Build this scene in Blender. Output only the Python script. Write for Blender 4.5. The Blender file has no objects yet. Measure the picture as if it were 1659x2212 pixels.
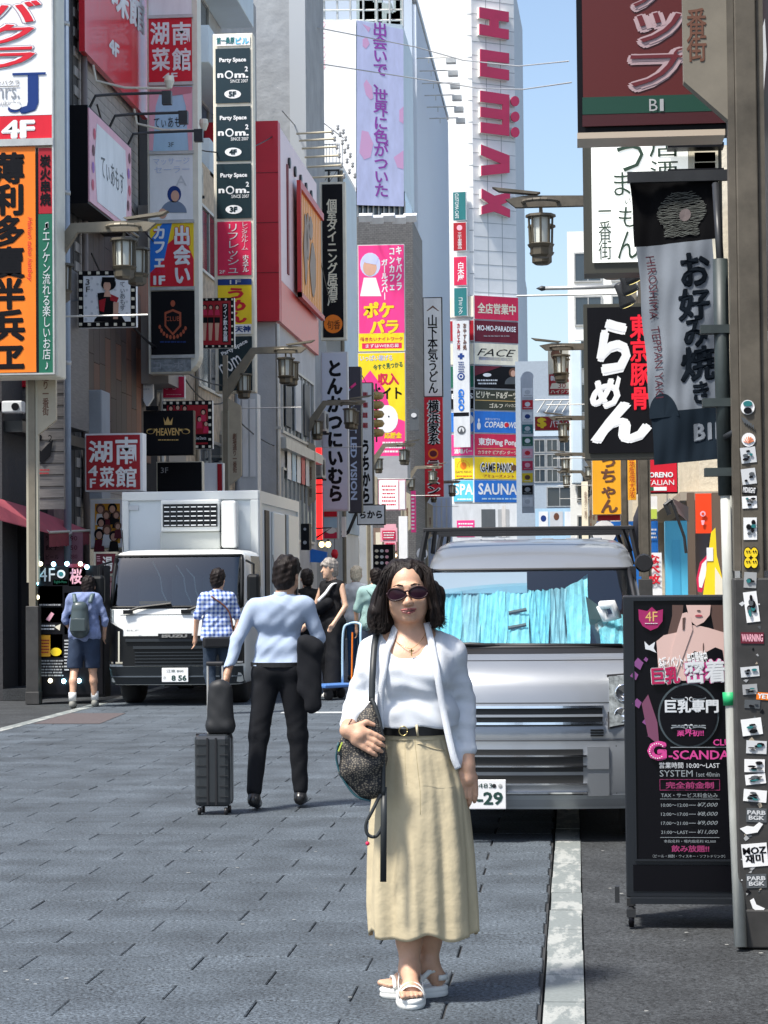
import bpy, math, random
import numpy as np
from mathutils import Vector, Matrix
R = math.radians
random.seed(7)
scn = bpy.context.scene
COL = scn.collection

# ------------------------------------------------------------------ camera
FPX, CX, CY = 4731.0, 829.5, 1106.0          # focal length and centre in picture units (1659 x 2212)
CAM = Vector((0, 0, 1.52))
PITCH, YAW, ROLL = math.atan((1256-CY)/FPX), math.atan((1235-CX)/FPX), R(0.55)
cd = bpy.data.cameras.new('camera'); cam = bpy.data.objects.new('camera', cd); COL.objects.link(cam)
cd.sensor_fit = 'VERTICAL'; cd.sensor_height = 36; cd.lens = 36*FPX/2212.0
cd.clip_end = 3000; cd.clip_start = .1
CM = Matrix.Rotation(YAW, 4, 'Z') @ Matrix.Rotation(R(90)+PITCH, 4, 'X') @ Matrix.Rotation(-ROLL, 4, 'Z')
cam.matrix_world = Matrix.Translation(CAM) @ CM
scn.camera = cam
cd.dof.use_dof = False

# ------------------------------------------------------------------ sky and sun
SUN_AZ, SUN_EL = R(42), R(60)      # from the left (-X) turned towards the camera side (-Y)
sdir = Vector((-math.cos(SUN_AZ)*math.cos(SUN_EL), -math.sin(SUN_AZ)*math.cos(SUN_EL), math.sin(SUN_EL)))
w = bpy.data.worlds.new('World'); scn.world = w; w.use_nodes = True
nt = w.node_tree; bg = nt.nodes['Background']
sky = nt.nodes.new('ShaderNodeTexSky'); sky.sky_type = 'NISHITA'; sky.sun_disc = False
sky.sun_elevation = SUN_EL; sky.sun_rotation = math.atan2(sdir.x, sdir.y)
sky.air_density = 1.0; sky.dust_density = 2.0; sky.ozone_density = 0.7
nt.links.new(sky.outputs[0], bg.inputs[0]); bg.inputs[1].default_value = 0.13
sd = bpy.data.lights.new('sun', 'SUN'); sd.energy = 4.0; sd.angle = R(7); sd.color = (1, .95, .87)
so = bpy.data.objects.new('sun', sd); COL.objects.link(so)
so.rotation_euler = (-sdir).to_track_quat('-Z', 'Y').to_euler()
scn.view_settings.view_transform = 'Standard'; scn.view_settings.look = 'None'
scn.view_settings.exposure = 0.78; scn.view_settings.gamma = 1
scn.view_settings.use_curve_mapping = False
scn.cycles.max_bounces = 6; scn.cycles.diffuse_bounces = 3; scn.cycles.glossy_bounces = 3
scn.cycles.transmission_bounces = 4; scn.cycles.transparent_max_bounces = 8
scn.cycles.use_denoising = True

# ------------------------------------------------------------------ picture <-> place
def ray(u, v):
    d = CM.to_3x3() @ Vector(((u-CX)/FPX, -(v-CY)/FPX, -1)); return d
def at(u, v, Y):
    d = ray(u, v); return CAM + d*(Y/d.y)
def onx(u, v, X):
    d = ray(u, v); return CAM + d*(X/d.x)
def ong(u, v, z=0):
    d = ray(u, v); return CAM + d*((z-CAM.z)/d.z)
def zat(v, Y, u=1000): return at(u, v, Y).z
def xat(u, Y, v=1256): return at(u, v, Y).x

# ------------------------------------------------------------------ materials
MC = {}
def mat(key, col=None, rough=.55, metal=0., var=0., vs=6., bump=0., bs=40., spec=.5, emit=0., coat=0., stretch=None):
    if key in MC: return MC[key]
    m = bpy.data.materials.new(key); m.use_nodes = True; MC[key] = m
    n = m.node_tree; p = n.nodes['Principled BSDF']; L = n.links.new
    c = (*col, 1)
    p.inputs['Base Color'].default_value = c; p.inputs['Roughness'].default_value = rough
    p.inputs['Metallic'].default_value = metal; p.inputs['Specular IOR Level'].default_value = spec
    if coat: p.inputs['Coat Weight'].default_value = coat; p.inputs['Coat Roughness'].default_value = .06
    if emit: p.inputs['Emission Color'].default_value = c; p.inputs['Emission Strength'].default_value = emit
    if var or bump:
        tc = n.nodes.new('ShaderNodeTexCoord'); src = tc.outputs['Object']
        if stretch:
            mp = n.nodes.new('ShaderNodeMapping'); mp.inputs['Scale'].default_value = stretch
            L(src, mp.inputs[0]); src = mp.outputs[0]
    if var:
        t = n.nodes.new('ShaderNodeTexNoise'); t.inputs['Scale'].default_value = vs
        t.inputs['Detail'].default_value = 7; t.inputs['Roughness'].default_value = .65; L(src, t.inputs['Vector'])
        mr = n.nodes.new('ShaderNodeMapRange'); mr.inputs[1].default_value = .3; mr.inputs[2].default_value = .7
        mr.inputs[3].default_value = 1-var; mr.inputs[4].default_value = 1+var; L(t.outputs[0], mr.inputs[0])
        mx = n.nodes.new('ShaderNodeMix'); mx.data_type = 'RGBA'; mx.blend_type = 'MULTIPLY'
        mx.inputs[0].default_value = 1; mx.inputs[6].default_value = c; L(mr.outputs[0], mx.inputs[7])
        L(mx.outputs[2], p.inputs['Base Color'])
        m2 = n.nodes.new('ShaderNodeMapRange'); m2.inputs[3].default_value = min(1, rough*.8); m2.inputs[4].default_value = min(1, rough*1.2)
        L(t.outputs[0], m2.inputs[0]); L(m2.outputs[0], p.inputs['Roughness'])
    if bump:
        t = n.nodes.new('ShaderNodeTexNoise'); t.inputs['Scale'].default_value = bs; t.inputs['Detail'].default_value = 5
        L(src, t.inputs['Vector'])
        b = n.nodes.new('ShaderNodeBump'); b.inputs['Strength'].default_value = bump; b.inputs['Distance'].default_value = .02
        L(t.outputs[0], b.inputs['Height']); L(b.outputs[0], p.inputs['Normal'])
    return m
def col(name):
    C = dict(white=(.8,.81,.82), cream=(.74,.69,.55), red=(.62,.012,.03), dred=(.36,.01,.02), crimson=(.6,.02,.08), black=(.006,.006,.008),
             orange=(.85,.2,.012), amber=(.85,.4,.02), yellow=(.86,.62,.02), green=(.01,.12,.07), navy=(.02,.05,.2), blue=(.02,.17,.6),
             pink=(.86,.05,.25), lpink=(.8,.42,.5), lavender=(.52,.56,.8), grey=(.34,.35,.36), lgrey=(.58,.6,.62), dgrey=(.09,.1,.11),
             beige=(.36,.31,.24), purple=(.3,.07,.4), skin=(.62,.36,.26), brown=(.14,.06,.035), gold=(.65,.42,.14), teal=(.02,.16,.17),
             lblue=(.42,.62,.78), sky=(.1,.5,.75), lime=(.5,.62,.1), gunmetal=(.03,.04,.05), maroon=(.13,.02,.035), paleblue=(.5,.58,.76))
    return C[name]
def P(name):      # sign print / painted sheet in a named colour
    return mat('print_'+name, col(name), .42, var=.12, vs=2.2, stretch=(1,1,.3), spec=.15 if name in ('black','maroon','navy','dgrey') else .35)
ALU = mat('aluminium', (.5,.5,.48), .42, .55, var=.18, vs=4)
DKM = mat('dark_metal', (.03,.032,.035), .45, .3, var=.2, vs=6)
POST = mat('lamp_post_paint', (.2,.175,.13), .5, .2, var=.16, vs=5)
CREAM = mat('cream_edge', (.74,.7,.58), .5, var=.1, vs=3)

# ------------------------------------------------------------------ mesh builder
def newobj(name, me, m, parent=None, smooth=False):
    o = bpy.data.objects.new(name, me); COL.objects.link(o)
    if m is not None:
        for k in (m if isinstance(m, (list, tuple)) else [m]): me.materials.append(k)
    if smooth and len(me.polygons):
        me.polygons.foreach_set('use_smooth', [True]*len(me.polygons))
    if parent is not None: o.parent = parent
    return o
class B:
    def __init__(s): s.v = []; s.f = []
    def add(s, vs, fs):
        k = len(s.v); s.v += [tuple(p) for p in vs]; s.f += [tuple(i+k for i in f) for f in fs]; return s
    def box(s, x0, y0, z0, x1, y1, z1, M=None):
        if x0 > x1: x0, x1 = x1, x0
        if y0 > y1: y0, y1 = y1, y0
        if z0 > z1: z0, z1 = z1, z0
        vs = [Vector(p) for p in ((x0,y0,z0),(x1,y0,z0),(x1,y1,z0),(x0,y1,z0),(x0,y0,z1),(x1,y0,z1),(x1,y1,z1),(x0,y1,z1))]
        if M is not None: vs = [M @ p for p in vs]
        return s.add(vs, [(0,3,2,1),(4,5,6,7),(0,1,5,4),(1,2,6,5),(2,3,7,6),(3,0,4,7)])
    def cbox(s, c, sz, M=None):
        c = Vector(c); h = Vector(sz)/2
        T = Matrix.Translation(c) @ (M.to_4x4() if M is not None else Matrix.Identity(4))
        return s.box(-h.x,-h.y,-h.z,h.x,h.y,h.z,T)
    def prism(s, pts, y0, y1):          # outline in x,z pulled along y
        n = len(pts); k = [(p[0], y0, p[1]) for p in pts]+[(p[0], y1, p[1]) for p in pts]
        a = sum(pts[i][0]*pts[(i+1)%n][1]-pts[(i+1)%n][0]*pts[i][1] for i in range(n))
        F = [tuple(range(n)), tuple(range(2*n-1, n-1, -1))]+[(i, n+i, n+(i+1)%n, (i+1)%n) for i in range(n)]
        if a < 0: F = [f[::-1] for f in F]
        return s.add(k, F)
    def tube(s, pts, r, n=8, caps=True):
        pts = [Vector(p) for p in pts]; m = len(pts)
        rr = list(r) if hasattr(r, '__len__') else [r]*m
        t0 = (pts[1]-pts[0]).normalized(); up = Vector((0,0,1)) if abs(t0.z) < .9 else Vector((1,0,0))
        a = t0.cross(up).normalized(); vs = []; fs = []
        for i in range(m):
            t = (pts[min(i+1,m-1)]-pts[max(i-1,0)]).normalized()
            a = (a-t*a.dot(t)).normalized(); b = t.cross(a)
            for j in range(n):
                q = 2*math.pi*j/n; vs.append(pts[i]+(a*math.cos(q)+b*math.sin(q))*rr[i])
        for i in range(m-1):
            for j in range(n):
                fs.append((i*n+j, i*n+(j+1)%n, (i+1)*n+(j+1)%n, (i+1)*n+j))
        if caps: fs += [tuple(range(n-1,-1,-1)), tuple((m-1)*n+j for j in range(n))]
        return s.add(vs, fs)
    def lathe(s, prof, c=(0,0,0), n=20, axis='z', caps=True):     # profile (r, h)
        vs = []; fs = []; c = Vector(c)
        for r_, h_ in prof:
            for j in range(n):
                q = 2*math.pi*j/n; x, y = r_*math.cos(q), r_*math.sin(q)
                vs.append(c+Vector({'z':(x,y,h_),'x':(h_,x,y),'y':(y,h_,x)}[axis]))
        m = len(prof)
        for i in range(m-1):
            for j in range(n): fs.append((i*n+j, i*n+(j+1)%n, (i+1)*n+(j+1)%n, (i+1)*n+j))
        if caps: fs += [tuple(range(n-1,-1,-1)), tuple((m-1)*n+j for j in range(n))]
        return s.add(vs, fs)
    def grid(s, P_, nu, nv, closed=False):       # P_[i*nv+j]
        fs = []
        for i in range(nu-1):
            for j in range(nv if closed else nv-1):
                fs.append((i*nv+j, i*nv+(j+1)%nv, (i+1)*nv+(j+1)%nv, (i+1)*nv+j))
        return s.add(P_, fs)
    def build(s, name, m, parent=None, smooth=False, w=False, bevel=0.):
        vs = s.v
        if w and parent is not None:
            l = parent.location; vs = [(p[0]-l.x, p[1]-l.y, p[2]-l.z) for p in vs]
        me = bpy.data.meshes.new(name); me.from_pydata(vs, [], s.f); me.update()
        o = newobj(name, me, m, parent, smooth)
        if bevel:
            md = o.modifiers.new('edge', 'BEVEL'); md.width = bevel; md.segments = 2; md.limit_method = 'ANGLE'
        return o
def tag(o, label=None, cat=None, group=None, kind=None):
    if label: o['label'] = label
    if cat: o['category'] = cat
    if group: o['group'] = group
    if kind: o['kind'] = kind
    return o
def thing(name, label, cat, loc=(0,0,0), rz=0, group=None):
    o = bpy.data.objects.new(name, None); COL.objects.link(o)
    o.location = loc; o.rotation_euler = (0, 0, rz); o.empty_display_size = .1
    return tag(o, label, cat, group)
def kids(o): return [c for c in COL.objects if c.parent == o]
def copy_tree(o, loc, rz=None, label=None, _p=None):
    c = o.copy(); COL.objects.link(c)
    if _p is not None: c.parent = _p
    else:
        c.location = loc
        if rz is not None: c.rotation_euler = (0, 0, rz)
        if label: c['label'] = label
    for k in list(o.children): copy_tree(k, None, None, None, c)
    return c

# ------------------------------------------------------------------ lettering
TC = {}
def glyphs(s, vert=False, bold=0., shear=0., fit=True):
    key = (s, vert, bold, shear)
    if key in TC: return TC[key]
    cu = bpy.data.curves.new('t', 'FONT')
    if vert: s2 = '\n'.join(c if c != 'ー' else '｜' for c in s)
    else: s2 = s
    cu.body = s2; cu.align_x = 'CENTER'; cu.space_line = (.9 if bold < .03 else .98) if vert else .9; cu.offset = 0 if bold < .012 else .008; cu.resolution_u = 2
    cu.fill_mode = 'FRONT' if hasattr(cu, 'fill_mode') else cu.fill_mode; cu.dimensions = '2D'; cu.shear = shear
    o = bpy.data.objects.new('t', cu); COL.objects.link(o)
    bpy.context.view_layer.update()
    ev = o.evaluated_get(bpy.context.evaluated_depsgraph_get()); me = ev.to_mesh()
    n = len(me.vertices); V = np.zeros(n*3, 'f'); me.vertices.foreach_get('co', V); V = V.reshape(-1, 3)[:, :2]
    F = [tuple(p.vertices) for p in me.polygons]
    ev.to_mesh_clear(); bpy.data.objects.remove(o); bpy.data.curves.remove(cu)
    if n == 0: V = np.zeros((1, 2)); F = []
    V = np.concatenate([V, np.zeros((len(V), 1))], 1); F0, V0 = list(F), V.copy()
    if bold >= .012:
        nd = 6 if bold < .06 else 10
        for k in range(nd):
            q = 2*math.pi*k/nd; o_ = np.array((bold*.9*math.cos(q), bold*.9*math.sin(q), -(k+1.0))); m_ = len(V)
            V = np.concatenate([V, V0+o_]); F = F+[tuple(i+m_ for i in f) for f in F0]
    lo, hi = V.min(0), V.max(0); V[:, :2] = ((V-lo)/np.maximum(hi-lo, 1e-6))[:, :2]
    TC[key] = (V, F); return TC[key]

# ------------------------------------------------------------------ signs: a flat thing standing at its own place
class Sign:
    def __init__(s, name, label, cat, u, v, Y, ang=0., group=None, X=None, origin=None):
        O = origin if origin is not None else (onx(u, v, X) if X is not None else at(u, v, Y))
        s.O = Vector(O); s.ang = R(ang); s.ex = Vector((math.cos(s.ang), math.sin(s.ang), 0)); s.ny = Vector((-math.sin(s.ang), math.cos(s.ang), 0))
        s.root = thing(name, label, cat, s.O, s.ang, group)
    def ab(s, u, v):
        d = ray(u, v); t = (s.O-CAM).dot(s.ny)/d.dot(s.ny); p = CAM+d*t-s.O
        return p.dot(s.ex), p.z
    def q(s, u0, v0, u1, v1):
        um, vm = (u0+u1)/2, (v0+v1)/2
        return s.ab(u0, vm)[0], s.ab(um, v1)[1], s.ab(u1, vm)[0], s.ab(um, v0)[1]
    def box(s, u0, v0, u1, v1, m, name='cabinet', y0=0., y1=.2, grow=0., parent=None, bevel=0.):
        a0, b0, a1, b1 = s.q(u0, v0, u1, v1)
        return B().box(a0-grow, y0, b0-grow, a1+grow, y1, b1+grow).build(name, m, parent or s.root, bevel=bevel)
    def rect(s, u0, v0, u1, v1, m, name='panel', lay=.012, parent=None, t=.01):
        if isinstance(m, str): m = P(m)
        return s.box(u0, v0, u1, v1, m, name, -lay-t, -lay+.0005*0, parent=parent)
    def frame(s, u0, v0, u1, v1, m, wd=.03, name='frame', y0=-.03, y1=.02, parent=None):
        a0, b0, a1, b1 = s.q(u0, v0, u1, v1); b = B()
        b.box(a0-wd, y0, b0-wd, a0, y1, b1+wd).box(a1, y0, b0-wd, a1+wd, y1, b1+wd)
        b.box(a0, y0, b0-wd, a1, y1, b0).box(a0, y0, b1, a1, y1, b1+wd)
        return b.build(name, m, parent or s.root)
    def poly(s, pts, m, name='print', lay=.024, parent=None, t=.003):
        if isinstance(m, str): m = P(m)
        return B().prism([s.ab(*p) for p in pts], -lay-t, -lay).build(name, m, parent or s.root)
    def disc(s, u, v, ru, rv, m, name='print', lay=.026, parent=None, n=18, a0=0, a1=360):
        pts = [(u+ru*math.cos(R(a0+(a1-a0)*i/n)), v-rv*math.sin(R(a0+(a1-a0)*i/n))) for i in range(n+(a1-a0 < 360))]
        return s.poly(pts, m, name, lay, parent)
    def text(s, t, u0, v0, u1, v1, m, vert=False, bold=0., lay=.03, shear=0., parent=None, name='lettering', rot=0.):
        if isinstance(m, str): m = P(m)
        V, F = glyphs(t, vert, bold, shear); a0, b0, a1, b1 = s.q(u0, v0, u1, v1)
        if rot == 90: V = np.stack([V[:, 1], 1-V[:, 0], V[:, 2]], 1)      # reads downwards
        if rot == -90: V = np.stack([1-V[:, 1], V[:, 0], V[:, 2]], 1)
        X_ = a0+(a1-a0)*V[:, 0]; Z_ = b0+(b1-b0)*V[:, 1]
        if rot not in (0, 90, -90):
            cx, cz, c_, s_ = (a0+a1)/2, (b0+b1)/2, math.cos(R(rot)), math.sin(R(rot))
            X_, Z_ = cx+(X_-cx)*c_-(Z_-cz)*s_, cz+(X_-cx)*s_+(Z_-cz)*c_
        st = .00035*max(1., (s.O-CAM).length/20)
        b = B(); b.v = [(float(x), -lay-st*float(e), float(z)) for x, z, e in zip(X_, Z_, V[:, 2])]; b.f = F
        return b.build(name, m, parent or s.root)
    def qtext(s, t, c, m, vert=False, bold=0., lay=.03, parent=None):     # corners tl,tr,br,bl in picture units
        if isinstance(m, str): m = P(m)
        V, F = glyphs(t, vert, bold); tl, tr, br, bl = [Vector(s.ab(*p)) for p in c]; b = B()
        for x, y, e in V:
            top = tl.lerp(tr, float(x)); bot = bl.lerp(br, float(x)); p = bot.lerp(top, float(y)); b.v.append((p.x, -lay-.0006*float(e), p.y))
        b.f = F; return b.build('lettering', m, parent or s.root)
    def bars(s, u0, v0, u1, v1, n, m, lay=.03, fill=.45, parent=None, seed=1):     # print too small to read
        if isinstance(m, str): m = P(m)
        rd = random.Random(seed); b = B(); h = (v1-v0)/n
        for i in range(n):
            x = u0+rd.random()*(u1-u0)*.06
            while x < u1-2:
                wd = (u1-u0)*rd.uniform(.05, .16); x2 = min(x+wd, u1)
                a0, b0, a1, b1 = s.q(x, v0+h*(i+.5-fill/2), x2, v0+h*(i+.5+fill/2)); b.box(a0, -lay-.002, b0, a1, -lay, b1)
                x = x2+(u1-u0)*rd.uniform(.015, .04)
        return tag(b.build('small_print', m, parent or s.root), kind='stuff')
# ------------------------------------------------------------------ special ground materials
def ground_mat(key, c, speck=.5, objvar=.08, dirt=.25):
    m = bpy.data.materials.new(key); m.use_nodes = True; n = m.node_tree; L = n.links.new; N = n.nodes.new
    p = n.nodes['Principled BSDF']; p.inputs['Roughness'].default_value = .8; p.inputs['Specular IOR Level'].default_value = .35
    g = N('ShaderNodeNewGeometry'); oi = N('ShaderNodeObjectInfo')
    f = N('ShaderNodeTexNoise'); f.inputs['Scale'].default_value = 70; f.inputs['Detail'].default_value = 4; f.inputs['Roughness'].default_value = .8
    k = N('ShaderNodeTexNoise'); k.inputs['Scale'].default_value = 2.3; k.inputs['Detail'].default_value = 6
    v = N('ShaderNodeTexVoronoi'); v.inputs['Scale'].default_value = 55
    for t in (f, k, v): L(g.outputs['Position'], t.inputs['Vector'])
    a = N('ShaderNodeMapRange'); a.inputs[1].default_value = .35; a.inputs[2].default_value = .7; a.inputs[3].default_value = 1-speck; a.inputs[4].default_value = 1+speck*1.1
    L(f.outputs[0], a.inputs[0])
    b = N('ShaderNodeMapRange'); b.inputs[1].default_value = .3; b.inputs[2].default_value = .7; b.inputs[3].default_value = 1-dirt; b.inputs[4].default_value = 1+dirt
    L(k.outputs[0], b.inputs[0])
    o = N('ShaderNodeMapRange'); o.inputs[3].default_value = 1-objvar; o.inputs[4].default_value = 1+objvar; L(oi.outputs['Random'], o.inputs[0])
    m1 = N('ShaderNodeMath'); m1.operation = 'MULTIPLY'; L(a.outputs[0], m1.inputs[0]); L(b.outputs[0], m1.inputs[1])
    m2 = N('ShaderNodeMath'); m2.operation = 'MULTIPLY'; L(m1.outputs[0], m2.inputs[0]); L(o.outputs[0], m2.inputs[1])
    s = N('ShaderNodeMath'); s.operation = 'LESS_THAN'; s.inputs[1].default_value = .14; L(v.outputs[0], s.inputs[0])
    s2 = N('ShaderNodeMath'); s2.operation = 'MULTIPLY_ADD'; s2.inputs[1].default_value = .9; L(s.outputs[0], s2.inputs[0]); L(m2.outputs[0], s2.inputs[2])
    x = N('ShaderNodeMix'); x.data_type = 'RGBA'; x.blend_type = 'MULTIPLY'; x.inputs[0].default_value = 1; x.inputs[6].default_value = (*c, 1)
    L(s2.outputs[0], x.inputs[7]); L(x.outputs[2], p.inputs['Base Color'])
    bp = N('ShaderNodeBump'); bp.inputs['Strength'].default_value = .55; bp.inputs['Distance'].default_value = .004
    L(f.outputs[0], bp.inputs['Height']); L(bp.outputs[0], p.inputs['Normal'])
    return m
PAVER = ground_mat('paver_concrete', (.070,.086,.103), 1.0, .1, .3)
ASPH = ground_mat('asphalt', (.040,.044,.048), .95, 0, .3)
JOINT = mat('joint_dirt', (.032,.034,.037), .9)
def worn_paint():
    m = bpy.data.materials.new('worn_white_paint'); m.use_nodes = True; n = m.node_tree; L = n.links.new; N = n.nodes.new
    p = n.nodes['Principled BSDF']; p.inputs['Roughness'].default_value = .6
    g = N('ShaderNodeNewGeometry'); mp = N('ShaderNodeMapping'); mp.inputs['Scale'].default_value = (9, 2.4, 1); L(g.outputs['Position'], mp.inputs[0])
    t = N('ShaderNodeTexNoise'); t.inputs['Scale'].default_value = 1; t.inputs['Detail'].default_value = 8; t.inputs['Roughness'].default_value = .7; L(mp.outputs[0], t.inputs[0])
    r = N('ShaderNodeMapRange'); r.inputs[1].default_value = .5; r.inputs[2].default_value = .56; L(t.outputs[0], r.inputs[0])
    f = N('ShaderNodeTexNoise'); f.inputs['Scale'].default_value = 60; f.inputs['Detail'].default_value = 4; L(g.outputs['Position'], f.inputs[0])
    x = N('ShaderNodeMix'); x.data_type = 'RGBA'; x.inputs[6].default_value = (.26,.29,.285,1); x.inputs[7].default_value = (.46,.48,.46,1); L(r.outputs[0], x.inputs[0])
    y = N('ShaderNodeMix'); y.data_type = 'RGBA'; y.blend_type = 'MULTIPLY'; y.inputs[0].default_value = .5; L(x.outputs[2], y.inputs[6]); L(f.outputs[0], y.inputs[7])
    L(y.outputs[2], p.inputs['Base Color']); return m
BLOCK = worn_paint()
WLINE = mat('white_line_paint', (.5,.52,.52), .6, var=.3, vs=9)

# ------------------------------------------------------------------ ground, street, kerb blocks
tag(B().box(-400, -120, -.6, 400, 900, -.05).build('ground', ASPH), kind='structure')
road = thing('road', None, None, (0, 0, 0)); tag(road, 'street paved in grey concrete pavers laid in running bond', kind='structure')
B().box(-5.93, -12, -.05, -.13, 170, -.011).build('road_bed', JOINT, road)
def paver_mesh(l, wd):
    b = B(); c = .004; h = .012
    vs = [(0,0,-h),(l,0,-h),(l,wd,-h),(0,wd,-h),(0,0,-c),(l,0,-c),(l,wd,-c),(0,wd,-c),(c,c,0),(l-c,c,0),(l-c,wd-c,0),(c,wd-c,0)]
    b.add(vs, [(0,1,5,4),(1,2,6,5),(2,3,7,6),(3,0,4,7),(4,5,9,8),(5,6,10,9),(6,7,11,10),(7,4,8,11),(8,9,10,11)]); return b
PL, PW = .69, .31
pm = paver_mesh(PL-.005, PW-.0045); pmesh = bpy.data.meshes.new('paver'); pmesh.from_pydata(pm.v, [], pm.f); pmesh.materials.append(PAVER)
cand = []; far = B(); rd = random.Random(3)
for j in range(0, 520):
    Y = 3.0+j*PW; off = (.345 if j % 2 else 0)+rd.uniform(-.008, .008)
    X = -.13-PL+off*-1
    first = True
    if off > .2: 
        pass
    x = -.135-off if off > .2 else -.135
    segs = []
    if off > .2: segs.append((-.135-off+.009, off-.018))
    while x-PL > -5.93:
        segs.append((x-PL+.0045, PL-.005)); x -= PL
    if x > -5.9: segs.append((-5.93, x+5.93-.009))
    for (xx, ln) in segs:
        full = abs(ln-(PL-.005)) < 1e-4
        inview = xx+ln > -.2603*(Y+.3)-.25
        if full and inview and 6.3 < Y < 60 and len(cand) < 299: cand.append((xx, Y))
        elif 2 < Y and (inview or Y < 40):
            q = paver_mesh(ln, PW-.0045); k = len(far.v); far.v += [(p[0]+xx, p[1]+Y, p[2]) for p in q.v]; far.f += [tuple(i+k for i in f) for f in q.f]
for (xx, Y) in cand:
    o = newobj('paver', pmesh, None, road); o.location = (xx, Y, rd.uniform(-.0015, .0012)); o.rotation_euler = (rd.uniform(-.002,.002), rd.uniform(-.002,.002), rd.uniform(-.004,.004))
if not pmesh.materials: pmesh.materials.append(PAVER)
tag(far.build('paver', PAVER, road), kind='stuff')
B().box(-5.93, -12, -.02, -.13, 3.0, -.001).build('road_surface', PAVER, road)
kb = thing('kerb', None, None, (0, 0, 0)); tag(kb, 'line of pale flush kerb blocks with flaking white paint', kind='structure')
q = B(); q.box(-.072, .003, -.04, .072, .547, 0); 
me = bpy.data.meshes.new('kerb_block'); me.from_pydata(q.v, [], q.f); me.materials.append(BLOCK)
for i in range(-8, 110):
    o = newobj('kerb_block', me, None, kb); o.location = (-.048+rd.uniform(-.003,.003), 6.86+i*.5505, .002+rd.uniform(-.002,.002))
for i in range(-8, 100):
    o = newobj('kerb_block', me, None, kb); o.location = (-6.01, 6.86+i*.5505, .002)
tag(B().box(.03, -12, -.05, 8, 170, -.006).build('pavement', ASPH), 'dark asphalt pavement on the sign side', kind='structure')
tag(B().box(-14, -12, -.05, -6.09, 170, -.006).build('pavement', ASPH), 'grey asphalt pavement under the shopfronts', kind='structure')
tag(B().box(-3.4, 25.3, .001, -.2, 25.5, .005).build('road_marking', WLINE), 'worn white line across the street', kind='structure')
p0, p1, p2, p3 = ong(71, 1564), ong(215, 1564), ong(272, 1541), ong(150, 1541)
b = B(); b.add([(p.x, p.y, .004) for p in (p0, p1, p2, p3)], [(0,1,2,3)])
tag(b.build('road_patch', mat('patch_brown', (.085,.07,.072), .85, var=.3, vs=20)), 'brownish patch of asphalt beside the parked truck', kind='structure')
# litter and paint flecks
b = B()
for i in range(45):
    x, y = rd.uniform(.06, .75) if i % 2 else rd.uniform(-2.3, -.15), rd.uniform(6.9, 12.5); s_ = rd.uniform(.004, .014)
    b.add([(x, y, .0065), (x+s_*1.6, y+s_*.3, .0065), (x+s_, y+s_*1.4, .0065), (x-s_*.3, y+s_, .0065)], [(0,1,2,3)])
tag(b.build('litter', mat('fleck', (.34,.34,.32), .8)), 'pale flecks of gum and grit on the ground', kind='stuff')

# ------------------------------------------------------------------ buildings
def wallmat(key, c, **k): return mat(key, c, k.pop('rough', .75), var=k.pop('var', .14), vs=k.pop('vs', 1.2), bump=k.pop('bump', .25), bs=k.pop('bs', 20), **k)
CONC = wallmat('rough_concrete', (.3,.32,.34), bump=1.0, bs=4, var=.2)
DARKW = wallmat('dark_wall', (.035,.035,.038))
TILE = wallmat('beige_tile', (.36,.33,.3), var=.2, vs=3); TJ = mat('tile_joint', (.07,.065,.06), .9)
STONE = wallmat('buff_stone', (.5,.42,.32), var=.35, vs=5, bump=.8, bs=9)
WHITEW = wallmat('white_wall', (.78,.79,.76), var=.06)
PALEB = wallmat('pale_blue_wall', (.55,.66,.74), var=.06)
GREYW = wallmat('grey_wall', (.33,.35,.37))
GLASS = mat('window_glass', (.03,.045,.06), .06, spec=.9)
def building(name, label, x0, x1, y0, y1, h, m, z0=0, cat='building'):
    r = thing(name, label, cat, (x1 if x1 < 0 else x0, y0, 0)); l = r.location
    B().box(x0, y0, z0, x1, y1, h).build('wall', m, r, w=True); return r
def wbox(r, name, m, *a, bevel=0.): return B().box(*a).build(name, m, r, w=True, bevel=bevel)
def window_front(r, x0, z0, x1, z1, Y, fm=ALU, mull=1, trans=0, fw=.06):
    """a window in a wall that faces the camera"""
    f = B(); f.box(x0, Y-.05, z0, x1, Y+.02, z0+fw).box(x0, Y-.05, z1-fw, x1, Y+.02, z1).box(x0, Y-.05, z0+fw, x0+fw, Y+.02, z1-fw).box(x1-fw, Y-.05, z0+fw, x1, Y+.02, z1-fw)
    for i in range(1, mull+1): xx = x0+(x1-x0)*i/(mull+1); f.box(xx-fw/3, Y-.04, z0+fw, xx+fw/3, Y+.02, z1-fw)
    for i in range(1, trans+1): zz = z0+(z1-z0)*i/(trans+1); f.box(x0+fw, Y-.035, zz-fw/3, x1-fw, Y+.02, zz+fw/3)
    o = f.build('window', fm, r, w=True); l = r.location
    g = B().box(x0+fw, Y-.012, z0+fw, x1-fw, Y-.004, z1-fw); g.v = [(p[0]-l.x, p[1]-l.y, p[2]-l.z) for p in g.v]; g.build('pane', GLASS, o)
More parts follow.
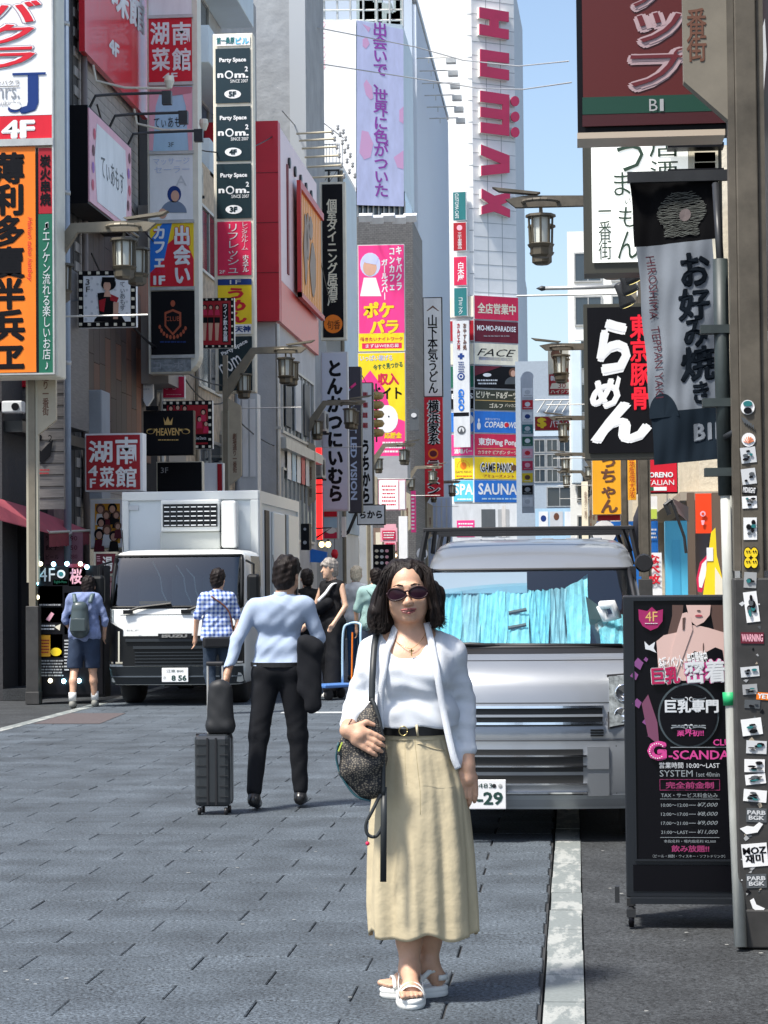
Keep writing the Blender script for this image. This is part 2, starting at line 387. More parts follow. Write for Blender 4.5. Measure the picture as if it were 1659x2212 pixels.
def window_side(r, y0, z0, y1, z1, X, out=1, fm=ALU, mull=1, fw=.06, gm=None):
    """a window in a wall along the street; out=+1 faces +X"""
    f = B(); a, c = X-.02*out, X+.05*out
    f.box(a, y0, z0, c, y1, z0+fw).box(a, y0, z1-fw, c, y1, z1).box(a, y0, z0+fw, c, y0+fw, z1-fw).box(a, y1-fw, z0+fw, c, y1, z1-fw)
    for i in range(1, mull+1): yy = y0+(y1-y0)*i/(mull+1); f.box(a, yy-fw/3, z0+fw, c-.01*out, yy+fw/3, z1-fw)
    o = f.build('window', fm, r, w=True); l = r.location
    g = B().box(X+.004*out, y0+fw, z0+fw, X+.012*out, y1-fw, z1-fw); g.v = [(p[0]-l.x, p[1]-l.y, p[2]-l.z) for p in g.v]; g.build('pane', gm or GLASS, o)

def brickmat(key, c, sc=3.2):
    m = wallmat(key, c, var=.2, vs=8); n = m.node_tree; L = n.links.new; p = n.nodes['Principled BSDF']; N = n.nodes.new
    g = N('ShaderNodeTexCoord'); mp = N('ShaderNodeMapping'); mp.inputs['Rotation'].default_value = (R(90), 0, 0); L(g.outputs['Object'], mp.inputs[0])
    b = N('ShaderNodeTexBrick'); b.inputs['Scale'].default_value = sc; b.inputs['Color1'].default_value = (1,1,1,1); b.inputs['Color2'].default_value = (.8,.8,.8,1); b.inputs['Mortar'].default_value = (.45,.45,.45,1); L(mp.outputs[0], b.inputs[0])
    x = N('ShaderNodeMix'); x.data_type = 'RGBA'; x.blend_type = 'MULTIPLY'; x.inputs[0].default_value = 1; old = p.inputs['Base Color'].links[0].from_socket
    L(old, x.inputs[6]); L(b.outputs[0], x.inputs[7]); L(x.outputs[2], p.inputs['Base Color']); return m
FX = -7.5
# near left block (mostly beyond the left edge of the frame, its shopfront shows under the orange sign)
r = building('corner_building', 'dark shop building with a dim doorway under the orange sign', -22, FX, 28.4, 32.6, 13, DARKW)
wbox(r, 'shop_pillar', mat('dusty_pink_wall', (.22,.13,.14), .7, var=.3, vs=8), FX, 30.8, 0, FX+.12, 31.5, 3.3)
for i in range(4):
    for j in range(3): window_front(r, -19.5+i*3, 4.4+j*2.9, -17.6+i*3, 6.2+j*2.9, 28.39, mull=1)
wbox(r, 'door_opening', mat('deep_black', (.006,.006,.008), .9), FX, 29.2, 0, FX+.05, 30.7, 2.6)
wbox(r, 'ledge', DKM, FX, 28.5, 3.55, FX+.25, 32.5, 3.7)
wbox(r, 'shutter_box', mat('grey_plank', (.14,.13,.125), .6, var=.35, vs=4, stretch=(1,1,12)), FX, 29.5, 3.8, FX+.3, 32.3, 6.1)
wbox(r, 'step', ASPH, FX, 28.4, 0, FX+.4, 32.4, .15)
# tiled building
r = building('tiled_building', 'beige tiled building with rusty panels behind the framed square signs', -18, FX, 32.65, 39.2, 11.2, TJ)
tb = B(); zz = 5.9
ti = bpy.data.meshes.new('tile'); t0 = B().box(0, .004, .004, .02, .596, .146); ti.from_pydata(t0.v, [], t0.f); ti.materials.append(TILE)
rows = int((11.1-6.0)/.15); cnt = 0
tb2 = B()
for i in range(rows):
    for j in range(11):
        y0_, z0_ = 32.7+j*.6-(.3 if i % 2 else 0), 6.0+i*.15
        if y0_ < 32.66 or y0_ > 38.6: continue
        if cnt < 290:
            o = newobj('tile', ti, None, r); o.location = (-r.location.x+FX, y0_-r.location.y, z0_); cnt += 1
        else: tb2.box(FX, y0_+.004, z0_+.004, FX+.02, y0_+.596, z0_+.146)
for i in range(12):
    for j in range(11):
        y0_, z0_ = 32.7+j*.6-(.3 if i % 2 else 0), 2.4+i*.15
        if y0_ > 32.66 and y0_ < 38.6: tb2.box(FX, y0_+.004, z0_+.004, FX+.02, y0_+.596, z0_+.146)
tag(tb2.build('tile', TILE, r, w=True), kind='stuff')
rust = [mat('rust_panel_%s' % k, c, .6, .2, var=.4, vs=3, stretch=(1,1,.3)) for k, c in (('dark', (.045,.03,.028)), ('mid', (.1,.04,.025)), ('warm', (.2,.065,.03)))]
for j in range(12):
    z = 3.65
    while z < 7.3:
        h = rd.uniform(.5, 1.4); h = min(h, 7.35-z)
        if h > .1: wbox(r, 'rusty_panel', rust[min(2, int(rd.random()*1.6+(j > 7)*rd.random()*1.8))], FX+.02, 33.3+j*.42, z, FX+.07, 33.3+j*.42+.41, z+h-.008)
        z += h
wbox(r, 'recess_shade_panel', mat('deep_black'), FX, 37.6, 2.6, FX+.04, 39.1, 10.0)  # flat black panel on the wall, painting in the shade of a recess
wbox(r, 'air_conditioner', mat('warm_grey', (.3,.28,.26), .6), FX+.05, 37.4, 7.15, FX+.55, 38.9, 8.1)
wbox(r, 'air_conditioner', mat('warm_grey'), FX+.05, 37.5, 5.0, FX+.55, 38.8, 6.2)
wbox(r, 'meter_box', GREYW, FX+.05, 33.0, 3.75, FX+.35, 33.6, 4.5, bevel=.02)
wbox(r, 'meter_box', GREYW, FX+.05, 33.0, 2.75, FX+.35, 33.6, 3.5, bevel=.02)
wbox(r, 'shop_window', GLASS, FX+.02, 33.2, .3, FX+.06, 38.8, 2.3)
r = thing('drainpipe', 'blue grey drainpipe running down beside the tall orange sign', 'pipe', (-7.0, 31.2, 0))
x_ = at(143, 500, 30.2).x
p = B().tube([(x_, 30.2, 0), (x_, 30.2, 12)], .055, 12)
p.build('pipe', mat('pipe_blue', (.3,.36,.44), .4, var=.1), r, True, w=True)
for z in (2.2, 4.6, 7.0, 9.4): B().lathe([(.065, z), (.065, z+.06)], (x_, 30.2, 0), 12).build('bracket', ALU, r, True, w=True)
p = B().tube([(FX+.1, 33.0, 0), (FX+.1, 33.0, 11.1)], .05, 8).build('vent_pipe', mat('brown_pipe', (.2,.16,.14), .5), None, True)
tag(p, 'thin brown pipe on the tiled wall', 'pipe')

# stone building behind the menu columns
r = building('stone_building', 'buff stone building behind the tall column of black party signs', -18, FX, 39.3, 48.5, 10.2, STONE)
for zz in (3.3, 5.7, 8.1):
    wbox(r, 'panel', mat('warm_grey'), FX, 40.2, zz, FX+.05, 42.0, zz+.9)
    window_side(r, 43.6, zz-.2, 46.5, zz+1.2, FX)
wbox(r, 'canopy', ALU, FX, 39.6, 2.7, FX+1.1, 46, 2.85)
r = building('upper_block', 'dark grey block with sloping eaves above the party signs', -20, -8.3, 44, 58, 17, GREYW)
for z in (11.0, 13.4, 15.8):
    window_side(r, 46, z, 50, z+1.5, -8.3); wbox(r, 'balcony', PALEB, -8.3, 45.4, z-.9, -7.5, 52, z-.1, bevel=.02)
wbox(r, 'eaves', DKM, -8.3, 44, 12.9, -7.9, 57.9, 13.15)
# red fronted building
RED = mat('red_cladding', (.55,.012,.03), .42, var=.06, vs=2)
X3 = -6.6
r = thing('red_building', 'red clad building with orange picture panel and white lower wall', 'building', (X3, 49.6, 0))
wbox(r, 'wall', wallmat('light_grey_wall', (.52,.53,.54)), -16, 49.75, 0, X3-.1, 57.3, 7.5)
wbox(r, 'front_cladding', RED, -9.0, 49.5, 7.5, X3, 49.9, 12.1)
wbox(r, 'upper_wall', mat('pink_reflection_sheet', (.78,.62,.66), .4, var=.05), -9.0, 49.92, 8.5, X3-.02, 57.3, 12.05)  # pink in the sheet's colour stands for light reflected onto it
wbox(r, 'lower_band', mat('red_mesh_band', (.7,.1,.09), .35, var=.1), -9.0, 49.92, 7.5, X3, 57.3, 8.47)
for z in (8.6, 9.75, 10.9): wbox(r, 'seam', mat('dark_red', (.2,.005,.012), .5), -9.0, 49.49, z, X3+.003, 49.5, z+.015)
for i in range(5): 
    y_ = 51.5+i*1.1
    B().lathe([(.13, 0), (.13, .05)], (X3-.02, y_, 11.5), 14, 'x').build('roundel', DKM, r, w=True)
for y_ in (51.1,): wbox(r, 'slot', mat('dark_red'), X3-.02, y_, 8.8, X3+.01, y_+.25, 11.4)
# picture panel on that wall
s = Sign('picture_panel', 'large orange picture panel framed in red on the red building', 'billboard', 0, 0, 0, 90, origin=(X3+.06, 52.4, 8.55))
B().box(0, -.05, 0, 4.7, 0, 2.55).build('panel', mat('print_orange2', (.85,.33,.06), .4, var=.12, vs=1.2), s.root)
for i in range(26): B().box(.18*i+.02, -.06, 0, .18*i+.05, -.052, 2.5).build('rib', P('amber'), s.root) if i % 2 else None
b = B()
for (a, c, ra, rc) in ((1.2, 1.2, .35, .9), (1.7, 1.6, .3, .6), (2.7, .9, .6, .7), (2.3, 1.9, .4, .3)):
    b.prism([(a+ra*math.cos(t/12*6.28)*(1+.2*math.sin(t*2.3)), c+rc*math.sin(t/12*6.28)) for t in range(12)], -.07, -.062)
b.build('dark_print', mat('print_grey_brown', (.25,.17,.12), .5), s.root)
B().box(-.15, -.12, 2.5, 4.8, -.02, 2.68).box(-.15, -.12, -.15, -.03, -.02, 2.5).box(-.15, -.12, -.15, 4.8, -.02, -.03).build('frame', mat('frame_red', (.5,.03,.03), .4), s.root)
s.text  # lettering on the picture
V_ = B()
# lower floors of the red building
for z in (5.0, 2.5): window_side(r, 50.4, z, 56.6, z+1.7, X3-.1, mull=7)
for i in range(6): wbox(r, 'poster', P(('white','lblue','white','red','white','lgrey')[i]), X3-.04, 51+i*.9, 3.95, X3-.035, 51.7+i*.9, 4.9)
wbox(r, 'door', mat('dark_teal', (.03,.05,.06), .4), -8.6, 49.7, 3.2, -7.55, 49.74, 7.4)
wbox(r, 'ledge', ALU, X3-.1, 49.8, 4.6, X3+.1, 57.2, 4.85)
# rough grey building with fire-escape
x1 = xat(670, 60)
r = building('rough_grey_building', 'tall rough grey rendered building above the red one', -13, x1, 60, 64.5, 27, CONC)
wbox(r, 'corner_strip', mat('smooth_grey', (.4,.43,.46), .7), x1-.45, 59.94, 0, x1, 59.99, 27)
# white building with balconies
x0, x1 = xat(640, 66), xat(745, 66)
r = building('balcony_building', 'white building with black railed balconies beside the lavender billboard', x0, x1, 66, 70.4, 14.3, WHITEW)
wbox(r, 'side_cladding', PALEB, x1, 66.3, 3, x1+.05, 70.2, 14.1)
for k, v_ in enumerate((485/1.0, 560, 632, 700)):
    z = zat(v_, 66); wbox(r, 'slab', ALU, x0, 65.2, z, x1, 66, z+.13)
for (va, vb, m_) in ((492, 548, mat('balcony_dark', (.05,.055,.06), .5)), (560, 640, mat('balcony_buff', (.35,.3,.2), .6)), (650, 720, DKM)):
    wbox(r, 'balcony_panel', m_, x0, 65.25, zat(vb, 66), x1-.05, 65.3, zat(va, 66))
z0_, z1_ = zat(475, 65.3), zat(360, 65.3)
b = B(); b.box(x0, 65.2, z1_-.05, x1, 65.26, z1_).box(x0, 65.2, z0_, x1, 65.26, z0_+.05)
for i in range(6): b.box(x0+(x1-x0)*i/5-.03, 65.2, z0_, x0+(x1-x0)*i/5+.03, 65.26, z1_)
for i in range(-6, 12):
    a = x0+i*.17
    for sgn in (1, -1):
        p_ = [(a, z0_), (a+sgn*(z1_-z0_)*.7, z1_)]; cl = [q_ for q_ in p_]
        if x0 < min(p_[0][0], p_[1][0]) and max(p_[0][0], p_[1][0]) < x1: b.tube([(p_[0][0], 65.23, p_[0][1]), (p_[1][0], 65.23, p_[1][1])], .008, 4)
b.build('railing', DKM, r, w=True)
z0_, z1_ = zat(345, 66), zat(300, 66)
b = B(); b.box(x0, 66.2, z1_-.03, x1-.1, 66.24, z1_)
for i in range(16): b.box(x0+i*.1, 66.2, z0_, x0+i*.1+.02, 66.22, z1_)
b.build('railing', WHITEW, r, w=True)
# lavender billboard building
c0 = at(770, 300, 92); c1 = at(872, 300, 93); c_ = at(640, 300, 92.2); zt = zat(41, 92, 770)
r = thing('billboard_building', 'corner building wrapped in a white and lavender billboard', 'building', (c0.x, c0.y, 0))
b = B(); X2 = c1.x
pl = [(c0.x, c0.y), (c1.x, c1.y), (X2, 99), (c_.x, 99), (c_.x, c_.y)]
zb = zat(445, 92); n_ = len(pl)
def vprism(pts, z0, z1):
    b = B(); n = len(pts); a = sum(pts[i][0]*pts[(i+1)%n][1]-pts[(i+1)%n][0]*pts[i][1] for i in range(n))
    if a < 0: pts = pts[::-1]
    b.add([(p[0], p[1], z0) for p in pts]+[(p[0], p[1], z1) for p in pts], [tuple(range(n-1,-1,-1)), tuple(range(n, 2*n))]+[(i, (i+1)%n, n+(i+1)%n, n+i) for i in range(n)]); return b
vprism(pl, zb+.9, zt-.05).build('wall', PALEB, r, w=True)
vprism([(c0.x, c0.y), (c1.x+.35, c1.y), (c1.x+.35, 99), (c_.x, 99), (c_.x, c_.y)], 0, zb-.35).build('wall', brickmat('grey_brick', (.2,.195,.19)), r, w=True)
vprism([(c0.x, c0.y+.3), (c1.x, c1.y+.3), (X2, 99), (c_.x, 99), (c_.x, c_.y+.3)], zb-.35, zb+.9).build('window_band', GLASS, r, w=True)
for i in range(10):
    p_ = c0.lerp(c1, i/9); wbox(r, 'mullion', ALU, p_.x-.03, p_.y+.2, zb-.35, p_.x+.03, p_.y+.3, zb+.5)
# rooftop railing over the billboard
b = B()
for k in range(3): b.tube([(c_.x, 93, zt+.25+k*.45), (c1.x, 93.4, zt+.25+k*.45)], .045, 5)
for i in range(9): p_ = c_.lerp(c1, i/8); b.tube([(p_.x, 93.2, zt-.1), (p_.x, 93.2, zt+1.5)], .05, 5)
b.build('roof_railing', ALU, r, w=True)
b = B()
for i in range(14):
    p_ = c0.lerp(c1, rd.random()); b.box(p_.x-.18, 94, zt, p_.x+.12, 94.5, zt+rd.uniform(.6, 2.8))
b.build('roof_plant', mat('roof_plant_grey', (.3,.36,.36), .5, var=.2), r, w=True)
# louvred building
X6 = -6.9
r = building('louvred_building', 'blue grey building with long vertical louvres beside the lavender billboard', -16, X6-.12, 99.5, 126, 28.3, mat('louvre_back', (.42,.48,.56), .5))
lm = bpy.data.meshes.new('louvre'); q_ = B().box(-.16, 0, 0, .06, .13, 24.4); lm.from_pydata(q_.v, [], q_.f); lm.materials.append(mat('louvre_slat', (.68,.72,.78), .4, .3))
for i in range(66):
    o = newobj('louvre', lm, None, r); o.location = (X6-r.location.x, .1+i*.4, 3.6)
wbox(r, 'cornice', ALU, X6-.3, 99.5, 28.2, X6+.08, 126, 28.45)
for i in range(6):
    y_ = 100.0+i*1.7; z_ = 25.6-i*.2; b = B()
    b.tube([(X6, y_, z_), (X6+1.5, y_, z_)], .03, 5); b.tube([(X6+.6, y_, z_), (X6+.6, y_, z_-.25)], .02, 5)
    b.box(X6+1.4, y_-.2, z_-.28, X6+1.85, y_+.2, z_-.05); tag(b.build('floodlight', ALU), ('highest','second highest','third','fourth','fifth','lowest')[i]+' floodlight arm sticking out of the louvred building', 'floodlight', 'floodlights beside the lavender billboard')

# white tower with red letters
YH = 160; hc = at(1021, 300, YH); hr = at(1113, 300, YH+1.9); hl = at(925, 300, YH+.6)
ZH = 46
WP = wallmat('white_panel', (.8,.81,.8), var=.05, bump=.05)
r = thing('tower_building', 'tall white panelled tower with big red letters down its corner', 'building', (hc.x, hc.y, 0))
pl = [(hc.x, hc.y), (hr.x, hr.y), (hr.x+.35, hr.y+14), (hl.x-6, hl.y+14), (hl.x-6, hl.y+.2)]
vprism(pl, 0, ZH).build('wall', WP, r, w=True)
SH = Sign('roof_lettering', 'huge red letters of an entertainment tower reading downwards', 'sign', 0, 0, 0, math.degrees(math.atan2(hr.y-hc.y, hr.x-hc.x)), origin=(hc.x, hc.y, hc.z))
hang = SH.root.rotation_euler[2]
jm = mat('panel_joint', (.3,.33,.34), .8); wdt = (Vector((hr.x, hr.y))-Vector((hc.x, hc.y))).length
j_ = B(); k = 0
while k*1.03 < ZH: j_.box(0, -.012, k*1.03-hc.z, wdt, -.004, k*1.03+.035-hc.z); k += 1
for i in (1, 2): j_.box(wdt*i/3-.02, -.012, -hc.z, wdt*i/3+.02, -.0045, ZH-hc.z)
jj = j_.build('panel_joints', jm, SH.root); M_ = Matrix.Translation(SH.root.location) @ Matrix.Rotation(hang, 4, 'Z')
jj.parent = r; jj.matrix_parent_inverse = Matrix.Identity(4); jj.location = SH.root.location-r.location; jj.rotation_euler = (0, 0, hang); jj['kind'] = 'stuff'
LR = mat('letter_red', (.5,.03,.1), .4, var=.08, vs=.8); LW = mat('letter_side', (.75,.74,.7), .5)
def hletter(polys):
    pass
def hp(pts):       # picture corner list measured at the letters' left edge slope; returns local
    return [SH.ab(822.9+.2645*x, .2645*y) for x, y in pts]
HL = [
 [[(785,68),(1022,108),(1022,190),(940,178),(940,240),(1022,252),(1022,332),(785,292),(785,205),(868,220),(868,170),(785,155)]],
 [[(790,410),(1024,445),(1024,528),(845,505),(845,552),(1024,582),(1024,665),(790,630)]],
 [[(792,748),(1026,783),(1026,1118),(796,1090),(796,1005),(972,1028),(972,985),(794,962),(794,880),(972,905),(972,862),(792,838)]],
 [[(798,1188),(1028,1278),(1028,1418),(800,1442),(800,1360),(960,1345),(798,1272)]],
 [[(803,1548),(905,1605),(1032,1575),(1032,1650),(955,1680),(1032,1718),(1032,1783),(905,1735),(803,1757),(803,1690),(862,1668),(803,1625)]],
]
for lt in HL:
    for poly in lt:
        B().prism(hp(poly), -.42, -.3).build('letter', LR, SH.root); B().prism(hp(poly), -.299, -.01).build('letter_side', LW, SH.root)
for (x, y) in ((1073, 835), (1075, 962), (1075, 1088)):
    for (m_, l0, l1, n_) in ((LR, -.42, -.3, 'dot'), (LW, -.299, -.01, 'dot_side')):
        B().prism(hp([(x+34*math.cos(t*math.pi/9), y+42*math.sin(t*math.pi/9)) for t in range(18)]), l0, l1).build(n_, m_, SH.root)
SL = Sign('tower_left_joints', 'x', 'sign', 0, 0, 0, math.degrees(math.atan2(hc.y-hl.y, hc.x-hl.x)), origin=(hc.x, hc.y, hc.z))
j_ = B(); k = 0
while k*1.6 < ZH: j_.box(-4.2, -.03, k*1.6-hc.z, 0, -.004, k*1.6+.05-hc.z); k += 1
for x_ in (-1.6, -3.2): j_.box(x_, -.03, -hc.z, x_+.04, -.0045, ZH-hc.z)
jj = j_.build('panel_joints', jm, r); jj.location = SL.root.location-r.location; jj.rotation_euler = (0, 0, SL.ang); jj['kind'] = 'stuff'
bpy.data.objects.remove(SL.root)
# slanting roofline building behind the tower
r = building('pale_tower', 'pale tower seen as a narrow sliver behind the red lettered tower', xat(1100, 185), xat(1131, 185), 185, 215, 30, WHITEW)
# grey office building at the end of the street
YG = 150; gx0, gx1 = xat(1118, YG), xat(1245, YG)
r = building('grey_office', 'grey office block with gridded dark windows closing the street', gx0, gx1, YG, YG+12, zat(783, YG), mat('blue_grey_panel', (.36,.42,.48), .6, var=.08))
for i in range(3):
    for j in range(3):
        u0, v0 = 1156+i*27, 951+j*32; window_front(r, xat(u0, YG), zat(v0+30, YG), xat(u0+26, YG), zat(v0, YG), YG-.02, mull=1, fw=.08)
window_front(r, xat(1183, YG), zat(1098, YG), xat(1240, YG), zat(1054, YG), YG-.02, mull=1, fw=.08)
wbox(r, 'fascia', PALEB, xat(1155, YG), YG-.1, zat(945, YG), gx1, YG-.01, zat(930, YG))
b = B()
for i in range(4): b.tube([(xat(1165+i*18, YG), YG-.3, zat(895, YG)), (xat(1183+i*18, YG), YG-.3, zat(868, YG))], .05, 5)
b.tube([(xat(1160, YG), YG-.3, zat(868, YG)), (gx1, YG-.3, zat(868, YG))], .05, 5)
b.build('stair_rail', ALU, r, w=True)
# white building on the right
r = building('white_side_building', 'white tiled building edge on the sign side of the street', xat(1234, 95), 14, 95, 110, zat(500, 95, 1250), WHITEW)
wbox(r, 'lower_bay', PALEB, xat(1238, 94), 94.3, zat(1050, 95), xat(1262, 94), 94.9, zat(745, 95), bevel=.05)
for i in range(5):
    for j in range(9): window_front(r, xat(1243, 95)+.1+i*1.6, 3+j*1.9, xat(1243, 95)+1.3+i*1.6, 4.3+j*1.9, 94.99, mull=1, fw=.06) if 3+j*1.9 < 15 else None
# right hand buildings beyond the parked van
BEIGE = wallmat('sunny_beige_wall', (.62,.56,.44), var=.1, vs=3, bump=.6, bs=12)
r = thing('beige_building', 'cream rendered building with chamfered corner on the sign side', 'building', (2.4, 38, 0))
vprism([(2.2, 38), (12, 38), (12, 58), (1.9, 58), (1.9, 40.4)], 3.0, 9).build('wall', BEIGE, r, w=True)
vprism([(2.5, 38.6), (12, 38.6), (12, 58), (2.5, 58)], 0, 3.0).build('ground_floor', mat('brown_shop', (.16,.11,.08), .6), r, w=True)
wbox(r, 'awning_soffit', mat('soffit', (.35,.3,.24), .7), 1.85, 37.6, 2.85, 6, 40.5, 3.0)
r = building('shop_row', 'row of bright low shopfronts beyond the parked van', 1.6, 12, 58.2, 92, 7.5, BEIGE)
# near right walls
r = building('near_dark_building', 'black building wall at the very edge of the picture behind the sticker covered post', 1.3, 16, 7.5, 15.2, 7, mat('near_black_wall', (.02,.023,.028), .5, var=.3, vs=3))
wbox(r, 'downpipe', DKM, 1.2, 12.8, 0, 1.29, 12.9, 9)
r = building('middle_building', 'plain grey building set back beyond the black corner', 2.75, 16, 15.3, 37.8, 8, GREYW)
# ================================================================== street lamps (post, arm, lanterns, name board)
LANT = mat('lantern_glass', (.62,.64,.58), .25)
def lantern(parent, x, y, z, s=1.):
    """square-ish hexagonal lantern hung from z"""
    b = B(); b.tube([(x, y, z), (x, y, z-.16*s)], .018*s, 8)
    b.lathe([(.02*s, z-.15*s), (.18*s, z-.17*s), (.185*s, z-.2*s), (.15*s, z-.21*s)], (x, y, 0), 8)
    b.lathe([(.145*s, z-.52*s), (.165*s, z-.53*s), (.15*s, z-.56*s), (.13*s, z-.58*s), (.13*s, z-.66*s), (.09*s, z-.69*s)], (x, y, 0), 8)
    for j in range(8):
        q = 2*math.pi*j/8; c, d = .142*s*math.cos(q), .142*s*math.sin(q)
        b.tube([(x+c, y+d, z-.2*s), (x+c*.93, y+d*.93, z-.53*s)], .014*s, 5)
    o = b.build('lantern', LAMPM, parent)
    B().lathe([(.105*s, z-.21*s), (.1*s, z-.52*s)], (x, y, 0), 8).build('lantern_glass', LANT, o)
LAMPM = mat('lantern_bronze', (.1,.085,.06), .4, .4, var=.2)
POST_SHADED = mat('shaded_post_paint', (.1,.088,.07), .6, .1, var=.35, vs=5, spec=.3)  # copy of the post paint, darkened to carry the shade on the right side
def street_lamp(sd):
    """sd=+1: stands on the left and reaches to the right"""
    PM = POST if sd > 0 else POST_SHADED
    r = thing('street_lamp', 'x', 'street lamp', (0,0,0), 0, 'lamp posts along both sides of the street')
    b = B(); b.box(-.045, -.06, 1.2, .045, .06, 6.0); b.build('post', PM, r, bevel=.006)
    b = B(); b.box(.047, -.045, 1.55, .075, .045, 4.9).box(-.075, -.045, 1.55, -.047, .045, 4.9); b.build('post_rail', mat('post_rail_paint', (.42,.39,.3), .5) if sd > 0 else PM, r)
    bh = 1.25 if sd > 0 else 1.52
    b = B(); b.box(-.082, -.082, 0, .082, .082, bh).box(-.09, -.09, 0, .09, .09, .16); b.build('post_base', mat('post_base_grey', (.035,.034,.033), .55, var=.3, vs=7), r, bevel=.008)
    b = B()
    b.prism([(x*sd, z) for x, z in ((-.05,5.15),(.05,5.15),(.6,6.02),(1.5,6.02),(1.62,6.12),(1.38,6.16),(.52,6.14),(-.05,5.4))], -.05, .05)
    b.prism([(x*sd, z) for x, z in ((1.25,6.17),(1.7,6.22),(1.78,6.27),(1.2,6.195))], -.07, .07)
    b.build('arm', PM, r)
    b = B()
    for k in range(16):
        q0, q1 = 2*math.pi*k/16, 2*math.pi*(k+1)/16
        b.tube([(1.2*sd+.22*math.cos(q0), .22*math.sin(q0), 6.08), (1.2*sd+.22*math.cos(q1), .22*math.sin(q1), 6.08)], .025, 5)
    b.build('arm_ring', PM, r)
    lantern(r, 1.2*sd, 0, 6.1); lantern(r, 1.2*sd, .85, 6.1, .95); lantern(r, .35*sd, .1, 5.8, .95)
    B().tube([(1.2*sd, 0, 6.08), (1.2*sd, .9, 6.1)], .02, 6).build('lantern_rail', POST, r)
    x0, x1 = (.047, .27) if sd > 0 else (-.27, -.047)
    if sd > 0: pts = [(.06,3.42),(.31,3.62),(.31,5.0),(.06,5.15)]
    else: pts = [(-.06,3.42),(-.255,3.60),(-.255,5.0),(-.06,5.15)]
    nb = B().prism(pts, -.04, .04).build('name_board', mat('name_board_paint', (.4,.35,.26), .5, var=.1) if sd > 0 else mat('name_board_shaded', (.19,.17,.135), .6, var=.2, vs=3, spec=.3), r)  # right-hand board gets a darker paint that holds its shade
    V, F = glyphs('劇場通り一番街', True, .015); b = B(); cx = .18*sd-.02*(sd < 0)
    b.v = [(cx-.042+.084*float(v[0]), -.043-.0004*float(v[2]), 3.68+.78*float(v[1])) for v in V]; b.f = F; b.build('lettering', P('brown'), nb)
    B().tube([(.35*sd*.2, 0, 4.95), (1.5*sd, 0, 4.95)], .012, 6).build('banner_rod', ALU, r)
    return r
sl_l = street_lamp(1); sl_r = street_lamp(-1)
LL = [(-6.86, 27.5, 'beige street lamp post nearest on the left, beside the lit menu stand'), (-6.76, 42.6, 'left side street lamp in front of the red building and party signs'),
      (-6.8, 55.4, 'left side street lamp whose lantern hangs over the white cutlet sign'), (-6.78, 73, 'left side street lamp below the gold lantern stack'),
      (-6.75, 87.6, 'small distant street lamp left of the red ramen column'), (-6.7, 101, 'farthest left street lamp overlapping the red ramen column')]
LR_ = [(.745, 9.22, 'nearest street lamp post on the right, plastered with stickers'), (.87, 26.4, 'right street lamp whose lantern hangs clear against the blue sky'),
       (1.03, 43, 'right street lamp beside the orange hanging sign'), (1.0, 62, 'right street lamp over the red dollar sign'), (1.0, 80, 'distant right street lamp before the dark gridded windows'), (1.0, 93, 'farthest right street lamp, lowest lantern before the gridded windows')]
for i, (x, y, lb) in enumerate(LL):
    if i == 0: sl_l.location = (x, y, 0); sl_l['label'] = lb
    else: copy_tree(sl_l, (x, y, 0), 0, lb)
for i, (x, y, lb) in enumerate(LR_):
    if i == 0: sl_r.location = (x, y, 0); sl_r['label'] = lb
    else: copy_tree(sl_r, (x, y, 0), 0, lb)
# ================================================================== left side signs
# tall two-part tower sign
s = Sign('tower_sign', 'tall sign with white floor plate above an orange brush lettered pub sign', 'sign', 60, 600, 27.0)
s.box(-150, -60, 118, 812, CREAM, 'cabinet', .03, .5, .02, bevel=.02)
s.frame(-150, -60, 114, 808, ALU, .02, y0=-.04, y1=.03)
s.rect(-150, -60, 112, 252, 'white'); s.rect(-150, 253, 114, 302, 'red'); s.rect(-150, 303, 116, 318, ALU, 'frame_bar', .03, t=.02)
for (g, v0, v1, u0, u1) in (('バ', 2, 50, -38, 88), ('ク', 52, 98, -40, 74), ('ラ', 101, 148, -38, 76)):
    for k, (bd, m_) in enumerate(((.09, mat('print_shadow', (.35,.3,.36), .5)), (.065, P('white')), (.02, P('red')))): s.text(g, u0-(2-k)*2, v0-(2-k)*2+2, u1+(2-k)*2+2, v1+(2-k)*2+1, m_, bold=bd, lay=.026+.006*k, shear=.12)
s.text('J', 42, 159, 84, 246, 'navy', bold=.03); s.rect(28, 158, 100, 163, 'navy', 'print', .03, t=.002); s.disc(32, 236, 14, 8, P('navy')); s.disc(34, 231, 13, 7, P('white'), lay=.031)
s.text('mrs.', -14, 190, 43, 214, mat('print_dim', (.25,.27,.3), .5)); s.text('kabukicho', -20, 218, 46, 229, P('grey')); s.text('キャバクラ', -20, 175, 43, 185, P('dgrey')); s.rect(-20, 187, 43, 188.5, 'dgrey', 'print', .03, t=.002)
s.text('4F', 4, 260, 77, 300, 'white', bold=.05)
s.rect(-150, 320, 78, 806, 'orange'); s.rect(79, 320, 84, 806, 'black'); s.rect(84, 320, 114, 462, 'dred'); s.rect(84, 463, 116, 806, 'green')
s.text('薄利多賣半兵ヱ', -14, 330, 56, 798, 'black', True, bold=.04)
s.text('Hakuri tabai hanbey', 58, 470, 71, 608, 'red', shear=.25, rot=90)
s.text('炭火串焼', 87, 335, 111, 445, 'black', True, bold=.03); s.text('♫エノケン流れる楽しいお店♪', 93, 480, 110, 798, P('lgrey'), True)
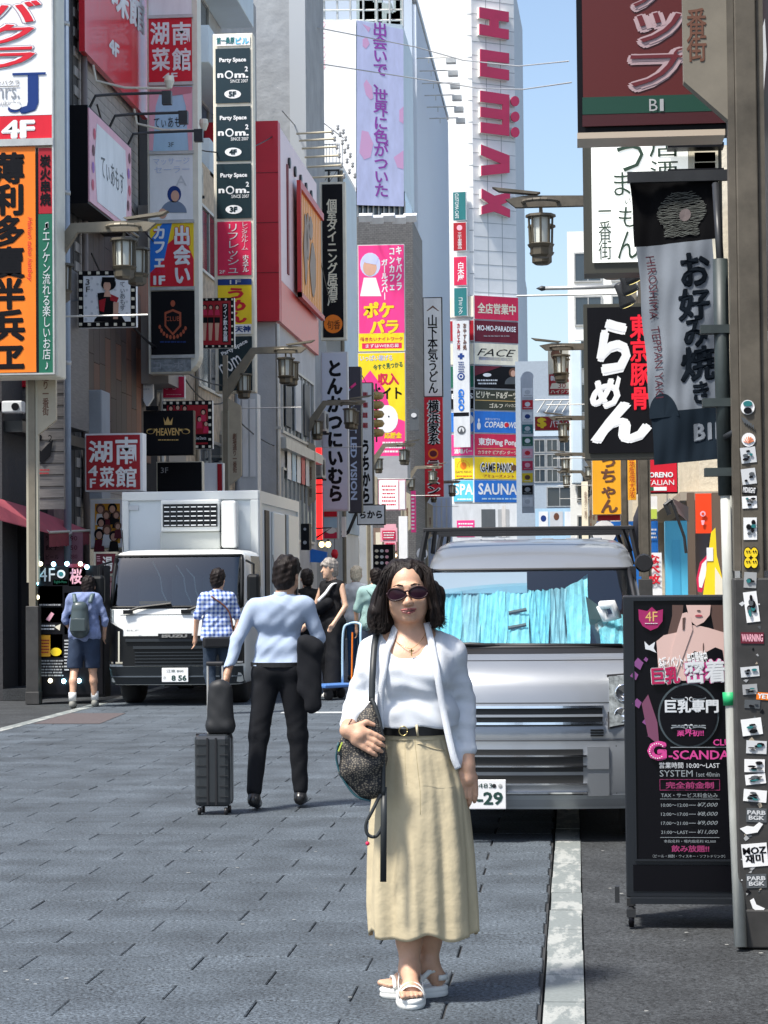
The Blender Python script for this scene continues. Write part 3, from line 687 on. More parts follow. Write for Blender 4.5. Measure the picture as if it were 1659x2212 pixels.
# red banner on the tiled wall
s = Sign('wall_banner', 'big glossy red restaurant banner slanting away high on the tiled wall', 'sign', 0, 0, 0, 90, origin=(FX+.16, 32.66, 9.65))
b = B().box(0, -.03, 0, 5.0, .06, 4.6).build('panel', mat('banner_red', (.72,.015,.03), .3, var=.06, coat=.4), s.root)
s.qtext('味館', [(236,-62),(309,8),(309,78),(236,20)], 'white', bold=.03, lay=.04); s.qtext('4F', [(230,78),(253,98),(252,130),(231,110)], 'white', bold=.05, lay=.04)
for a in (.7, 3.9):
    b = B().tube([(a, 0, -.05), (a, -.05, -.3), (a, -.5, -.42), (a, -1.2, -.45)], .02, 6); b.lathe([(.04,-.45),(.08,-.34),(.07,-.26)], (a, -1.2, 0), 10)
    tag(b.build('lamp_arm', CREAM, s.root), None)
# pink panel with black lamps
s = Sign('cafe_panel', 'pink framed cafe panel angled along the wall with three black lamps', 'sign', 0, 0, 0, 90, origin=(-7.0, onx(190, 300, -7.0).y, 7.13))
wdt = onx(281, 380, -7.0).y-s.O.y
B().box(-.02, 0, -.03, wdt+.02, .42, 1.42).build('cabinet', P('black'), s.root); B().box(0, -.02, 0, wdt, 0, 1.38).build('panel', P('lpink'), s.root)
B().prism([(.5,.08),(wdt-.5,.08),(wdt-.35,.7),(wdt-.5,1.25),(.5,1.25),(.35,.7)], -.028, -.021).build('print', P('white'), s.root)
V, F = glyphs('てぃあもす', False, .0); b = B(); b.v = [(.75+(wdt-1.4)*float(x), -.032, .5+.35*float(y)) for x, y, e in V]; b.f = F; b.build('lettering', P('dgrey'), s.root)
for k in range(9): B().lathe([(.09, -.027), (.02, -.03)], (.2+rd.random()*.15 if k % 2 else wdt-.3+rd.random()*.15, 0, .15+k*.13), 7, 'y').build('print', P(('purple','crimson','maroon')[k % 3]), s.root)
for a in (.3, 1.7, 3.1):
    b = B().tube([(a, .05, 1.42), (a, -.05, 1.62), (a+.2, -.3, 1.68), (a+.5, -.95, 1.75)], .022, 6); b.cbox((a+.55, -1.02, 1.68), (.12,.14,.2)); b.build('lamp_arm', DKM, s.root)
# menu column 1
def column(name, label, u, v, Y, cab, panels, depth=.35, cm=ALU):
    s = Sign(name, label, 'sign', u, v, Y); s.box(*cab, cm, 'cabinet', .0, depth, .0, bevel=.02)
    return s
s = Sign('menu_column', 'column of stacked floor signs topped by a red Hunan restaurant panel', 'sign', 372, 400, 37.0)
a0, b0, a1, b1 = s.q(319, -40, 428, 806); rr = .32
pts = [(a0, b1), (a0, b0), (a1-rr, b0)]+[(a1-rr+rr*math.sin(t), b0+rr-rr*math.cos(t)) for t in (.3,.6,.9,1.2,1.5)]+[(a1, b1)]
B().prism(pts, 0, .4).build('cabinet', CREAM, s.root); pts2 = [(x*.985+(.0), z+.02) for x, z in pts]
s.rect(321, -40, 414, 32, 'white'); s.rect(322, 39, 415, 177, 'red'); s.rect(323, 187, 416, 326, 'lblue'); s.rect(324, 335, 417, 475, 'white'); s.rect(325, 483, 419, 619, 'yellow'); s.rect(327, 629, 421, 766, 'black'); s.rect(327, 774, 413, 803, mat('stained_grey', (.2,.22,.23), .6, var=.5, vs=12))
for v in (33, 178, 327, 476, 620, 767): s.rect(320+v/100, v, 417+v/150, v+7, ALU, 'frame_bar', .02, t=.03)
s.text('湖', 325, 48, 366, 98, 'white', bold=.02); s.text('南', 372, 48, 413, 98, 'white', bold=.02); s.text('菜', 328, 104, 368, 154, 'white', bold=.02); s.text('館', 372, 104, 413, 154, 'white', bold=.02); s.text('4F', 352, 158, 384, 174, 'white', bold=.02)
s.poly([(323,188),(350,188),(337,230),(331,326),(323,326)], P('lpink')); s.poly([(416,188),(390,188),(402,230),(408,326),(416,326)], P('lpink')); s.poly([(323,188),(416,188),(414,202),(370,208),(325,202)], mat('print_rose', (.55,.2,.25), .5), lay=.026)
s.text('てぃあもす', 333, 254, 406, 276, 'black', lay=.032); s.text('3F', 364, 308, 376, 318, 'dgrey', lay=.032)
s.text('マッサージ', 332, 342, 410, 356, P('paleblue')); s.text('セーラー', 334, 360, 410, 374, P('paleblue')); s.text('A', 380, 380, 404, 402, P('lgrey'))
s.disc(377, 420, 15, 18, P('navy')); s.disc(379, 424, 9, 12, P('skin'), lay=.03); s.disc(376, 460, 28, 26, mat('print_slate', (.18,.24,.34), .5), a0=0, a1=180); s.disc(352, 462, 9, 11, P('skin'), lay=.029)
s.poly([(325,619),(325,560),(360,530),(395,500),(419,560),(419,619)], P('red')); s.poly([(325,590),(325,520),(352,483),(372,483),(356,560)], P('blue'), lay=.027)
for bd, m_, L in ((.09, 'red', .03), (.04, 'white', .036)): s.text('出会い', 376-bd*30, 489-bd*30, 412+bd*30, 612+bd*20, m_, True, bold=bd, lay=L)
for bd, m_, L in ((.09, 'red', .03), (.04, 'white', .036)): s.text('カフェ', 333-bd*20, 489, 356+bd*20, 578, m_, True, bold=bd, lay=L)
s.text('キラリ', 329, 583, 358, 593, 'crimson', bold=.04); s.text('1F', 332, 596, 358, 616, 'white', bold=.05, lay=.04)
EMB = mat('print_emblem', (.4,.08,.03), .5)
s.poly([(356,675),(374,668),(392,675),(392,705),(374,725),(356,705)], EMB); s.poly([(360,679),(374,673),(388,679),(388,703),(374,719),(360,703)], P('black'), lay=.03); s.text('CLUB', 359, 684, 389, 694, EMB, lay=.034)
s.disc(374, 656, 5, 7, EMB); s.bars(346, 736, 402, 742, 1, P('navy'))
for t in range(10):
    q_ = R(200+t*15); s.disc(374+30*math.cos(q_), 695-34*math.sin(q_)*1, 3, 5, EMB, n=6)
s.text('コーポ', 332, 780, 396, 797, P('grey'))
# menu column 2: party space
s = Sign('party_column', 'tall cream framed column repeating black party space panels', 'sign', 505, 450, 44.0)
s.box(462, 72, 549, 848, CREAM, 'cabinet', .0, .3, bevel=.02)
BT = mat('print_blue_black', (.012,.028,.035), .25)
s.rect(467, 78, 540, 99, 'white'); s.text('第一桑原', 468, 81, 507, 96, P('teal'), bold=.02); s.text('ビル', 509, 81, 538, 96, P('sky'), bold=.03)
RING = P('gold')
for k, (v0, fl) in enumerate(((105, '5F'), (230, '4F'), (354, '3F'))):
    du = k*1.2; s.rect(466+du, v0, 541+du, v0+118, BT)
    s.text('Party Space', 474+du, v0+20, 532+du, v0+32, 'white', bold=.04); s.text('n', 470+du, v0+54, 483+du, v0+64, 'white', bold=.04); s.text('m.', 507+du, v0+54, 537+du, v0+64, 'white', bold=.04)
    s.disc(495+du, v0+57, 9, 9, P('white')); s.disc(495+du, v0+57, 6, 6, BT, lay=.03); s.text('2', 529+du, v0+39, 536+du, v0+50, 'white', bold=.03); s.text('SINCE 2007', 498+du, v0+67, 536+du, v0+74, 'white')
    s.disc(503+du, v0+99, 18, 9.5, P('white')); s.text(fl, 494+du, v0+93, 511+du, v0+105, BT, bold=.06, lay=.036)
s.rect(470, 479, 543, 595, 'crimson'); s.text('リフレッシュ', 492, 484, 516, 590, P('lgrey'), True, bold=.0); s.text('レンタルルーム', 522, 481, 536, 540, P('lgrey'), True); s.text('ホステル', 524, 551, 538, 588, 'white', True, bold=.02); s.text('2F', 474, 584, 487, 591, 'white')
s.rect(471, 603, 544, 722, 'yellow'); s.rect(471, 603, 544, 616, 'navy', lay=.026, t=.003); s.text('1F', 497, 605, 521, 614, 'lgrey', lay=.034); s.rect(471, 701, 544, 722, 'white', lay=.026, t=.003)
s.text('うめん', 488, 622, 534, 698, 'red', True, bold=.05); s.text('天神', 508, 704, 542, 718, 'navy', bold=.04, lay=.036)
s.rect(473, 727, 545, 844, BT); s.text('Party Space', 476, 746, 538, 758, 'white', bold=.03, rot=28); s.text('nom.', 474, 775, 530, 800, 'white', bold=.0, rot=28)
s.poly([(506,820),(540,820),(523,838)], P('white')); s.text('B1', 513, 814, 534, 826, BT, bold=.05, lay=.034); s.rect(517, 812, 530, 822, 'white', 'print', .028, t=.002)
# framed square signs with bulb borders
def bulb_sign(label, u0, v0, u1, v1, Y, bulbs=(6,5), inner='white', edge=.12, group=None):
    s = Sign('framed_sign', label, 'sign', (u0+u1)/2, (v0+v1)/2, Y); s.box(u0, v0, u1, v1, P('white'), 'cabinet', 0, edge)
    s.rect(u0, v0, u1, v1, 'black', 'border'); w_ = (u1-u0)*.09; s.rect(u0+w_, v0+w_, u1-w_, v1-w_, inner, 'panel', .024)
    nb, nh = bulbs; m = P('cream'); sz = w_*.27
    for i in range(nb+1):
        for vv in (v0+w_/2, v1-w_/2): x = u0+w_/2+(u1-u0-w_)*i/nb; s.rect(x-sz, vv-sz, x+sz, vv+sz, m, 'bulb', .03, t=.03)
    for j in range(1, nh):
        for uu in (u0+w_/2, u1-w_/2): y = v0+w_/2+(v1-v0-w_)*j/nh; s.rect(uu-sz, y-sz, uu+sz, y+sz, m, 'bulb', .03, t=.03)
    return s
s = bulb_sign('square sign with bulb border showing a dark haired woman in black and red', 170, 585, 294, 707, 31.5, (6,6))
for i in range(8):
    for j in range(8): s.disc(187+i*12.6, 602+j*12.6, 3.2, 3.2, P('lgrey'), lay=.035, n=5) if (i+j) % 2 else None
s.poly([(205,692),(222,672),(240,668),(262,680),(272,696),(205,696)], P('black'), lay=.04); s.poly([(212,634),(232,632),(246,642),(250,676),(216,680)], P('black'), lay=.043)
s.poly([(215,650),(230,645),(226,675),(217,672)], P('dred'), lay=.047); s.poly([(238,635),(258,644),(254,654),(240,650)], P('dred'), lay=.047); s.poly([(246,654),(258,654),(256,690),(246,690)], P('skin'), lay=.045)
s.disc(236, 614, 16, 14, P('black'), lay=.045); s.disc(233, 619, 8, 11, P('skin'), lay=.05); s.poly([(222,600),(250,600),(250,612),(222,610)], P('black'), lay=.055); s.poly([(228,630),(238,630),(242,642),(226,642)], P('skin'), lay=.05)
s.text('3F', 187, 604, 196, 632, 'black', True, lay=.05); s.text('てぃあもす', 261, 610, 272, 672, 'dgrey', True, lay=.05)
FR = lambda s, u, v, k, hair='black', dress='red', L=.04: (s.disc(u, v, 4.5*k, 5*k, P(hair), lay=L), s.disc(u, v+1*k, 2.8*k, 3.6*k, P('skin'), lay=L+.004), s.poly([(u-5*k, v+16*k), (u-3.5*k, v+5*k), (u+3.5*k, v+5*k), (u+5*k, v+16*k)], P(dress), lay=L+.002))
s = bulb_sign('red sign with three dancers and bulb border beside the yellow noodle panel', 430, 644, 506, 752, 39.5, (5,7), 'dred')
for u in (443, 456, 470): FR(s, u, 664, 1.1, 'black', 'crimson'); s.poly([(u-5,690),(u+5,690),(u+2,736),(u-4,736)], P('skin'), lay=.04); s.poly([(u-6,686),(u+6,686),(u+6,698),(u-6,698)], P('black'), lay=.044)
s.rect(481, 656, 494, 740, 'black', lay=.036, t=.003); s.text('ワイン飲み放題', 483, 658, 492, 738, 'white', True, bold=.03, lay=.045)
s = bulb_sign('red dancers sign with bulb border partly behind the black crown sign', 352, 866, 459, 970, 36.2, (7,6), 'dred')
for u, v in ((440,890),(446,915),(432,905),(400,882),(385,880),(370,882)): FR(s, u, v, 1.3, 'black', 'crimson')
s.rect(418, 938, 450, 956, 'black', lay=.036, t=.003); s.text('Live Dance', 422, 943, 446, 950, 'white', lay=.045)
s = Sign('crown_sign', 'black sign with gold crown and gold lettering above the truck', 'sign', 365, 930, 34.5)
s.box(310, 887, 418, 983, P('black'), 'cabinet', 0, .2); s.rect(311, 888, 417, 982, 'black'); s.text('HEAVEN', 338, 925, 388, 941, 'gold', bold=.02)
s.poly([(354,902),(358,912),(363,900),(368,912),(374,902),(372,918),(356,918)], P('gold')); 
for sg in (-1, 1): s.disc(364+sg*38, 932, 9, 6, P('gold')); s.disc(364+sg*38, 933, 7, 4, P('black'), lay=.03); s.disc(364+sg*30, 929, 8, 2.4, P('gold'))
s.bars(342, 948, 386, 953, 1, 'gold'); s.rect(318, 878, 345, 887, 'black', 'cap', .0, t=.1)
s = Sign('black_floor_sign', 'black 3F sign just above the white truck box', 'sign', 388, 1030, 35.5)
s.box(338, 997, 437, 1066, P('cream'), 'cabinet', 0, .2); s.rect(341, 999, 436, 1066, 'black'); s.text('3F', 348, 1010, 364, 1022, P('grey'))
s = Sign('square_restaurant_sign', 'square red Hunan restaurant sign with white brush characters by the drainpipe', 'sign', 245, 1000, 30.6)
s.box(184, 936, 308, 1061, P('white'), 'cabinet', 0, .28); s.rect(187, 940, 303, 1058, 'dred')
s.text('湖', 192, 952, 244, 1000, 'white', bold=.02); s.text('南', 250, 944, 298, 1004, 'white', bold=.02); s.text('4', 191, 1006, 212, 1029, 'white', bold=.02); s.text('F', 195, 1034, 208, 1054, 'white', bold=.02); s.text('菜', 216, 1008, 248, 1053, 'white', bold=.02); s.text('館', 250, 1008, 296, 1053, 'white', bold=.02)
s = Sign('face_poster', 'ornate white framed poster crowded with smiling faces', 'poster', 230, 1130, 31.5)
s.box(195, 1077, 265, 1186, P('cream'), 'cabinet', 0, .12); s.frame(206, 1088, 261, 1174, P('white'), .06, y0=-.05); s.rect(206, 1088, 261, 1174, 'amber')
for k, (u, v, kk) in enumerate(((218,1099,2.2),(244,1098,2.2),(231,1112,2),(220,1128,2.1),(253,1112,1.8),(216,1154,2.4),(233,1144,2.2),(248,1158,2.3),(257,1136,1.7))): FR(s, u, v, kk, ('brown','black')[k % 2], ('white','black','maroon')[k % 3], .03+k*.005)
s = Sign('small_red_sign', 'small dark red plate in a cream frame beside the truck windscreen', 'sign', 228, 1218, 29.6)
s.box(203, 1192, 254, 1244, P('cream'), 'cabinet', 0, .1); s.rect(208, 1196, 250, 1239, 'maroon'); s.text('湯', 222, 1202, 244, 1234, 'white', bold=.02); s.bars(210, 1200, 219, 1214, 3, 'lpink')
s = Sign('pink_notice', 'pale pink paper notice behind the walking man', 'poster', 245, 1266, 29.9)
s.box(228, 1246, 262, 1290, P('lpink'), 'board', 0, .05); s.text('て', 236, 1254, 256, 1278, 'dred')
s = Sign('magenta_plate', 'crimson 5F plate hanging below the menu column', 'sign', 375, 836, 38.5)
s.box(351, 812, 399, 861, P('white'), 'cabinet', 0, .1); s.rect(353, 814, 398, 859, 'crimson'); s.text('5F', 358, 819, 367, 826, 'lpink'); s.text('C', 355, 831, 364, 842, 'lpink'); s.text('S', 373, 831, 382, 842, 'lpink'); s.bars(360, 851, 392, 854, 1, 'lpink')
s = Sign('ghost_sign', 'white back-lit arrow sign with pale lettering', 'sign', 304, 845, 37.8)
s.poly([(288,806),(333,806),(333,860),(320,880),(310,862),(288,850)], P('white'), 'panel', .0, t=.12); s.bars(292, 815, 328, 846, 4, 'lgrey', lay=.13)
s = Sign('bulb_strip', 'narrow vertical strip of amber bulbs on a green board', 'sign', 270, 850, 38.2)
s.box(264, 790, 280, 885, P('green'), 'board', 0, .1)
for k in range(16): s.rect(272, 792+k*5.8, 276, 795+k*5.8, P('gold'), 'bulb', .02, t=.02)
# dark wall art left of the pipe
s = Sign('rooster_board', 'weathered board with a black rooster shape behind the first lamp post', 'sign', 100, 960, 28.6)
s.box(70, 800, 138, 1100, mat('grey_plank'), 'board', 0, .08)
for k in range(12): s.rect(70, 800+k*25, 138, 801.5+k*25, P('black'), 'plank_gap', .005, t=.005)
s.poly([(72,960),(90,975),(104,960),(116,950),(110,985),(92,1002),(76,985)], P('black')); s.disc(82, 945, 10, 8, P('black')); s.text('2', 105, 940, 114, 955, 'black'); s.bars(74, 1012, 108, 1026, 2, 'dred')
# the two sun-lit strips above that shop
s = Sign('shop_fascia', 'thin cream and red shop fascia under the tall orange sign', 'sign', 60, 828, 29.5)
s.box(-40, 818, 118, 840, P('cream'), 'fascia', 0, .2); s.rect(40, 822, 68, 836, 'red'); s.rect(96, 822, 112, 836, 'red')
s = thing('security_camera', 'white security camera under the fascia at the picture edge', 'camera', at(18, 880, 28.5)); l = s.location
B().cbox((0,0,0), (.42,.2,.16)).build('camera_body', P('lgrey'), s, bevel=.02); B().lathe([(.05,-.12),(.06,-.02)], (.12,0,0), 12, 'y').build('lens', P('black'), s); B().box(-.2,.05,.08,-.14,.5,.3).build('bracket', ALU, s)
# awning
PINK = mat('awning_cloth', (.5,.1,.13), .75, var=.12, vs=5)
r = thing('awning', 'faded pink shop awning with a frilled valance at the left edge', 'awning', (FX, 29.3, 2.3))
A = [at(-60, 1060, 27.2), at(71, 1098, 29.6), at(193, 1146, 31.2), at(106, 1150, 29.2), at(-60, 1106, 26.8)]
b = B(); b.add([tuple(p) for p in A]+[(p.x, p.y, p.z-.015) for p in A], [(4,3,2,1,0),(5,6,7,8,9)]+[(i,(i+1)%5,(i+1)%5+5,i+5) for i in range(5)])
b.build('canopy', PINK, r, w=True)
b = B(); P0, P1 = A[3], A[2]; n_ = 22; vs = []
for i in range(n_+1):
    p_ = P0.lerp(P1, i/n_); o_ = .025*math.sin(i*1.9); vs += [(p_.x, p_.y+o_*.3, p_.z), (p_.x+.0, p_.y-o_, p_.z-.2-.02*math.sin(i*3.1))]
b.grid(vs, n_+1, 2); b.build('valance', mat('valance_cloth', (.33,.06,.07), .8, var=.2, vs=9), r, w=True)
b = B().tube([A[3], A[2]], .02, 6).tube([A[3], (FX, 29.4, 2.5)], .015, 6).build('frame', CREAM, r, w=True)
s = Sign('price_list', 'faded pink price list hanging under the awning', 'poster', 150, 1190, 30.2)
s.box(95, 1150, 178, 1250, mat('faded_pink', (.28,.13,.17), .7, var=.2), 'board', 0, .04); 
for k in range(4): s.text(('ラーメン','餃子','ビール','定食')[k], 100, 1158+k*20, 128, 1168+k*20, 'black'); s.text(('790','750','1,280','890')[k], 145, 1158+k*20, 168, 1168+k*20, 'maroon')
# lit menu stand
s = Sign('menu_stand', 'black menu stand edged with blinking cyan bulbs beside the lamp post', 'menu board', 145, 1370, 27.6)
s.box(74, 1222, 226, 1506, P('black'), 'cabinet', 0, .35); s.rect(80, 1226, 222, 1500, 'black')
s.text('4F', 86, 1227, 120, 1256, P('lgrey')); s.disc(133, 1240, 9, 9, P('white')); s.disc(133, 1240, 5, 5, P('teal'), lay=.03); s.rect(115, 1252, 148, 1264, 'yellow'); s.text('English Menu', 118, 1254, 145, 1261, 'green')
s.rect(149, 1218, 186, 1266, 'maroon'); s.text('桜', 152, 1228, 178, 1262, 'lpink', bold=.02)
FOOD = [mat('food_%d' % k, c, .5, var=.6, vs=14) for k, c in enumerate(((.12,.06,.03), (.05,.02,.015), (.16,.05,.04)))]
s.rect(86, 1266, 136, 1304, FOOD[0]); s.rect(86, 1312, 136, 1345, FOOD[1]); s.poly([(100,1338),(112,1322),(118,1326),(108,1342)], P('lpink')); s.bars(86, 1303, 132, 1310, 1, 'grey'); s.bars(86, 1348, 120, 1362, 2, 'lgrey'); s.poly([(118,1354),(132,1348),(130,1362)], P('cream'))
s.rect(88, 1370, 136, 1420, 'orange'); s.rect(90, 1372, 110, 1418, P('amber'), lay=.026, t=.003); s.disc(122, 1408, 12, 9, P('yellow')); s.bars(90, 1380, 108, 1412, 5, 'dred', lay=.034)
s.bars(88, 1424, 138, 1462, 6, 'grey'); s.bars(140, 1380, 152, 1450, 10, 'lgrey'); s.rect(140, 1280, 190, 1370, FOOD[2])
BULB = mat('bulb_cyan', (.35,.8,1), .3, emit=9); BULB2 = mat('bulb_warm', (1,.9,.6), .3, emit=3)
for (u, v, k) in ((81,1238,0),(81,1260,0),(83,1290,1),(82,1320,0),(83,1349,0),(84,1380,1),(83,1409,0),(85,1438,0),(76,1470,1),(90,1218,1),(118,1219,0),(147,1218,0),(176,1218,1),(190,1225,0),(111,1470,1),(140,1471,0),(173,1470,0)):
    a, z = s.ab(u, v); B().lathe([(.005,-.03),(.022,-.02),(.03,0),(.022,.02),(.005,.03)], (a, -.06, z), 8).build('bulb', BULB2 if k else BULB, s.root, True)
# ------- farther left signs
s = Sign('izakaya_column', 'tall black column sign with white characters and an orange disc', 'sign', 720, 560, 62)
s.box(692, 393, 747, 734, CREAM, 'cabinet', 0, .3); s.rect(697, 398, 741, 729, 'black'); s.text('個室ダイニング居酒屋', 706, 430, 729, 661, P('cream'), True, bold=.02)
s.disc(720, 700, 20, 20, P('orange'), n=24); s.text('旬香', 707, 692, 735, 712, 'black', bold=.0, lay=.034)
s = Sign('cutlet_column', 'tall white column sign with black brush hiragana', 'sign', 723, 930, 60)
s.box(694, 760, 752, 1104, P('lgrey'), 'cabinet', 0, .3); s.rect(697, 763, 749, 1101, mat('print_pale', (.55,.6,.7), .4)); s.text('とんかつにいむら', 707, 778, 742, 1084, 'black', True, bold=.05)
s = Sign('led_column', 'dark column with pale English lettering reading downwards', 'sign', 765, 950, 63)
s.box(751, 792, 780, 1108, P('black'), 'cabinet', 0, .5); s.rect(752, 793, 779, 1107, mat('print_dark_mauve', (.05,.045,.06), .4)); s.text('NEXT LED VISION', 757, 868, 771, 1080, P('paleblue'), bold=.03, rot=90); s.poly([(754,838),(768,826),(770,831),(757,842)], P('pink')); s.poly([(752,841),(758,836),(760,840),(754,845)], P('lavender'))
s = Sign('eatery_column', 'white column sign with black hiragana half hidden behind the dark column', 'sign', 792, 960, 66)
s.box(779, 826, 806, 1090, P('black'), 'cabinet', 0, .4); s.rect(780, 828, 804, 1088, 'white'); s.text('うちから', 782, 950, 800, 1086, 'black', True, bold=.05); s.bars(784, 842, 796, 930, 4, 'dred', fill=.5)
s = Sign('eatery_box_sign', 'low white box sign with black hiragana under the column signs', 'sign', 802, 1112, 68)
s.box(771, 1090, 832, 1134, P('black'), 'cabinet', 0, .3); s.rect(773, 1092, 830, 1132, 'white'); s.text('ちから', 776, 1103, 826, 1120, 'black', bold=.04)
s = Sign('red_light_column', 'glowing red vertical light tube beside the white cutlet sign', 'sign', 690, 1055, 58)
s.box(683, 966, 695, 1165, mat('red_tube', (.9,.02,.02), .3, emit=1.2), 'tube', 0, .15); 
for v in (1046, 1064): s.rect(682, v, 696, v+3, 'black', 'clamp', .0, t=.03)
s = Sign('blue_canopy_board', 'blue board sloping over the street entrance', 'sign', 682, 1200, 56); s.poly([(667,1184),(708,1193),(706,1216),(668,1214)], P('blue'), 'board', 0, t=.15)
s = Sign('pink_billboard', 'bright pink job advert billboard with yellow block lettering', 'billboard', 824, 645, 90.6)
s.box(773, 528, 874, 759, P('lgrey'), 'cabinet', 0, .3); HP = P('pink'); s.rect(775, 530, 873, 720, HP); s.rect(775, 720, 873, 758, 'yellow')
for (g, u0, v0, u1, v1) in (('キャバクラ', 855, 532, 869, 628), ('コンカフェ', 841, 536, 853, 628), ('ガールズバー', 824, 560, 838, 648)): s.text(g, u0, v0, u1, v1, 'white', True, bold=.05)
for bd, m_, L in ((.12, 'crimson', .028), (.06, 'yellow', .034)): s.text('ポケ', 786-bd*20, 652, 850+bd*20, 688, m_, bold=bd, lay=L); s.text('パラ', 800-bd*20, 690, 860+bd*20, 722, m_, bold=bd, lay=L)
s.text('働きたいナイトワーク', 778, 728, 870, 737, 'crimson', bold=.02); s.rect(782, 741, 868, 753, 'crimson', lay=.026, t=.003); s.text('まずはWEB応募', 790, 743, 862, 751, 'white', lay=.034)
s.disc(800, 572, 22, 26, P('lavender')); s.disc(799, 578, 15, 18, P('skin'), lay=.03); s.poly([(778,640),(786,600),(812,600),(824,640)], P('white')); s.poly([(782,560),(796,548),(818,556),(812,572),(790,568)], P('lavender'), lay=.034)
s = Sign('yellow_billboard', 'yellow and pink job advert board with a white rounded shape', 'billboard', 824, 870, 90.3)
s.box(773, 761, 876, 987, P('lgrey'), 'cabinet', 0, .3); s.rect(775, 763, 875, 985, 'yellow'); s.rect(775, 763, 875, 785, HP, lay=.014, t=.003)
s.text('いっぱい稼げる', 778, 767, 848, 780, 'lavender', bold=.02); s.text('今すぐ見つかる', 806, 784, 870, 797, 'green', bold=.03, rot=6)
s.poly([(775,985),(775,830),(800,800),(830,840),(848,900),(875,910),(875,985)], HP); s.text('収入', 816, 806, 862, 832, 'crimson', bold=.05, lay=.034); s.text('バイト', 800, 836, 868, 862, 'black', bold=.03, lay=.034)
s.disc(836, 905, 24, 30, P('white'), lay=.034); s.disc(840, 900, 1.8, 2, P('black'), lay=.04); s.text('応援金', 830, 934, 868, 948, 'yellow', bold=.06, lay=.036); s.bars(826, 952, 870, 980, 3, 'white')
s = thing('gold_ball_stack', 'stack of gold netted balls hanging beside the yellow advert', 'decoration', at(813, 895, 70.5)); l = s.location
for k in range(5): zz = (k-2)*.3; B().lathe([(.02,zz-.14),(.2,zz-.11),(.27,zz),(.2,zz+.11),(.02,zz+.14)], (0,0,0), 12).build('ball', mat('gold_net', (.4,.26,.08), .5, var=.4, vs=20), s, True)
B().tube([(0,0,-.9),(0,0,1)], .03, 6).build('pole', DKM, s)
# lavender billboard lettering (attached to the corner building faces)
ang = math.degrees(math.atan2(c1.y-c0.y, c1.x-c0.x))
s = Sign('lavender_billboard', 'tall lavender billboard with purple vertical lettering and pink petals', 'billboard', 0, 0, 0, ang, origin=(c0.x, c0.y-.02, c0.z))
s.poly([(771,44),(871,64),(872,446),(771,443)], mat('print_lavender', (.5,.53,.76), .45, var=.04), 'panel', .0, t=.02)
PET = mat('print_petal', (.66,.38,.62), .5); 
for pl_ in ([(785,182),(791,172),(803,188),(806,212),(800,216),(790,205)], [(781,282),(795,285),(806,310),(800,340),(786,345),(776,330)], [(862,238),(871,230),(871,268),(862,262)], [(850,340),(871,325),(871,366),(858,362)], [(783,85),(792,80),(798,95),(790,106),(783,100)], [(783,52),(800,60),(796,70)]): s.poly(pl_, PET, lay=.024)
s.text('出会いで、世界に色がついた', 806, 48, 838, 425, P('purple'), True, bold=.015, lay=.034)
ang = math.degrees(math.atan2(c0.y-c_.y, c0.x-c_.x))
s = Sign('white_billboard', 'white sunlit billboard face with faint pink vertical lettering', 'billboard', 0, 0, 0, ang, origin=(c0.x, c0.y-.02, c0.z))
s.poly([(640,49),(769,44),(769,443),(640,440)], P('white'), 'panel', .0, t=.02); s.text('わたしの毎', 689, 42, 704, 150, mat('print_pale_rose', (.75,.45,.5), .5), True, lay=.03)
s = thing('billboard_spotlights', 'row of floodlights on arms under the lavender billboard', 'floodlights', at(800, 468, 90)); l = s.location
for k in range(5):
    p_ = at(790+k*24, 470+(k % 2)*4, 89.6+k*.1)-l; q_ = Vector((p_.x, p_.y+2.0, p_.z+.15)); B().tube([tuple(q_), tuple(p_)], .03, 5).build('arm', ALU, s); B().cbox(p_, (.55,.3,.28), Matrix.Rotation(.5, 3, 'X')).build('floodlight', P('lgrey'), s)
# udon and ramen column
s = Sign('udon_column', 'slim white column sign with black udon shop characters', 'sign', 935, 750, 100.6)
s.box(914, 642, 956, 857, P('black'), 'cabinet', 0, .3); s.rect(916, 644, 954, 856, 'white'); s.poly([(921,672),(935,660),(949,672),(946,672),(935,664),(924,672)], P('brown')); s.text('山下本気うどん', 924, 680, 946, 850, 'black', True, bold=.02)
s = Sign('ramen_column', 'slim red column sign with white outlined ramen characters', 'sign', 936, 965, 100.3)
s.box(917, 858, 957, 1073, P('red'), 'cabinet', 0, .3); s.rect(918, 859, 956, 1072, 'red')
for bd, m_, L in ((.1, 'white', .034), (.02, 'black', .045)): s.text('横浜家系', 926-bd*40, 864, 948+bd*40, 962, m_, True, bold=bd, lay=L); s.text('ラーメン', 926-bd*40, 994, 948+bd*40, 1068, m_, True, bold=bd, lay=L)
s.disc(936, 980, 11, 11, P('orange')); s.disc(936, 980, 8, 7, P('maroon'), lay=.03)
# boards on the tower corner
def tsign(label, v0, v1, base, name='tower_board'):
    s = Sign(name, label, 'sign', 0, 0, 0, math.degrees(hang), group='stacked tenant boards on the white tower', origin=(hc.x-.0, hc.y-.25, zat((v0+v1)/2, YH)))
    s.box(1024, v0, 1120, v1, P('lgrey'), 'cabinet', .0, .2); s.rect(1025, v0+1, 1119, v1-1, base); return s
s = tsign('red tenant board with cream characters, top of the tower stack', 640, 692, 'crimson'); s.text('全店営業中', 1030, 655, 1114, 680, 'cream', bold=.06)
s = tsign('dark maroon tenant board lettered in white capitals below the red one', 693, 741, 'maroon'); s.text('MO-MO-PARADISE', 1030, 704, 1114, 716, 'white', bold=.03); s.bars(1044, 724, 1100, 728, 1, 'grey')
s = tsign('cream tenant board with slanted black four letter name', 742, 789, 'cream'); s.text('FACE', 1030, 754, 1114, 770, 'black', shear=.4); s.rect(1034, 772, 1108, 779, P('lavender'))
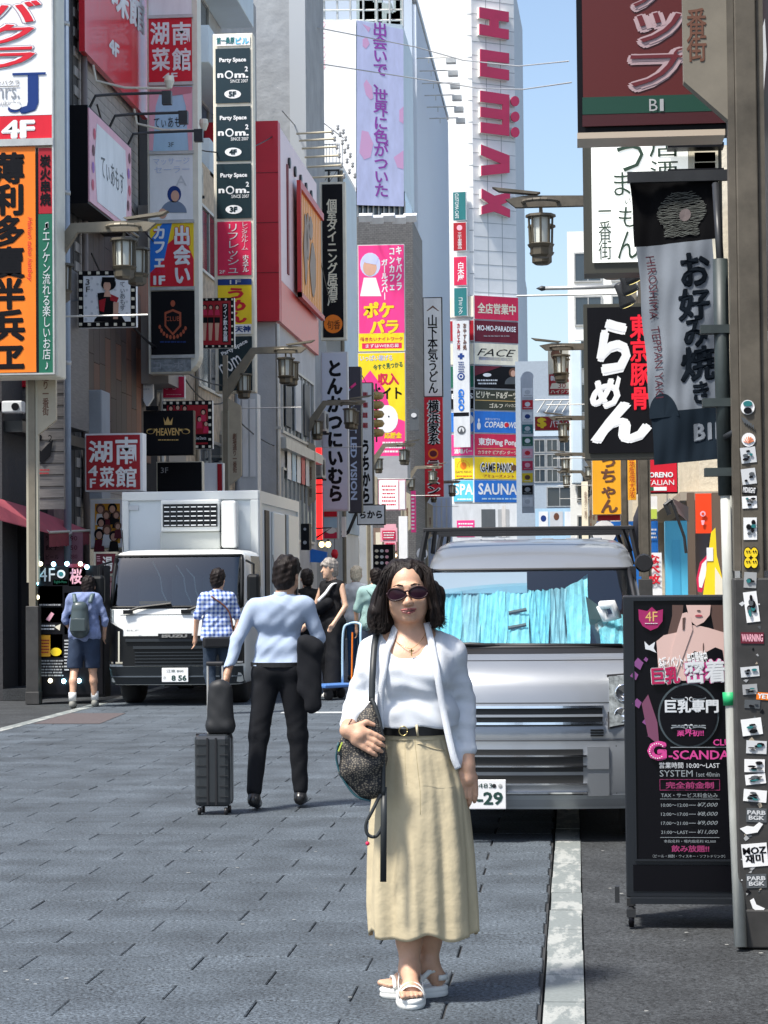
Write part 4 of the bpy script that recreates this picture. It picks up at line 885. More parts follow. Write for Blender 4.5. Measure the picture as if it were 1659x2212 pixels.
s = tsign('black and maroon tenant board with a figure in dark clothes', 790, 840, 'black'); s.poly([(1025,791),(1085,791),(1025,812)], P('maroon')); s.disc(1108, 805, 9, 10, P('brown')); s.disc(1108, 807, 5, 7, P('skin'), lay=.03); s.disc(1106, 830, 16, 16, P('dgrey'), a0=0, a1=180); s.bars(1030, 818, 1074, 832, 2, 'lgrey'); s.disc(1052, 810, 9, 4, P('white'))
s = tsign('dark green tenant board with big katakana for billiards and darts', 841, 887, mat('print_dark_olive', (.03,.035,.02), .5)); s.text('ビリヤード&ダーツ', 1028, 845, 1117, 862, 'cream', bold=.06); s.text('ゴルフ', 1056, 871, 1086, 882, 'cream', bold=.07); s.text('バッカス', 1090, 872, 1116, 880, 'cream', bold=.03); s.rect(1026, 865, 1118, 866.5, 'gold', 'print', .026, t=.003)
s = tsign('blue tenant board with bowling pin and rounded white lettering', 888, 936, 'blue'); s.disc(1034, 920, 4, 8, P('white')); s.disc(1034, 908, 2, 4, P('white')); s.text('COPABOWL', 1046, 911, 1116, 925, 'white', bold=.04, shear=.2); s.text('新宿コパボウル', 1048, 903, 1080, 908, 'white'); s.disc(1094, 918, 5, 5, P('red'), lay=.04)
s = tsign('crimson tenant board advertising table tennis in white', 937, 986, 'crimson'); s.text('東京Ping Pong', 1032, 946, 1118, 966, 'white', bold=.07); s.text('カラオケ ビアポン ダーツ', 1032, 973, 1116, 982, 'cream', bold=.03); s.rect(1030, 969, 1118, 970, 'gold', 'print', .026, t=.003)
s = tsign('yellow tenant board with outlined game arcade lettering', 987, 1036, 'yellow')
for bd, m_, L in ((.14, 'black', .026), (.11, 'white', .03), (.03, 'black', .036)): s.text('GAME PANIC', 1040-bd*40, 1002-bd*40, 1104+bd*40, 1019+bd*40, m_, bold=bd, lay=L)
s.disc(1110, 1011, 6, 7, P('brown'), lay=.04); s.text('アミューズメント', 1044, 1025, 1110, 1032, 'dred', bold=.03)
s = tsign('blue tenant board with large serif white letters, lowest in the stack', 1037, 1086, 'blue'); s.text('SAUNA', 1032, 1044, 1117, 1070, 'white', bold=.04); s.bars(1040, 1074, 1116, 1081, 1, 'lblue')
a2 = math.degrees(math.atan2(hc.y-hl.y, hc.x-hl.x))
def lsign(label, v0, v1, base, u0=968):
    s = Sign('tower_board', label, 'sign', 0, 0, 0, a2, group='stacked tenant boards on the white tower', origin=(hc.x-.0, hc.y-.25, zat((v0+v1)/2, YH)))
    s.box(u0, v0, 1023.5, v1, P('lgrey'), 'cabinet', .0, .2); s.rect(u0, v0+1, 1023, v1-1, base); return s
lsign('cream board on the sunlit side of the tower', 640, 686, 'cream'); lsign('maroon board on the sunlit side of the tower', 692, 737, 'dred'); lsign('pale cream board on the sunlit side of the tower', 742, 788, 'cream')
s = lsign('green and black board on the sunlit side of the tower', 790, 838, 'green'); s = lsign('black board lettered white on the sunlit side of the tower', 842, 884, 'black'); s.text('BARS', 975, 850, 1022, 862, 'white', bold=.04)
s = lsign('blue and white board on the sunlit side of the tower', 890, 934, 'blue'); s.disc(1014, 906, 9, 10, P('white'))
s = lsign('magenta bar board on the sunlit side of the tower', 938, 985, 'pink', 975); s.rect(978, 966, 1022, 984, 'red', lay=.014, t=.003); s.text('酒場バー', 980, 969, 1020, 981, 'white', bold=.08)
s = lsign('yellow board with an orange sun mark on the sunlit side of the tower', 988, 1035, 'yellow', 982)
for t in range(11): s.disc(1001+13*math.cos(R(t*18)), 1008-13*math.sin(R(t*18)), 1, 1.6, P('orange'), n=6)
s.disc(1001, 1006, 7, 8, P('orange'), lay=.03); s.text('GAME PANIC', 984, 1017, 1020, 1022, 'brown'); s.bars(986, 1026, 1020, 1031, 1, 'red')
s = lsign('sky blue board with serif letters on the sunlit side of the tower', 1037, 1084, 'sky', 980); s.text('SPA', 981, 1045, 1022, 1070, 'white', bold=.03); s.bars(988, 1075, 1018, 1082, 1, 'white')
s = Sign('banner_column', 'long pale vertical banner column with logos on the tower', 'sign', 0, 0, 0, a2, origin=(hc.x-.3, hc.y-.9, zat(830, YH)))
s.box(979, 693, 1014, 966, P('lgrey'), 'board', 0, .25); s.text('カルビ大将', 987, 698, 994, 756, 'dred', True, bold=.03); s.text('おやすみ処', 1000, 698, 1008, 756, 'brown', True, bold=.03)
s.rect(989, 767, 1003, 772, 'navy', lay=.01, t=.003); s.rect(993, 763, 999, 776, 'navy', lay=.014, t=.003); s.bars(990, 780, 1004, 805, 5, 'navy'); s.disc(996, 813, 8, 8, P('navy')); s.disc(996, 813, 5, 5, P('lgrey'), lay=.03); s.disc(996, 813, 3, 3, P('navy'), lay=.034)
s.text('GiGO', 990, 840, 1003, 888, 'blue', bold=.05, rot=90); s.rect(980, 891, 1013, 899, 'black', lay=.01, t=.003); s.disc(997, 929, 9, 9, P('dgrey')); s.disc(997, 929, 6, 6, P('lgrey'), lay=.03); s.poly([(993,935),(997,924),(1001,935)], P('dgrey'), lay=.034)
for (lb, v0, v1, c_n, t) in (('dark vertical custom cafe plate high on the tower side', 414, 476, 'teal', 'CUSTOMA CAFE'), ('red vertical plate with white ring below the dark cafe plate', 480, 542, 'dred', '三千里薬品'), ('red vertical plate with a white tree name below the ring plate', 554, 617, 'crimson', '白木屋'), ('dark vertical net cafe plate, lowest of the four plates', 621, 683, 'teal', 'コミック')):
    s = Sign('tower_plate', lb, 'sign', 0, 0, 0, a2, group='four vertical plates up the tower side', origin=(hc.x-.3, hc.y-.5, zat((v0+v1)/2, YH))); k = (v0-414)/90
    s.box(978+k, v0, 1007+k, v1, P('white'), 'cabinet', 0, .2); s.rect(979+k, v0+1, 1006+k, v1-1, c_n)
    if 'CUSTOMA' in t: s.text(t, 983, v0+4, 991, v1-4, 'white', rot=90)
    elif t == '白木屋': s.text(t, 988, v0+12, 1003, v1-9, 'white', True, bold=.02)
    else: s.disc(992+k, v0+12, 6, 6, P('lpink')) if 'ring' in lb else None; s.text(t, 988+k, v0+22, 997+k, v1-4, 'white', True)
# small logo column
s = Sign('logo_column', 'slim white column of small square logos with a rounded top', 'sign', 1139, 950, 120)
s.box(1126, 815, 1153, 1108, P('lgrey'), 'cabinet', 0, .2); s.disc(1139.5, 815, 13.5, 13, P('lgrey'), 'cap', -.1, n=24, a0=0, a1=180)
for k, c_n in enumerate(('white','red','white','teal','green','lpink','crimson','yellow','black','white')):
    v0 = 838+k*26.3; s.rect(1128, v0, 1151, v0+20, c_n); s.disc(1139.5, v0+9, 6, 5, P(('lgrey','white','navy','lgrey','white','red','lpink','brown','grey','lgrey')[k])); s.bars(1131, v0+15, 1149, v0+18, 1, P(('grey','white')[k % 2]), seed=k)
s = Sign('sale_sign', 'maroon and white closing sale sign above the parapet', 'sign', 1210, 800, 115)
s.box(1184, 744, 1237, 854, P('cream'), 'cabinet', 0, .2); s.rect(1186, 746, 1235, 806, 'cream'); s.disc(1216, 786, 16, 20, P('dred'), a0=200, a1=330); s.disc(1200, 766, 10, 13, P('brown')); s.rect(1186, 808, 1235, 852, 'dred'); s.text('新宿最大', 1189, 811, 1232, 823, 'white', bold=.03); s.poly([(1192,828),(1234,825),(1234,840),(1188,840)], P('cream')); s.text('30', 1206, 828, 1222, 838, 'dred', lay=.034); s.text('ハイジア', 1189, 842, 1232, 850, 'cream', bold=.03)
s = Sign('dollar_sign_board', 'red board with a fat yellow dollar sign', 'sign', 1195, 914, 112)
s.box(1155, 899, 1238, 930, P('cream'), 'cabinet', 0, .2); s.rect(1156, 900, 1237, 929, 'dred'); s.text('$', 1158, 902, 1181, 927, 'yellow', bold=.09); s.text('パチンコ', 1188, 906, 1236, 924, 'white', bold=.02)
# ================================================================== right side signs
s = Sign('overhead_sign', 'big shaded red overhead sign with green B1 band nearest the camera', 'sign', 1410, 150, 15)
s.box(1246, -80, 1640, 283, P('black'), 'cabinet', 0, .3); s.rect(1258, -80, 1630, 270, mat('print_shaded_red', (.09,.008,.006), .4), 'panel'); s.rect(1258, 207, 1630, 244, mat('print_shaded_green', (.006,.05,.03), .4), lay=.022, t=.004); s.rect(1258, 246, 1630, 270, mat('print_shaded_red2', (.05,.005,.007), .4), lay=.022, t=.004)  # reds and green darkened so the print carries the sign's shade
s.box(1247, 284, 1566, 297, mat('light_strip', (.5,.42,.33), .3), 'lower_rail', -.02, .3)
for (g, u0, v0, u1, v1) in (('ク', 1360, -50, 1432, 25), ('ッ', 1372, 28, 1476, 102), ('プ', 1358, 106, 1492, 197)):
    s.text(g, u0-4, v0-2, u1+4, v1+3, mat('print_dusty_pink', (.42,.3,.32), .5), bold=.09, lay=.03, shear=.15); s.text(g, u0+3, v0+1, u1-4, v1-9, mat('print_wine', (.11,.006,.012), .5), bold=.0, lay=.036, shear=.15)
s.text('B', 1402, 216, 1420, 242, P('grey'), lay=.034); s.text('1', 1425, 216, 1433, 242, P('grey'), lay=.034)
WLIT = mat('print_backlit_white', (.84,.86,.82), .4, emit=.35)
s = Sign('izakaya_sign', 'white lit sign with thin brush hiragana behind the pine flag', 'sign', 1380, 440, 20)
s.box(1260, 250, 1560, 588, mat('frame_olive', (.045,.045,.035), .5), 'cabinet', 0, .35); s.rect(1278, 250, 1487, 566, WLIT); s.rect(1488, 250, 1552, 566, P('cream'))
GI = mat('print_green_ink', (.02,.05,.03), .5)
s.text('う', 1332, 292, 1390, 372, GI); s.text('ま', 1326, 373, 1362, 424, GI); s.text('い', 1349, 428, 1362, 442, GI); s.text('も', 1336, 448, 1378, 492, GI); s.text('ん', 1334, 500, 1380, 560, GI, bold=.0)
s.text('居', 1402, 290, 1466, 340, GI); s.text('酒', 1404, 348, 1464, 396, GI); s.text('一番街', 1292, 455, 1321, 562, GI, True)
for (v0, v1) in ((320, 329), (375, 383)): s.rect(1440, v0, 1560, v1, P('black'), 'fixture', .05, t=.2)
s.rect(1500, 300, 1540, 316, P('amber')); s.rect(1500, 330, 1545, 350, P('lgrey')); s.rect(1500, 352, 1545, 372, P('white'))
s = Sign('ramen_sign', 'black sign with fat white brush hiragana and red side lettering', 'sign', 1370, 820, 24)
s.box(1262, 655, 1500, 990, mat('frame_olive'), 'cabinet', 0, .35); s.rect(1270, 663, 1495, 978, 'black')
for (g, u0, v0, u1, v1) in (('ら', 1288, 690, 1362, 812), ('め', 1274, 818, 1340, 884), ('ん', 1275, 868, 1408, 958)): s.text(g, u0, v0, u1, v1, P('white'), bold=.055, shear=.12)
s.poly([(1334,812),(1341,818),(1336,842),(1327,836)], P('white')); s.text('東京豚骨', 1361, 680, 1402, 886, mat('print_bright_red', (.85,.01,.03), .4), True, bold=.03)
# spotlights over it
g_ = 'spotlights over the black ramen sign'
for k, (u, v, Y, lb) in enumerate(((1348, 640, 22.6, 'lowest black spotlight shining on the ramen sign'), (1355, 612, 22.2, 'middle black spotlight of the three above the ramen sign'), (1362, 588, 21.8, 'topmost black spotlight of the three above the ramen sign'))):
    s = thing('spotlight', lb, 'spotlight', at(u, v, Y), 0, g_); rt = Matrix.Rotation(R(-25), 4, 'Y') @ Matrix.Rotation(R(15), 4, 'X')
    for nm, pf, m_ in (('housing', [(.035,.15),(.05,.14),(.055,.02),(.085,-.06),(.09,-.1)], DKM), ('lens', [(.001,-.115),(.06,-.11),(.085,-.1)], mat('spot_lens', (.9,.75,.3), .3, emit=1.0))):
        b = B().lathe(pf, (0,0,0), 16); b.v = [tuple(rt @ Vector(p)) for p in b.v]; b.build(nm, m_, s, True)
    B().tube([(0,0,.15), (.1,.1,.3), (.3,.3,.35)], .02, 6).build('bracket', DKM, s)
s = thing('banner_rod', 'slim grey rod pointing left from the ramen sign frame', 'rod', at(1170, 623, 24)); l = s.location
B().tube([(0,0,0), tuple(at(1265, 621, 24)-l), tuple(at(1350, 618, 24.1)-l)], .022, 8).build('rod', ALU, s, True); B().lathe([(.002,-.06),(.03,0),(.02,.05)], (0,0,0), 8, 'x').build('tip', DKM, s, True)
# flag with waving cloth
FY = 11.4
def flag(s, t, off=0.):
    tl, tr, br, bl = Vector((1364,396)), Vector((1550,378)), Vector((1566,990)), Vector((1415,1004))
    p = tl.lerp(tr, s).lerp(bl.lerp(br, s), t)
    if t < .5: pass
    y = FY+.012*math.sin(s*5+t*4)+.005*math.sin(s*13-t*7)+.004*math.sin(t*25+s*6)+.002*math.sin(s*33+t*15)+.05*(1-s)*t
    q = at(p.x, p.y, FY); return (q.x+.004*math.sin(t*23), y-off, q.z)
fr = thing('restaurant_flag', 'grey and black hanging flag for a teppanyaki restaurant', 'flag', flag(.5, 1)); 
def patch(s0, t0, s1, t1, m_, name, off, n=24):
    b = B(); b.grid([flag(s0+(s1-s0)*i/n, t0+(t1-t0)*j/n, off) for i in range(n+1) for j in range(n+1)], n+1, n+1); return b.build(name, m_, fr, True, w=True)
CL = mat('flag_grey_cloth', (.185,.21,.245), .9, var=.1, vs=6); CB = mat('flag_black_cloth', (.005,.005,.006), .95, spec=.08)
patch(0, .225, .92, .815, CL, 'grey_cloth', 0, 60); patch(-.02, -.01, 1, .225, CB, 'black_cloth', .0, 30); patch(0, .815, 1, 1, mat('flag_navy_cloth', (.012,.02,.03), .95, spec=.1), 'dark_cloth', 0, 30)
patch(.92, .36, 1, .815, CL, 'grey_cloth', 0, 14)
def ftext(t, s0, t0, s1, t1, m_, vert=False, bold=0., rot=0, off=.006):
    V, F = glyphs(t, vert, bold)
    if rot == 90: V = np.stack([V[:, 1], 1-V[:, 0], V[:, 2]], 1)
    b = B(); b.v = [flag(s0+(s1-s0)*float(x), t1+(t0-t1)*float(y), off+.0006*float(e)) for x, y, e in V]; b.f = F; return b.build('lettering', m_, fr, w=True)
INK = mat('flag_ink', (.006,.01,.016), .95, spec=.1)
for (g, s0, t0, s1, t1) in (('お', .5, .265, .87, .385), ('好', .46, .39, .87, .505), ('み', .5, .5, .82, .60), ('焼', .44, .595, .92, .72), ('き', .6, .72, .82, .80)): ftext(g, s0, t0, s1, t1, INK, bold=.035)
ftext('HIROSHIMA  TEPPAN YAKI', .1, .262, .205, .765, mat('flag_wine_ink', (.07,.012,.025), .9), bold=.0, rot=90); ftext('B1F', .57, .868, 1.0, .93, CL, bold=.05)
b = B(); n_ = 20
b.v = [flag(.06, .80, .004)]+[flag(.18+.2*math.cos(math.pi*i/n_), .835-.085*math.sin(math.pi*i/n_), .004) for i in range(n_+1)]; b.v[0] = flag(.18, .835, .004); b.f = [(0, i+1, i+2) for i in range(n_)]; b.build('arch_print', mat('flag_navy_cloth'), fr, w=True)
for i in range(46):     # pale pine branches printed on the black cloth
    cy = .05+i*.0034; wd = .26*math.sin(min(1, (i+6)/40)*2.4)+.03; b = B(); pts = []
    for k in range(9):
        x = .56-wd+2*wd*k/8+rd.uniform(-.01,.01); pts.append(flag(x, cy+rd.uniform(-.004,.004), .006))
    b.tube(pts, .0012, 4); b.build('pine_print', mat('flag_pine', (.13,.14,.13), .9), fr, w=True)
b = B(); b.v = [flag(.6, .13, .008)]+[flag(.6+.07*math.cos(i*.35), .13+.022*math.sin(i*.35), .008) for i in range(18)]; b.f = [(0, 1+i, 1+(i+1) % 18) for i in range(18)]; b.build('disc_print', mat('flag_disc', (.16,.13,.13), .9), fr, w=True)
r = thing('flag_pole', 'dark clamped flag pole running down into a white pipe', 'pole', (at(1562, 1500, 9.3).x, 9.3, 0)); 
GP = mat('pole_teal', (.025,.035,.035), .5, var=.3, vs=8)
def pp(u, v, Y=9.3): return tuple(at(u, v, Y))
B().tube([pp(1556, 560), pp(1560, 800), pp(1568, 1070)], .032, 12).build('upper_pole', GP, r, True, w=True)
for v in (712, 870, 1020): B().cbox(pp(1556+(v-700)*.03, v), (.17,.07,.035)).build('clamp', GP, r, w=True)
B().tube([pp(1569, 1062), pp(1574, 1260), pp(1582, 1600), pp(1600, 2046, 9.1)], .026, 12).build('lower_pipe', mat('white_pipe', (.4,.41,.38), .45, var=.35, vs=9, stretch=(1,1,.15)), r, True, w=True)
B().tube([pp(1576, 1495), pp(1578, 1523)], .03, 12).build('green_tape', mat('green_tape', (.01,.35,.12), .5), r, True, w=True)
B().tube([pp(1566, 945, 9.25), pp(1600, 925, 9.2)], .014, 8).tube([pp(1546, 398, 9.5), pp(1556, 570, 9.3)], .016, 8).build('cross_clamp', DKM, r, True, w=True)
B().box(*[a for a in (at(1355,398,FY-.02).x, FY-.05, at(1355,398,FY).z, at(1560,378,FY).x+.2, FY-.02, at(1560,378,FY).z+.02)]).build('flag_arm', DKM, r, w=True)
# stickers on the nearest lamp post
lp = sl_r; XL, YL = .745, 9.22
def sticker(u0, v0, u1, v1, m_, pr=None, t=None, label=None, tm='black'):
    base = zat((v0+v1)/2, YL) > 1.53; Yf = YL-(.062 if base else .084)
    s = Sign('sticker', label, 'sticker', (u0+u1)/2, (v0+v1)/2, Yf, group='stickers on the nearest lamp post')
    s.root.rotation_euler[1] = R(random.Random(int(v0*3+u0)).uniform(-7, 7))
    s.rect(u0, v0, u1, v1, m_, 'paper', .0, t=.0015)
    if t: s.text(t, u0+2, v0+(v1-v0)*.15, u1-2, v1-(v1-v0)*.15, tm, bold=.04, lay=.003)
    if pr:
        rr = random.Random(int(u0*7+v0))
        for k in range(pr): s.disc(u0+(u1-u0)*rr.uniform(.25,.75), v0+(v1-v0)*rr.uniform(.2,.8), (u1-u0)*rr.uniform(.1,.22), (v1-v0)*rr.uniform(.05,.14), P(('black','dgrey','black','teal')[k % 4]), lay=.003+.0006*k, n=9)
    return s
s = Sign('sticker', 'round white and blue sticker high on the post', 'sticker', 1615, 880, YL-.062, group='stickers on the nearest lamp post'); s.disc(1615, 880, 15, 16, P('white'), lay=0); s.disc(1615, 872, 10, 6, P('teal'), lay=.004); s.disc(1615, 887, 9, 7, P('black'), lay=.006)
s = Sign('sticker', 'round white sticker with an orange leaf', 'sticker', 1617, 950, YL-.062, group='stickers on the nearest lamp post'); s.disc(1617, 950, 15, 15, P('white'), lay=0)
for t in range(7): q_ = R(15+t*25); s.poly([(1617,958),(1617+10*math.cos(q_+.15),956-12*math.sin(q_+.15)),(1617+12*math.cos(q_),956-14*math.sin(q_))], P('orange'), lay=.004)
s = Sign('sticker', 'torn black scribble of old tape between the round stickers', 'sticker', 1616, 915, YL-.062, group='stickers on the nearest lamp post')
for t in range(5): s.poly([(1600+t*6,900+t*5),(1612+t*4,905+t*3),(1608+t*5,916+t*3)], P('dgrey'), lay=.001+.001*t)
sticker(1600, 966, 1633, 1000, 'lgrey', 5, label='crumpled silver and white sticker under the orange leaf one')
sticker(1602, 1012, 1633, 1046, 'lgrey', 3, label='pale torn paper sticker with a grey wedge')
sticker(1603, 1050, 1634, 1068, 'black', None, 'MIDNIGHT', 'black sticker with small white capitals', 'white')
sticker(1603, 1072, 1635, 1098, 'white', 6, label='white sticker with two black ovals'); sticker(1606, 1118, 1635, 1166, 'white', 7, label='tall white sticker with black line drawing')
s = Sign('sticker', 'yellow blobby smiley sticker', 'sticker', 1622, 1204, YL-.062, group='stickers on the nearest lamp post')
for (a, b_) in ((1615,1194),(1629,1194),(1615,1216),(1629,1216)): s.disc(a, b_, 9, 13, P('black'), lay=0); s.disc(a, b_, 7.5, 11, P('yellow'), lay=.004); s.disc(a-2, b_-3, 1.5, 2, P('black'), lay=.007); s.disc(a+3, b_-3, 1.5, 2, P('black'), lay=.007)
sticker(1607, 1236, 1634, 1270, 'grey', 4, label='grey sticker with black square shapes'); sticker(1609, 1278, 1638, 1344, 'white', 8, label='tall white sticker with a crowned black drawing')
sticker(1600, 1366, 1650, 1390, 'maroon', None, 'WARNING', 'dark red warning sticker', 'lpink')
for (u0, v0, u1, v1, c_n, n_) in ((1600,1440,1640,1462,'lgrey',4),(1604,1478,1636,1500,'grey',5),(1608,1512,1642,1530,'dgrey',3),(1602,1552,1646,1588,'white',4),(1612,1600,1656,1628,'lgrey',5),(1608,1640,1652,1668,'white',7),(1610,1672,1654,1694,'white',6),(1606,1706,1656,1732,'white',8)):
    sticker(u0, v0, u1, v1, c_n, n_, label='worn %s sticker at %s of the post base' % ({'white':'white','lgrey':'pale grey','grey':'grey','dgrey':'dark grey'}[c_n], {1440:'the top',1478:'upper part',1512:'the upper middle',1552:'a tilted corner',1600:'the middle',1640:'just below the middle',1672:'the lower middle',1706:'the bottom of the row'}[v0]))
sticker(1634, 1496, 1668, 1512, 'orange', None, 'YETI', 'small orange sticker cut by the picture edge', 'white')
for (v, lb, t, c_n) in ((1746, 'grey lettered sticker above the white Korean one', 'PARB\nBGK', 'dgrey'), (1888, 'grey lettered sticker below the white Korean one', 'PARB\nBGK', 'dgrey')): sticker(1612, v, 1656, v+30, c_n, None, t, lb, 'lgrey')
sticker(1603, 1822, 1658, 1872, 'white', None, 'MOZ\n재미', 'white sticker with bold black Latin and Korean letters')
s = Sign('sticker', 'white torn paper scrap on the post base', 'sticker', 1625, 1795, YL-.084, group='stickers on the nearest lamp post'); s.poly([(1598,1790),(1612,1802),(1636,1798),(1648,1780),(1640,1776),(1628,1786),(1614,1784)], P('white'), lay=0)
s = Sign('sticker', 'small white torn scrap lowest on the post', 'sticker', 1640, 1965, YL-.084, group='stickers on the nearest lamp post'); s.poly([(1620,1945),(1628,1940),(1634,1954),(1652,1962),(1644,1974),(1626,1962)], P('white'), lay=0)
rg = random.Random(11)
s = Sign('sticker_scraps', 'scatter of torn sticker scraps and glue marks on the post', 'sticker scraps', 1625, 1500, YL-.084)
for k in range(46):
    u, v = rg.uniform(1601, 1650), rg.uniform(1290, 1990); w_ = rg.uniform(2, 7)
    s.poly([(u-w_, v+rg.uniform(-3,3)), (u+rg.uniform(-2,2), v-w_*rg.uniform(.5,1.6)), (u+w_, v+rg.uniform(-3,3)), (u+rg.uniform(-3,3), v+w_*rg.uniform(.4,1.4))], P(('grey','dgrey','lgrey','beige','black')[k % 5]), 'scrap', lay=-.0006, t=.0006)
# black wall clutter at the very edge
s = Sign('edge_awning', 'torn white sheet hanging on the black wall at the top right edge', 'awning', 1640, 150, 13.2); s.poly([(1630,130),(1652,40),(1656,120),(1644,270),(1634,300)], P('lgrey'), 'sheet', 0); s.rect(1634, 190, 1646, 205, 'red', 'print', .02, t=.003)
s = Sign('edge_bracket', 'grey slanted metal bracket reaching in from the right edge', 'bracket', 1645, 1010, 10.5); s.poly([(1600,1010),(1662,870),(1662,885),(1610,1012)], ALU, 'bar', 0, t=.03); s.poly([(1622,730),(1662,715),(1662,735),(1632,752)], ALU, 'bar', 0, t=.03)
# ---- standee
AD = mat('standee_black', (.003,.003,.005), .3, spec=.2)
s = Sign('advert_stand', 'black rolling advert stand for a night club with a pink and white poster', 'advertising stand', 1480, 1600, 9.7, -1.5)
a0, b0, a1, b1 = s.q(1349, 1286, 1640, 1940)
B().box(a0, .0, b0, a1, .3, b1).build('cabinet', mat('standee_frame', (.012,.015,.02), .4, .2), s.root, bevel=.006)
s.box(1372, 1296, 1630, 1856, AD, 'poster_panel', -.004, .0); s.frame(1372, 1297, 1630, 1856, mat('standee_frame'), .008, 'inner_frame', -.012, 0)
s.box(1368, 1868, 1630, 1925, AD, 'lower_panel', -.004, 0); s.box(1362, 1938, 1640, 1950, mat('standee_frame'), 'foot_rail', -.05, .34)
az = s.ab(1358, 2002)[1]
for a in (a0+.02, a1-.03):
    for y_ in (-.03, .3):
        c = B().lathe([(.028,-.012),(.032,-.008),(.032,.008),(.028,.012)], (a, y_, az+.034), 16, 'x').build('caster', AD, s.root, True)
        B().box(a-.02, y_-.03, az+.05, a+.02, y_+.03, az+.085).build('caster_fork', DKM, c); B().lathe([(.012,-.014),(.012,.014)], (a, y_, az+.034), 10, 'x').build('hub', ALU, c)
B().box(a0-.05, -.02, b0-.02, a0-.03, .02, b0+.05, Matrix.Identity(4)).build('outrigger', DKM, s.root)
PK = mat('print_hot_pink', (.55,.05,.25), .4); MG = mat('print_magenta_dim', (.28,.03,.12), .4); SK = mat('print_poster_skin', (.6,.42,.38), .45); HB = mat('print_hair_brown', (.09,.05,.04), .45); WT = mat('print_soft_white', (.6,.63,.66), .4); GY = mat('print_soft_grey', (.24,.27,.29), .4)
# woman of the poster, cropped above the nose
s.poly([(1452,1307),(1452,1330),(1440,1380),(1430,1430),(1446,1458),(1462,1430),(1470,1380),(1476,1307)], HB, lay=.006); s.poly([(1532,1307),(1600,1307),(1600,1440),(1560,1450),(1548,1390)], HB, lay=.006)
s.poly([(1418,1385),(1434,1372),(1462,1366),(1476,1368),(1492,1350),(1512,1352),(1530,1356),(1560,1365),(1592,1372),(1600,1385),(1604,1460),(1580,1470),(1424,1470)], SK, lay=.009)
s.poly([(1482,1307),(1535,1307),(1533,1328),(1520,1344),(1504,1352),(1490,1340)], SK, lay=.012); s.disc(1509, 1330, 8, 2.6, mat('print_lips', (.35,.06,.08), .4), lay=.015); s.disc(1509, 1319, 4, 1.5, HB, lay=.015)
s.poly([(1466,1350),(1474,1325),(1484,1322),(1492,1332),(1496,1360),(1480,1405),(1462,1455),(1446,1455),(1452,1400)], SK, lay=.013); s.poly([(1474,1335),(1480,1333),(1478,1360),(1474,1360)], HB, lay=.016)
s.poly([(1484,1425),(1500,1406),(1518,1412),(1545,1398),(1560,1404),(1566,1450),(1488,1455)], AD, lay=.012); s.disc(1519, 1398, 1.2, 10, HB, lay=.011)
s.poly([(1379,1316),(1398,1320),(1408,1311),(1418,1320),(1432,1316),(1431,1342),(1420,1356),(1405,1362),(1388,1352),(1380,1338)], mat('print_shield', (.3,.01,.1), .4), lay=.012); s.text('4F', 1394, 1321, 1420, 1342, 'gold', lay=.016); s.bars(1393, 1345, 1420, 1348, 1, 'white', lay=.016)
s.poly([(1392,1385),(1402,1395),(1415,1386),(1412,1400),(1418,1410),(1404,1404),(1394,1402)], WT, lay=.014)
for (u, v, k_) in ((1378,1435,12),(1370,1460,9),(1395,1425,5),(1376,1520,10),(1395,1560,8),(1405,1590,6),(1585,1560,9)): s.poly([(u-k_,v),(u,v-k_*1.2),(u+k_,v-k_*.3),(u+k_*.4,v+k_)], mat('print_plum', (.2,.06,.2), .4), lay=.007)
s.poly([(1386,1520),(1400,1500),(1420,1560),(1424,1610),(1400,1590)], mat('print_plum2', (.16,.05,.1), .4), lay=.0085)
s.disc(1487, 1545, 66, 70, mat('print_ring', (.05,.07,.08), .4), lay=.011, n=40); s.disc(1487, 1545, 62, 66, AD, lay=.014, n=40)
for sg in (-1, 1):
    for vv, fl in ((1507, -1), (1590-18, 1)):
        s.disc(1487+sg*22, vv, 16, 4, GY, lay=.018); s.disc(1487+sg*22, vv+fl*1.8, 14, 3, AD, lay=.0195); s.disc(1487+sg*6, vv-fl*3, 5, 5, WT, lay=.018); s.disc(1487+sg*6, vv-fl*3, 3, 3, AD, lay=.0195)
s.text('各種イベント・毎日開催中', 1422, 1412, 1528, 1440, 'white', bold=.03, lay=.018, rot=9)
for bd, m_, L in ((.1, WT, .018), (.04, mat('print_crimson_dim', (.4,.01,.08), .4), .021)): s.text('巨乳', 1408-bd*20, 1440-bd*10, 1468+bd*20, 1478+bd*10, m_, bold=bd, lay=L, rot=3)
for bd, m_, L in ((.1, PK, .018), (.04, WT, .021)): s.text('密着', 1478-bd*20, 1424-bd*10, 1566+bd*20, 1476+bd*10, m_, bold=bd, lay=L, rot=3)
s.text('巨乳専門', 1436, 1510, 1552, 1540, WT, bold=.04, lay=.021); s.bars(1450, 1564, 1524, 1569, 1, GY, lay=.021); s.text('業界初!!', 1462, 1574, 1520, 1590, PK, bold=.02, lay=.021)
s.text('G', 1398, 1600, 1440, 1642, PK, bold=.07, lay=.021)
for t in range(16): q_ = R(40+t*18); s.disc(1419+16*math.cos(q_), 1621-16*math.sin(q_), 1.3, 1.3, P('white'), lay=.026, n=6)
s.text('-SCANDAL', 1444, 1620, 1590, 1640, PK, bold=.02, lay=.021); s.text('CLUB', 1540, 1596, 1590, 1610, PK, bold=.02, lay=.021); s.rect(1448, 1613, 1580, 1614.5, GY, 'print', .014, t=.001)
s.text('営業時間 10:00～LAST', 1424, 1646, 1554, 1659, WT, lay=.016); s.text('SYSTEM', 1425, 1663, 1496, 1677, GY, lay=.016); s.text('1set 40min', 1504, 1667, 1554, 1677, GY, lay=.016)
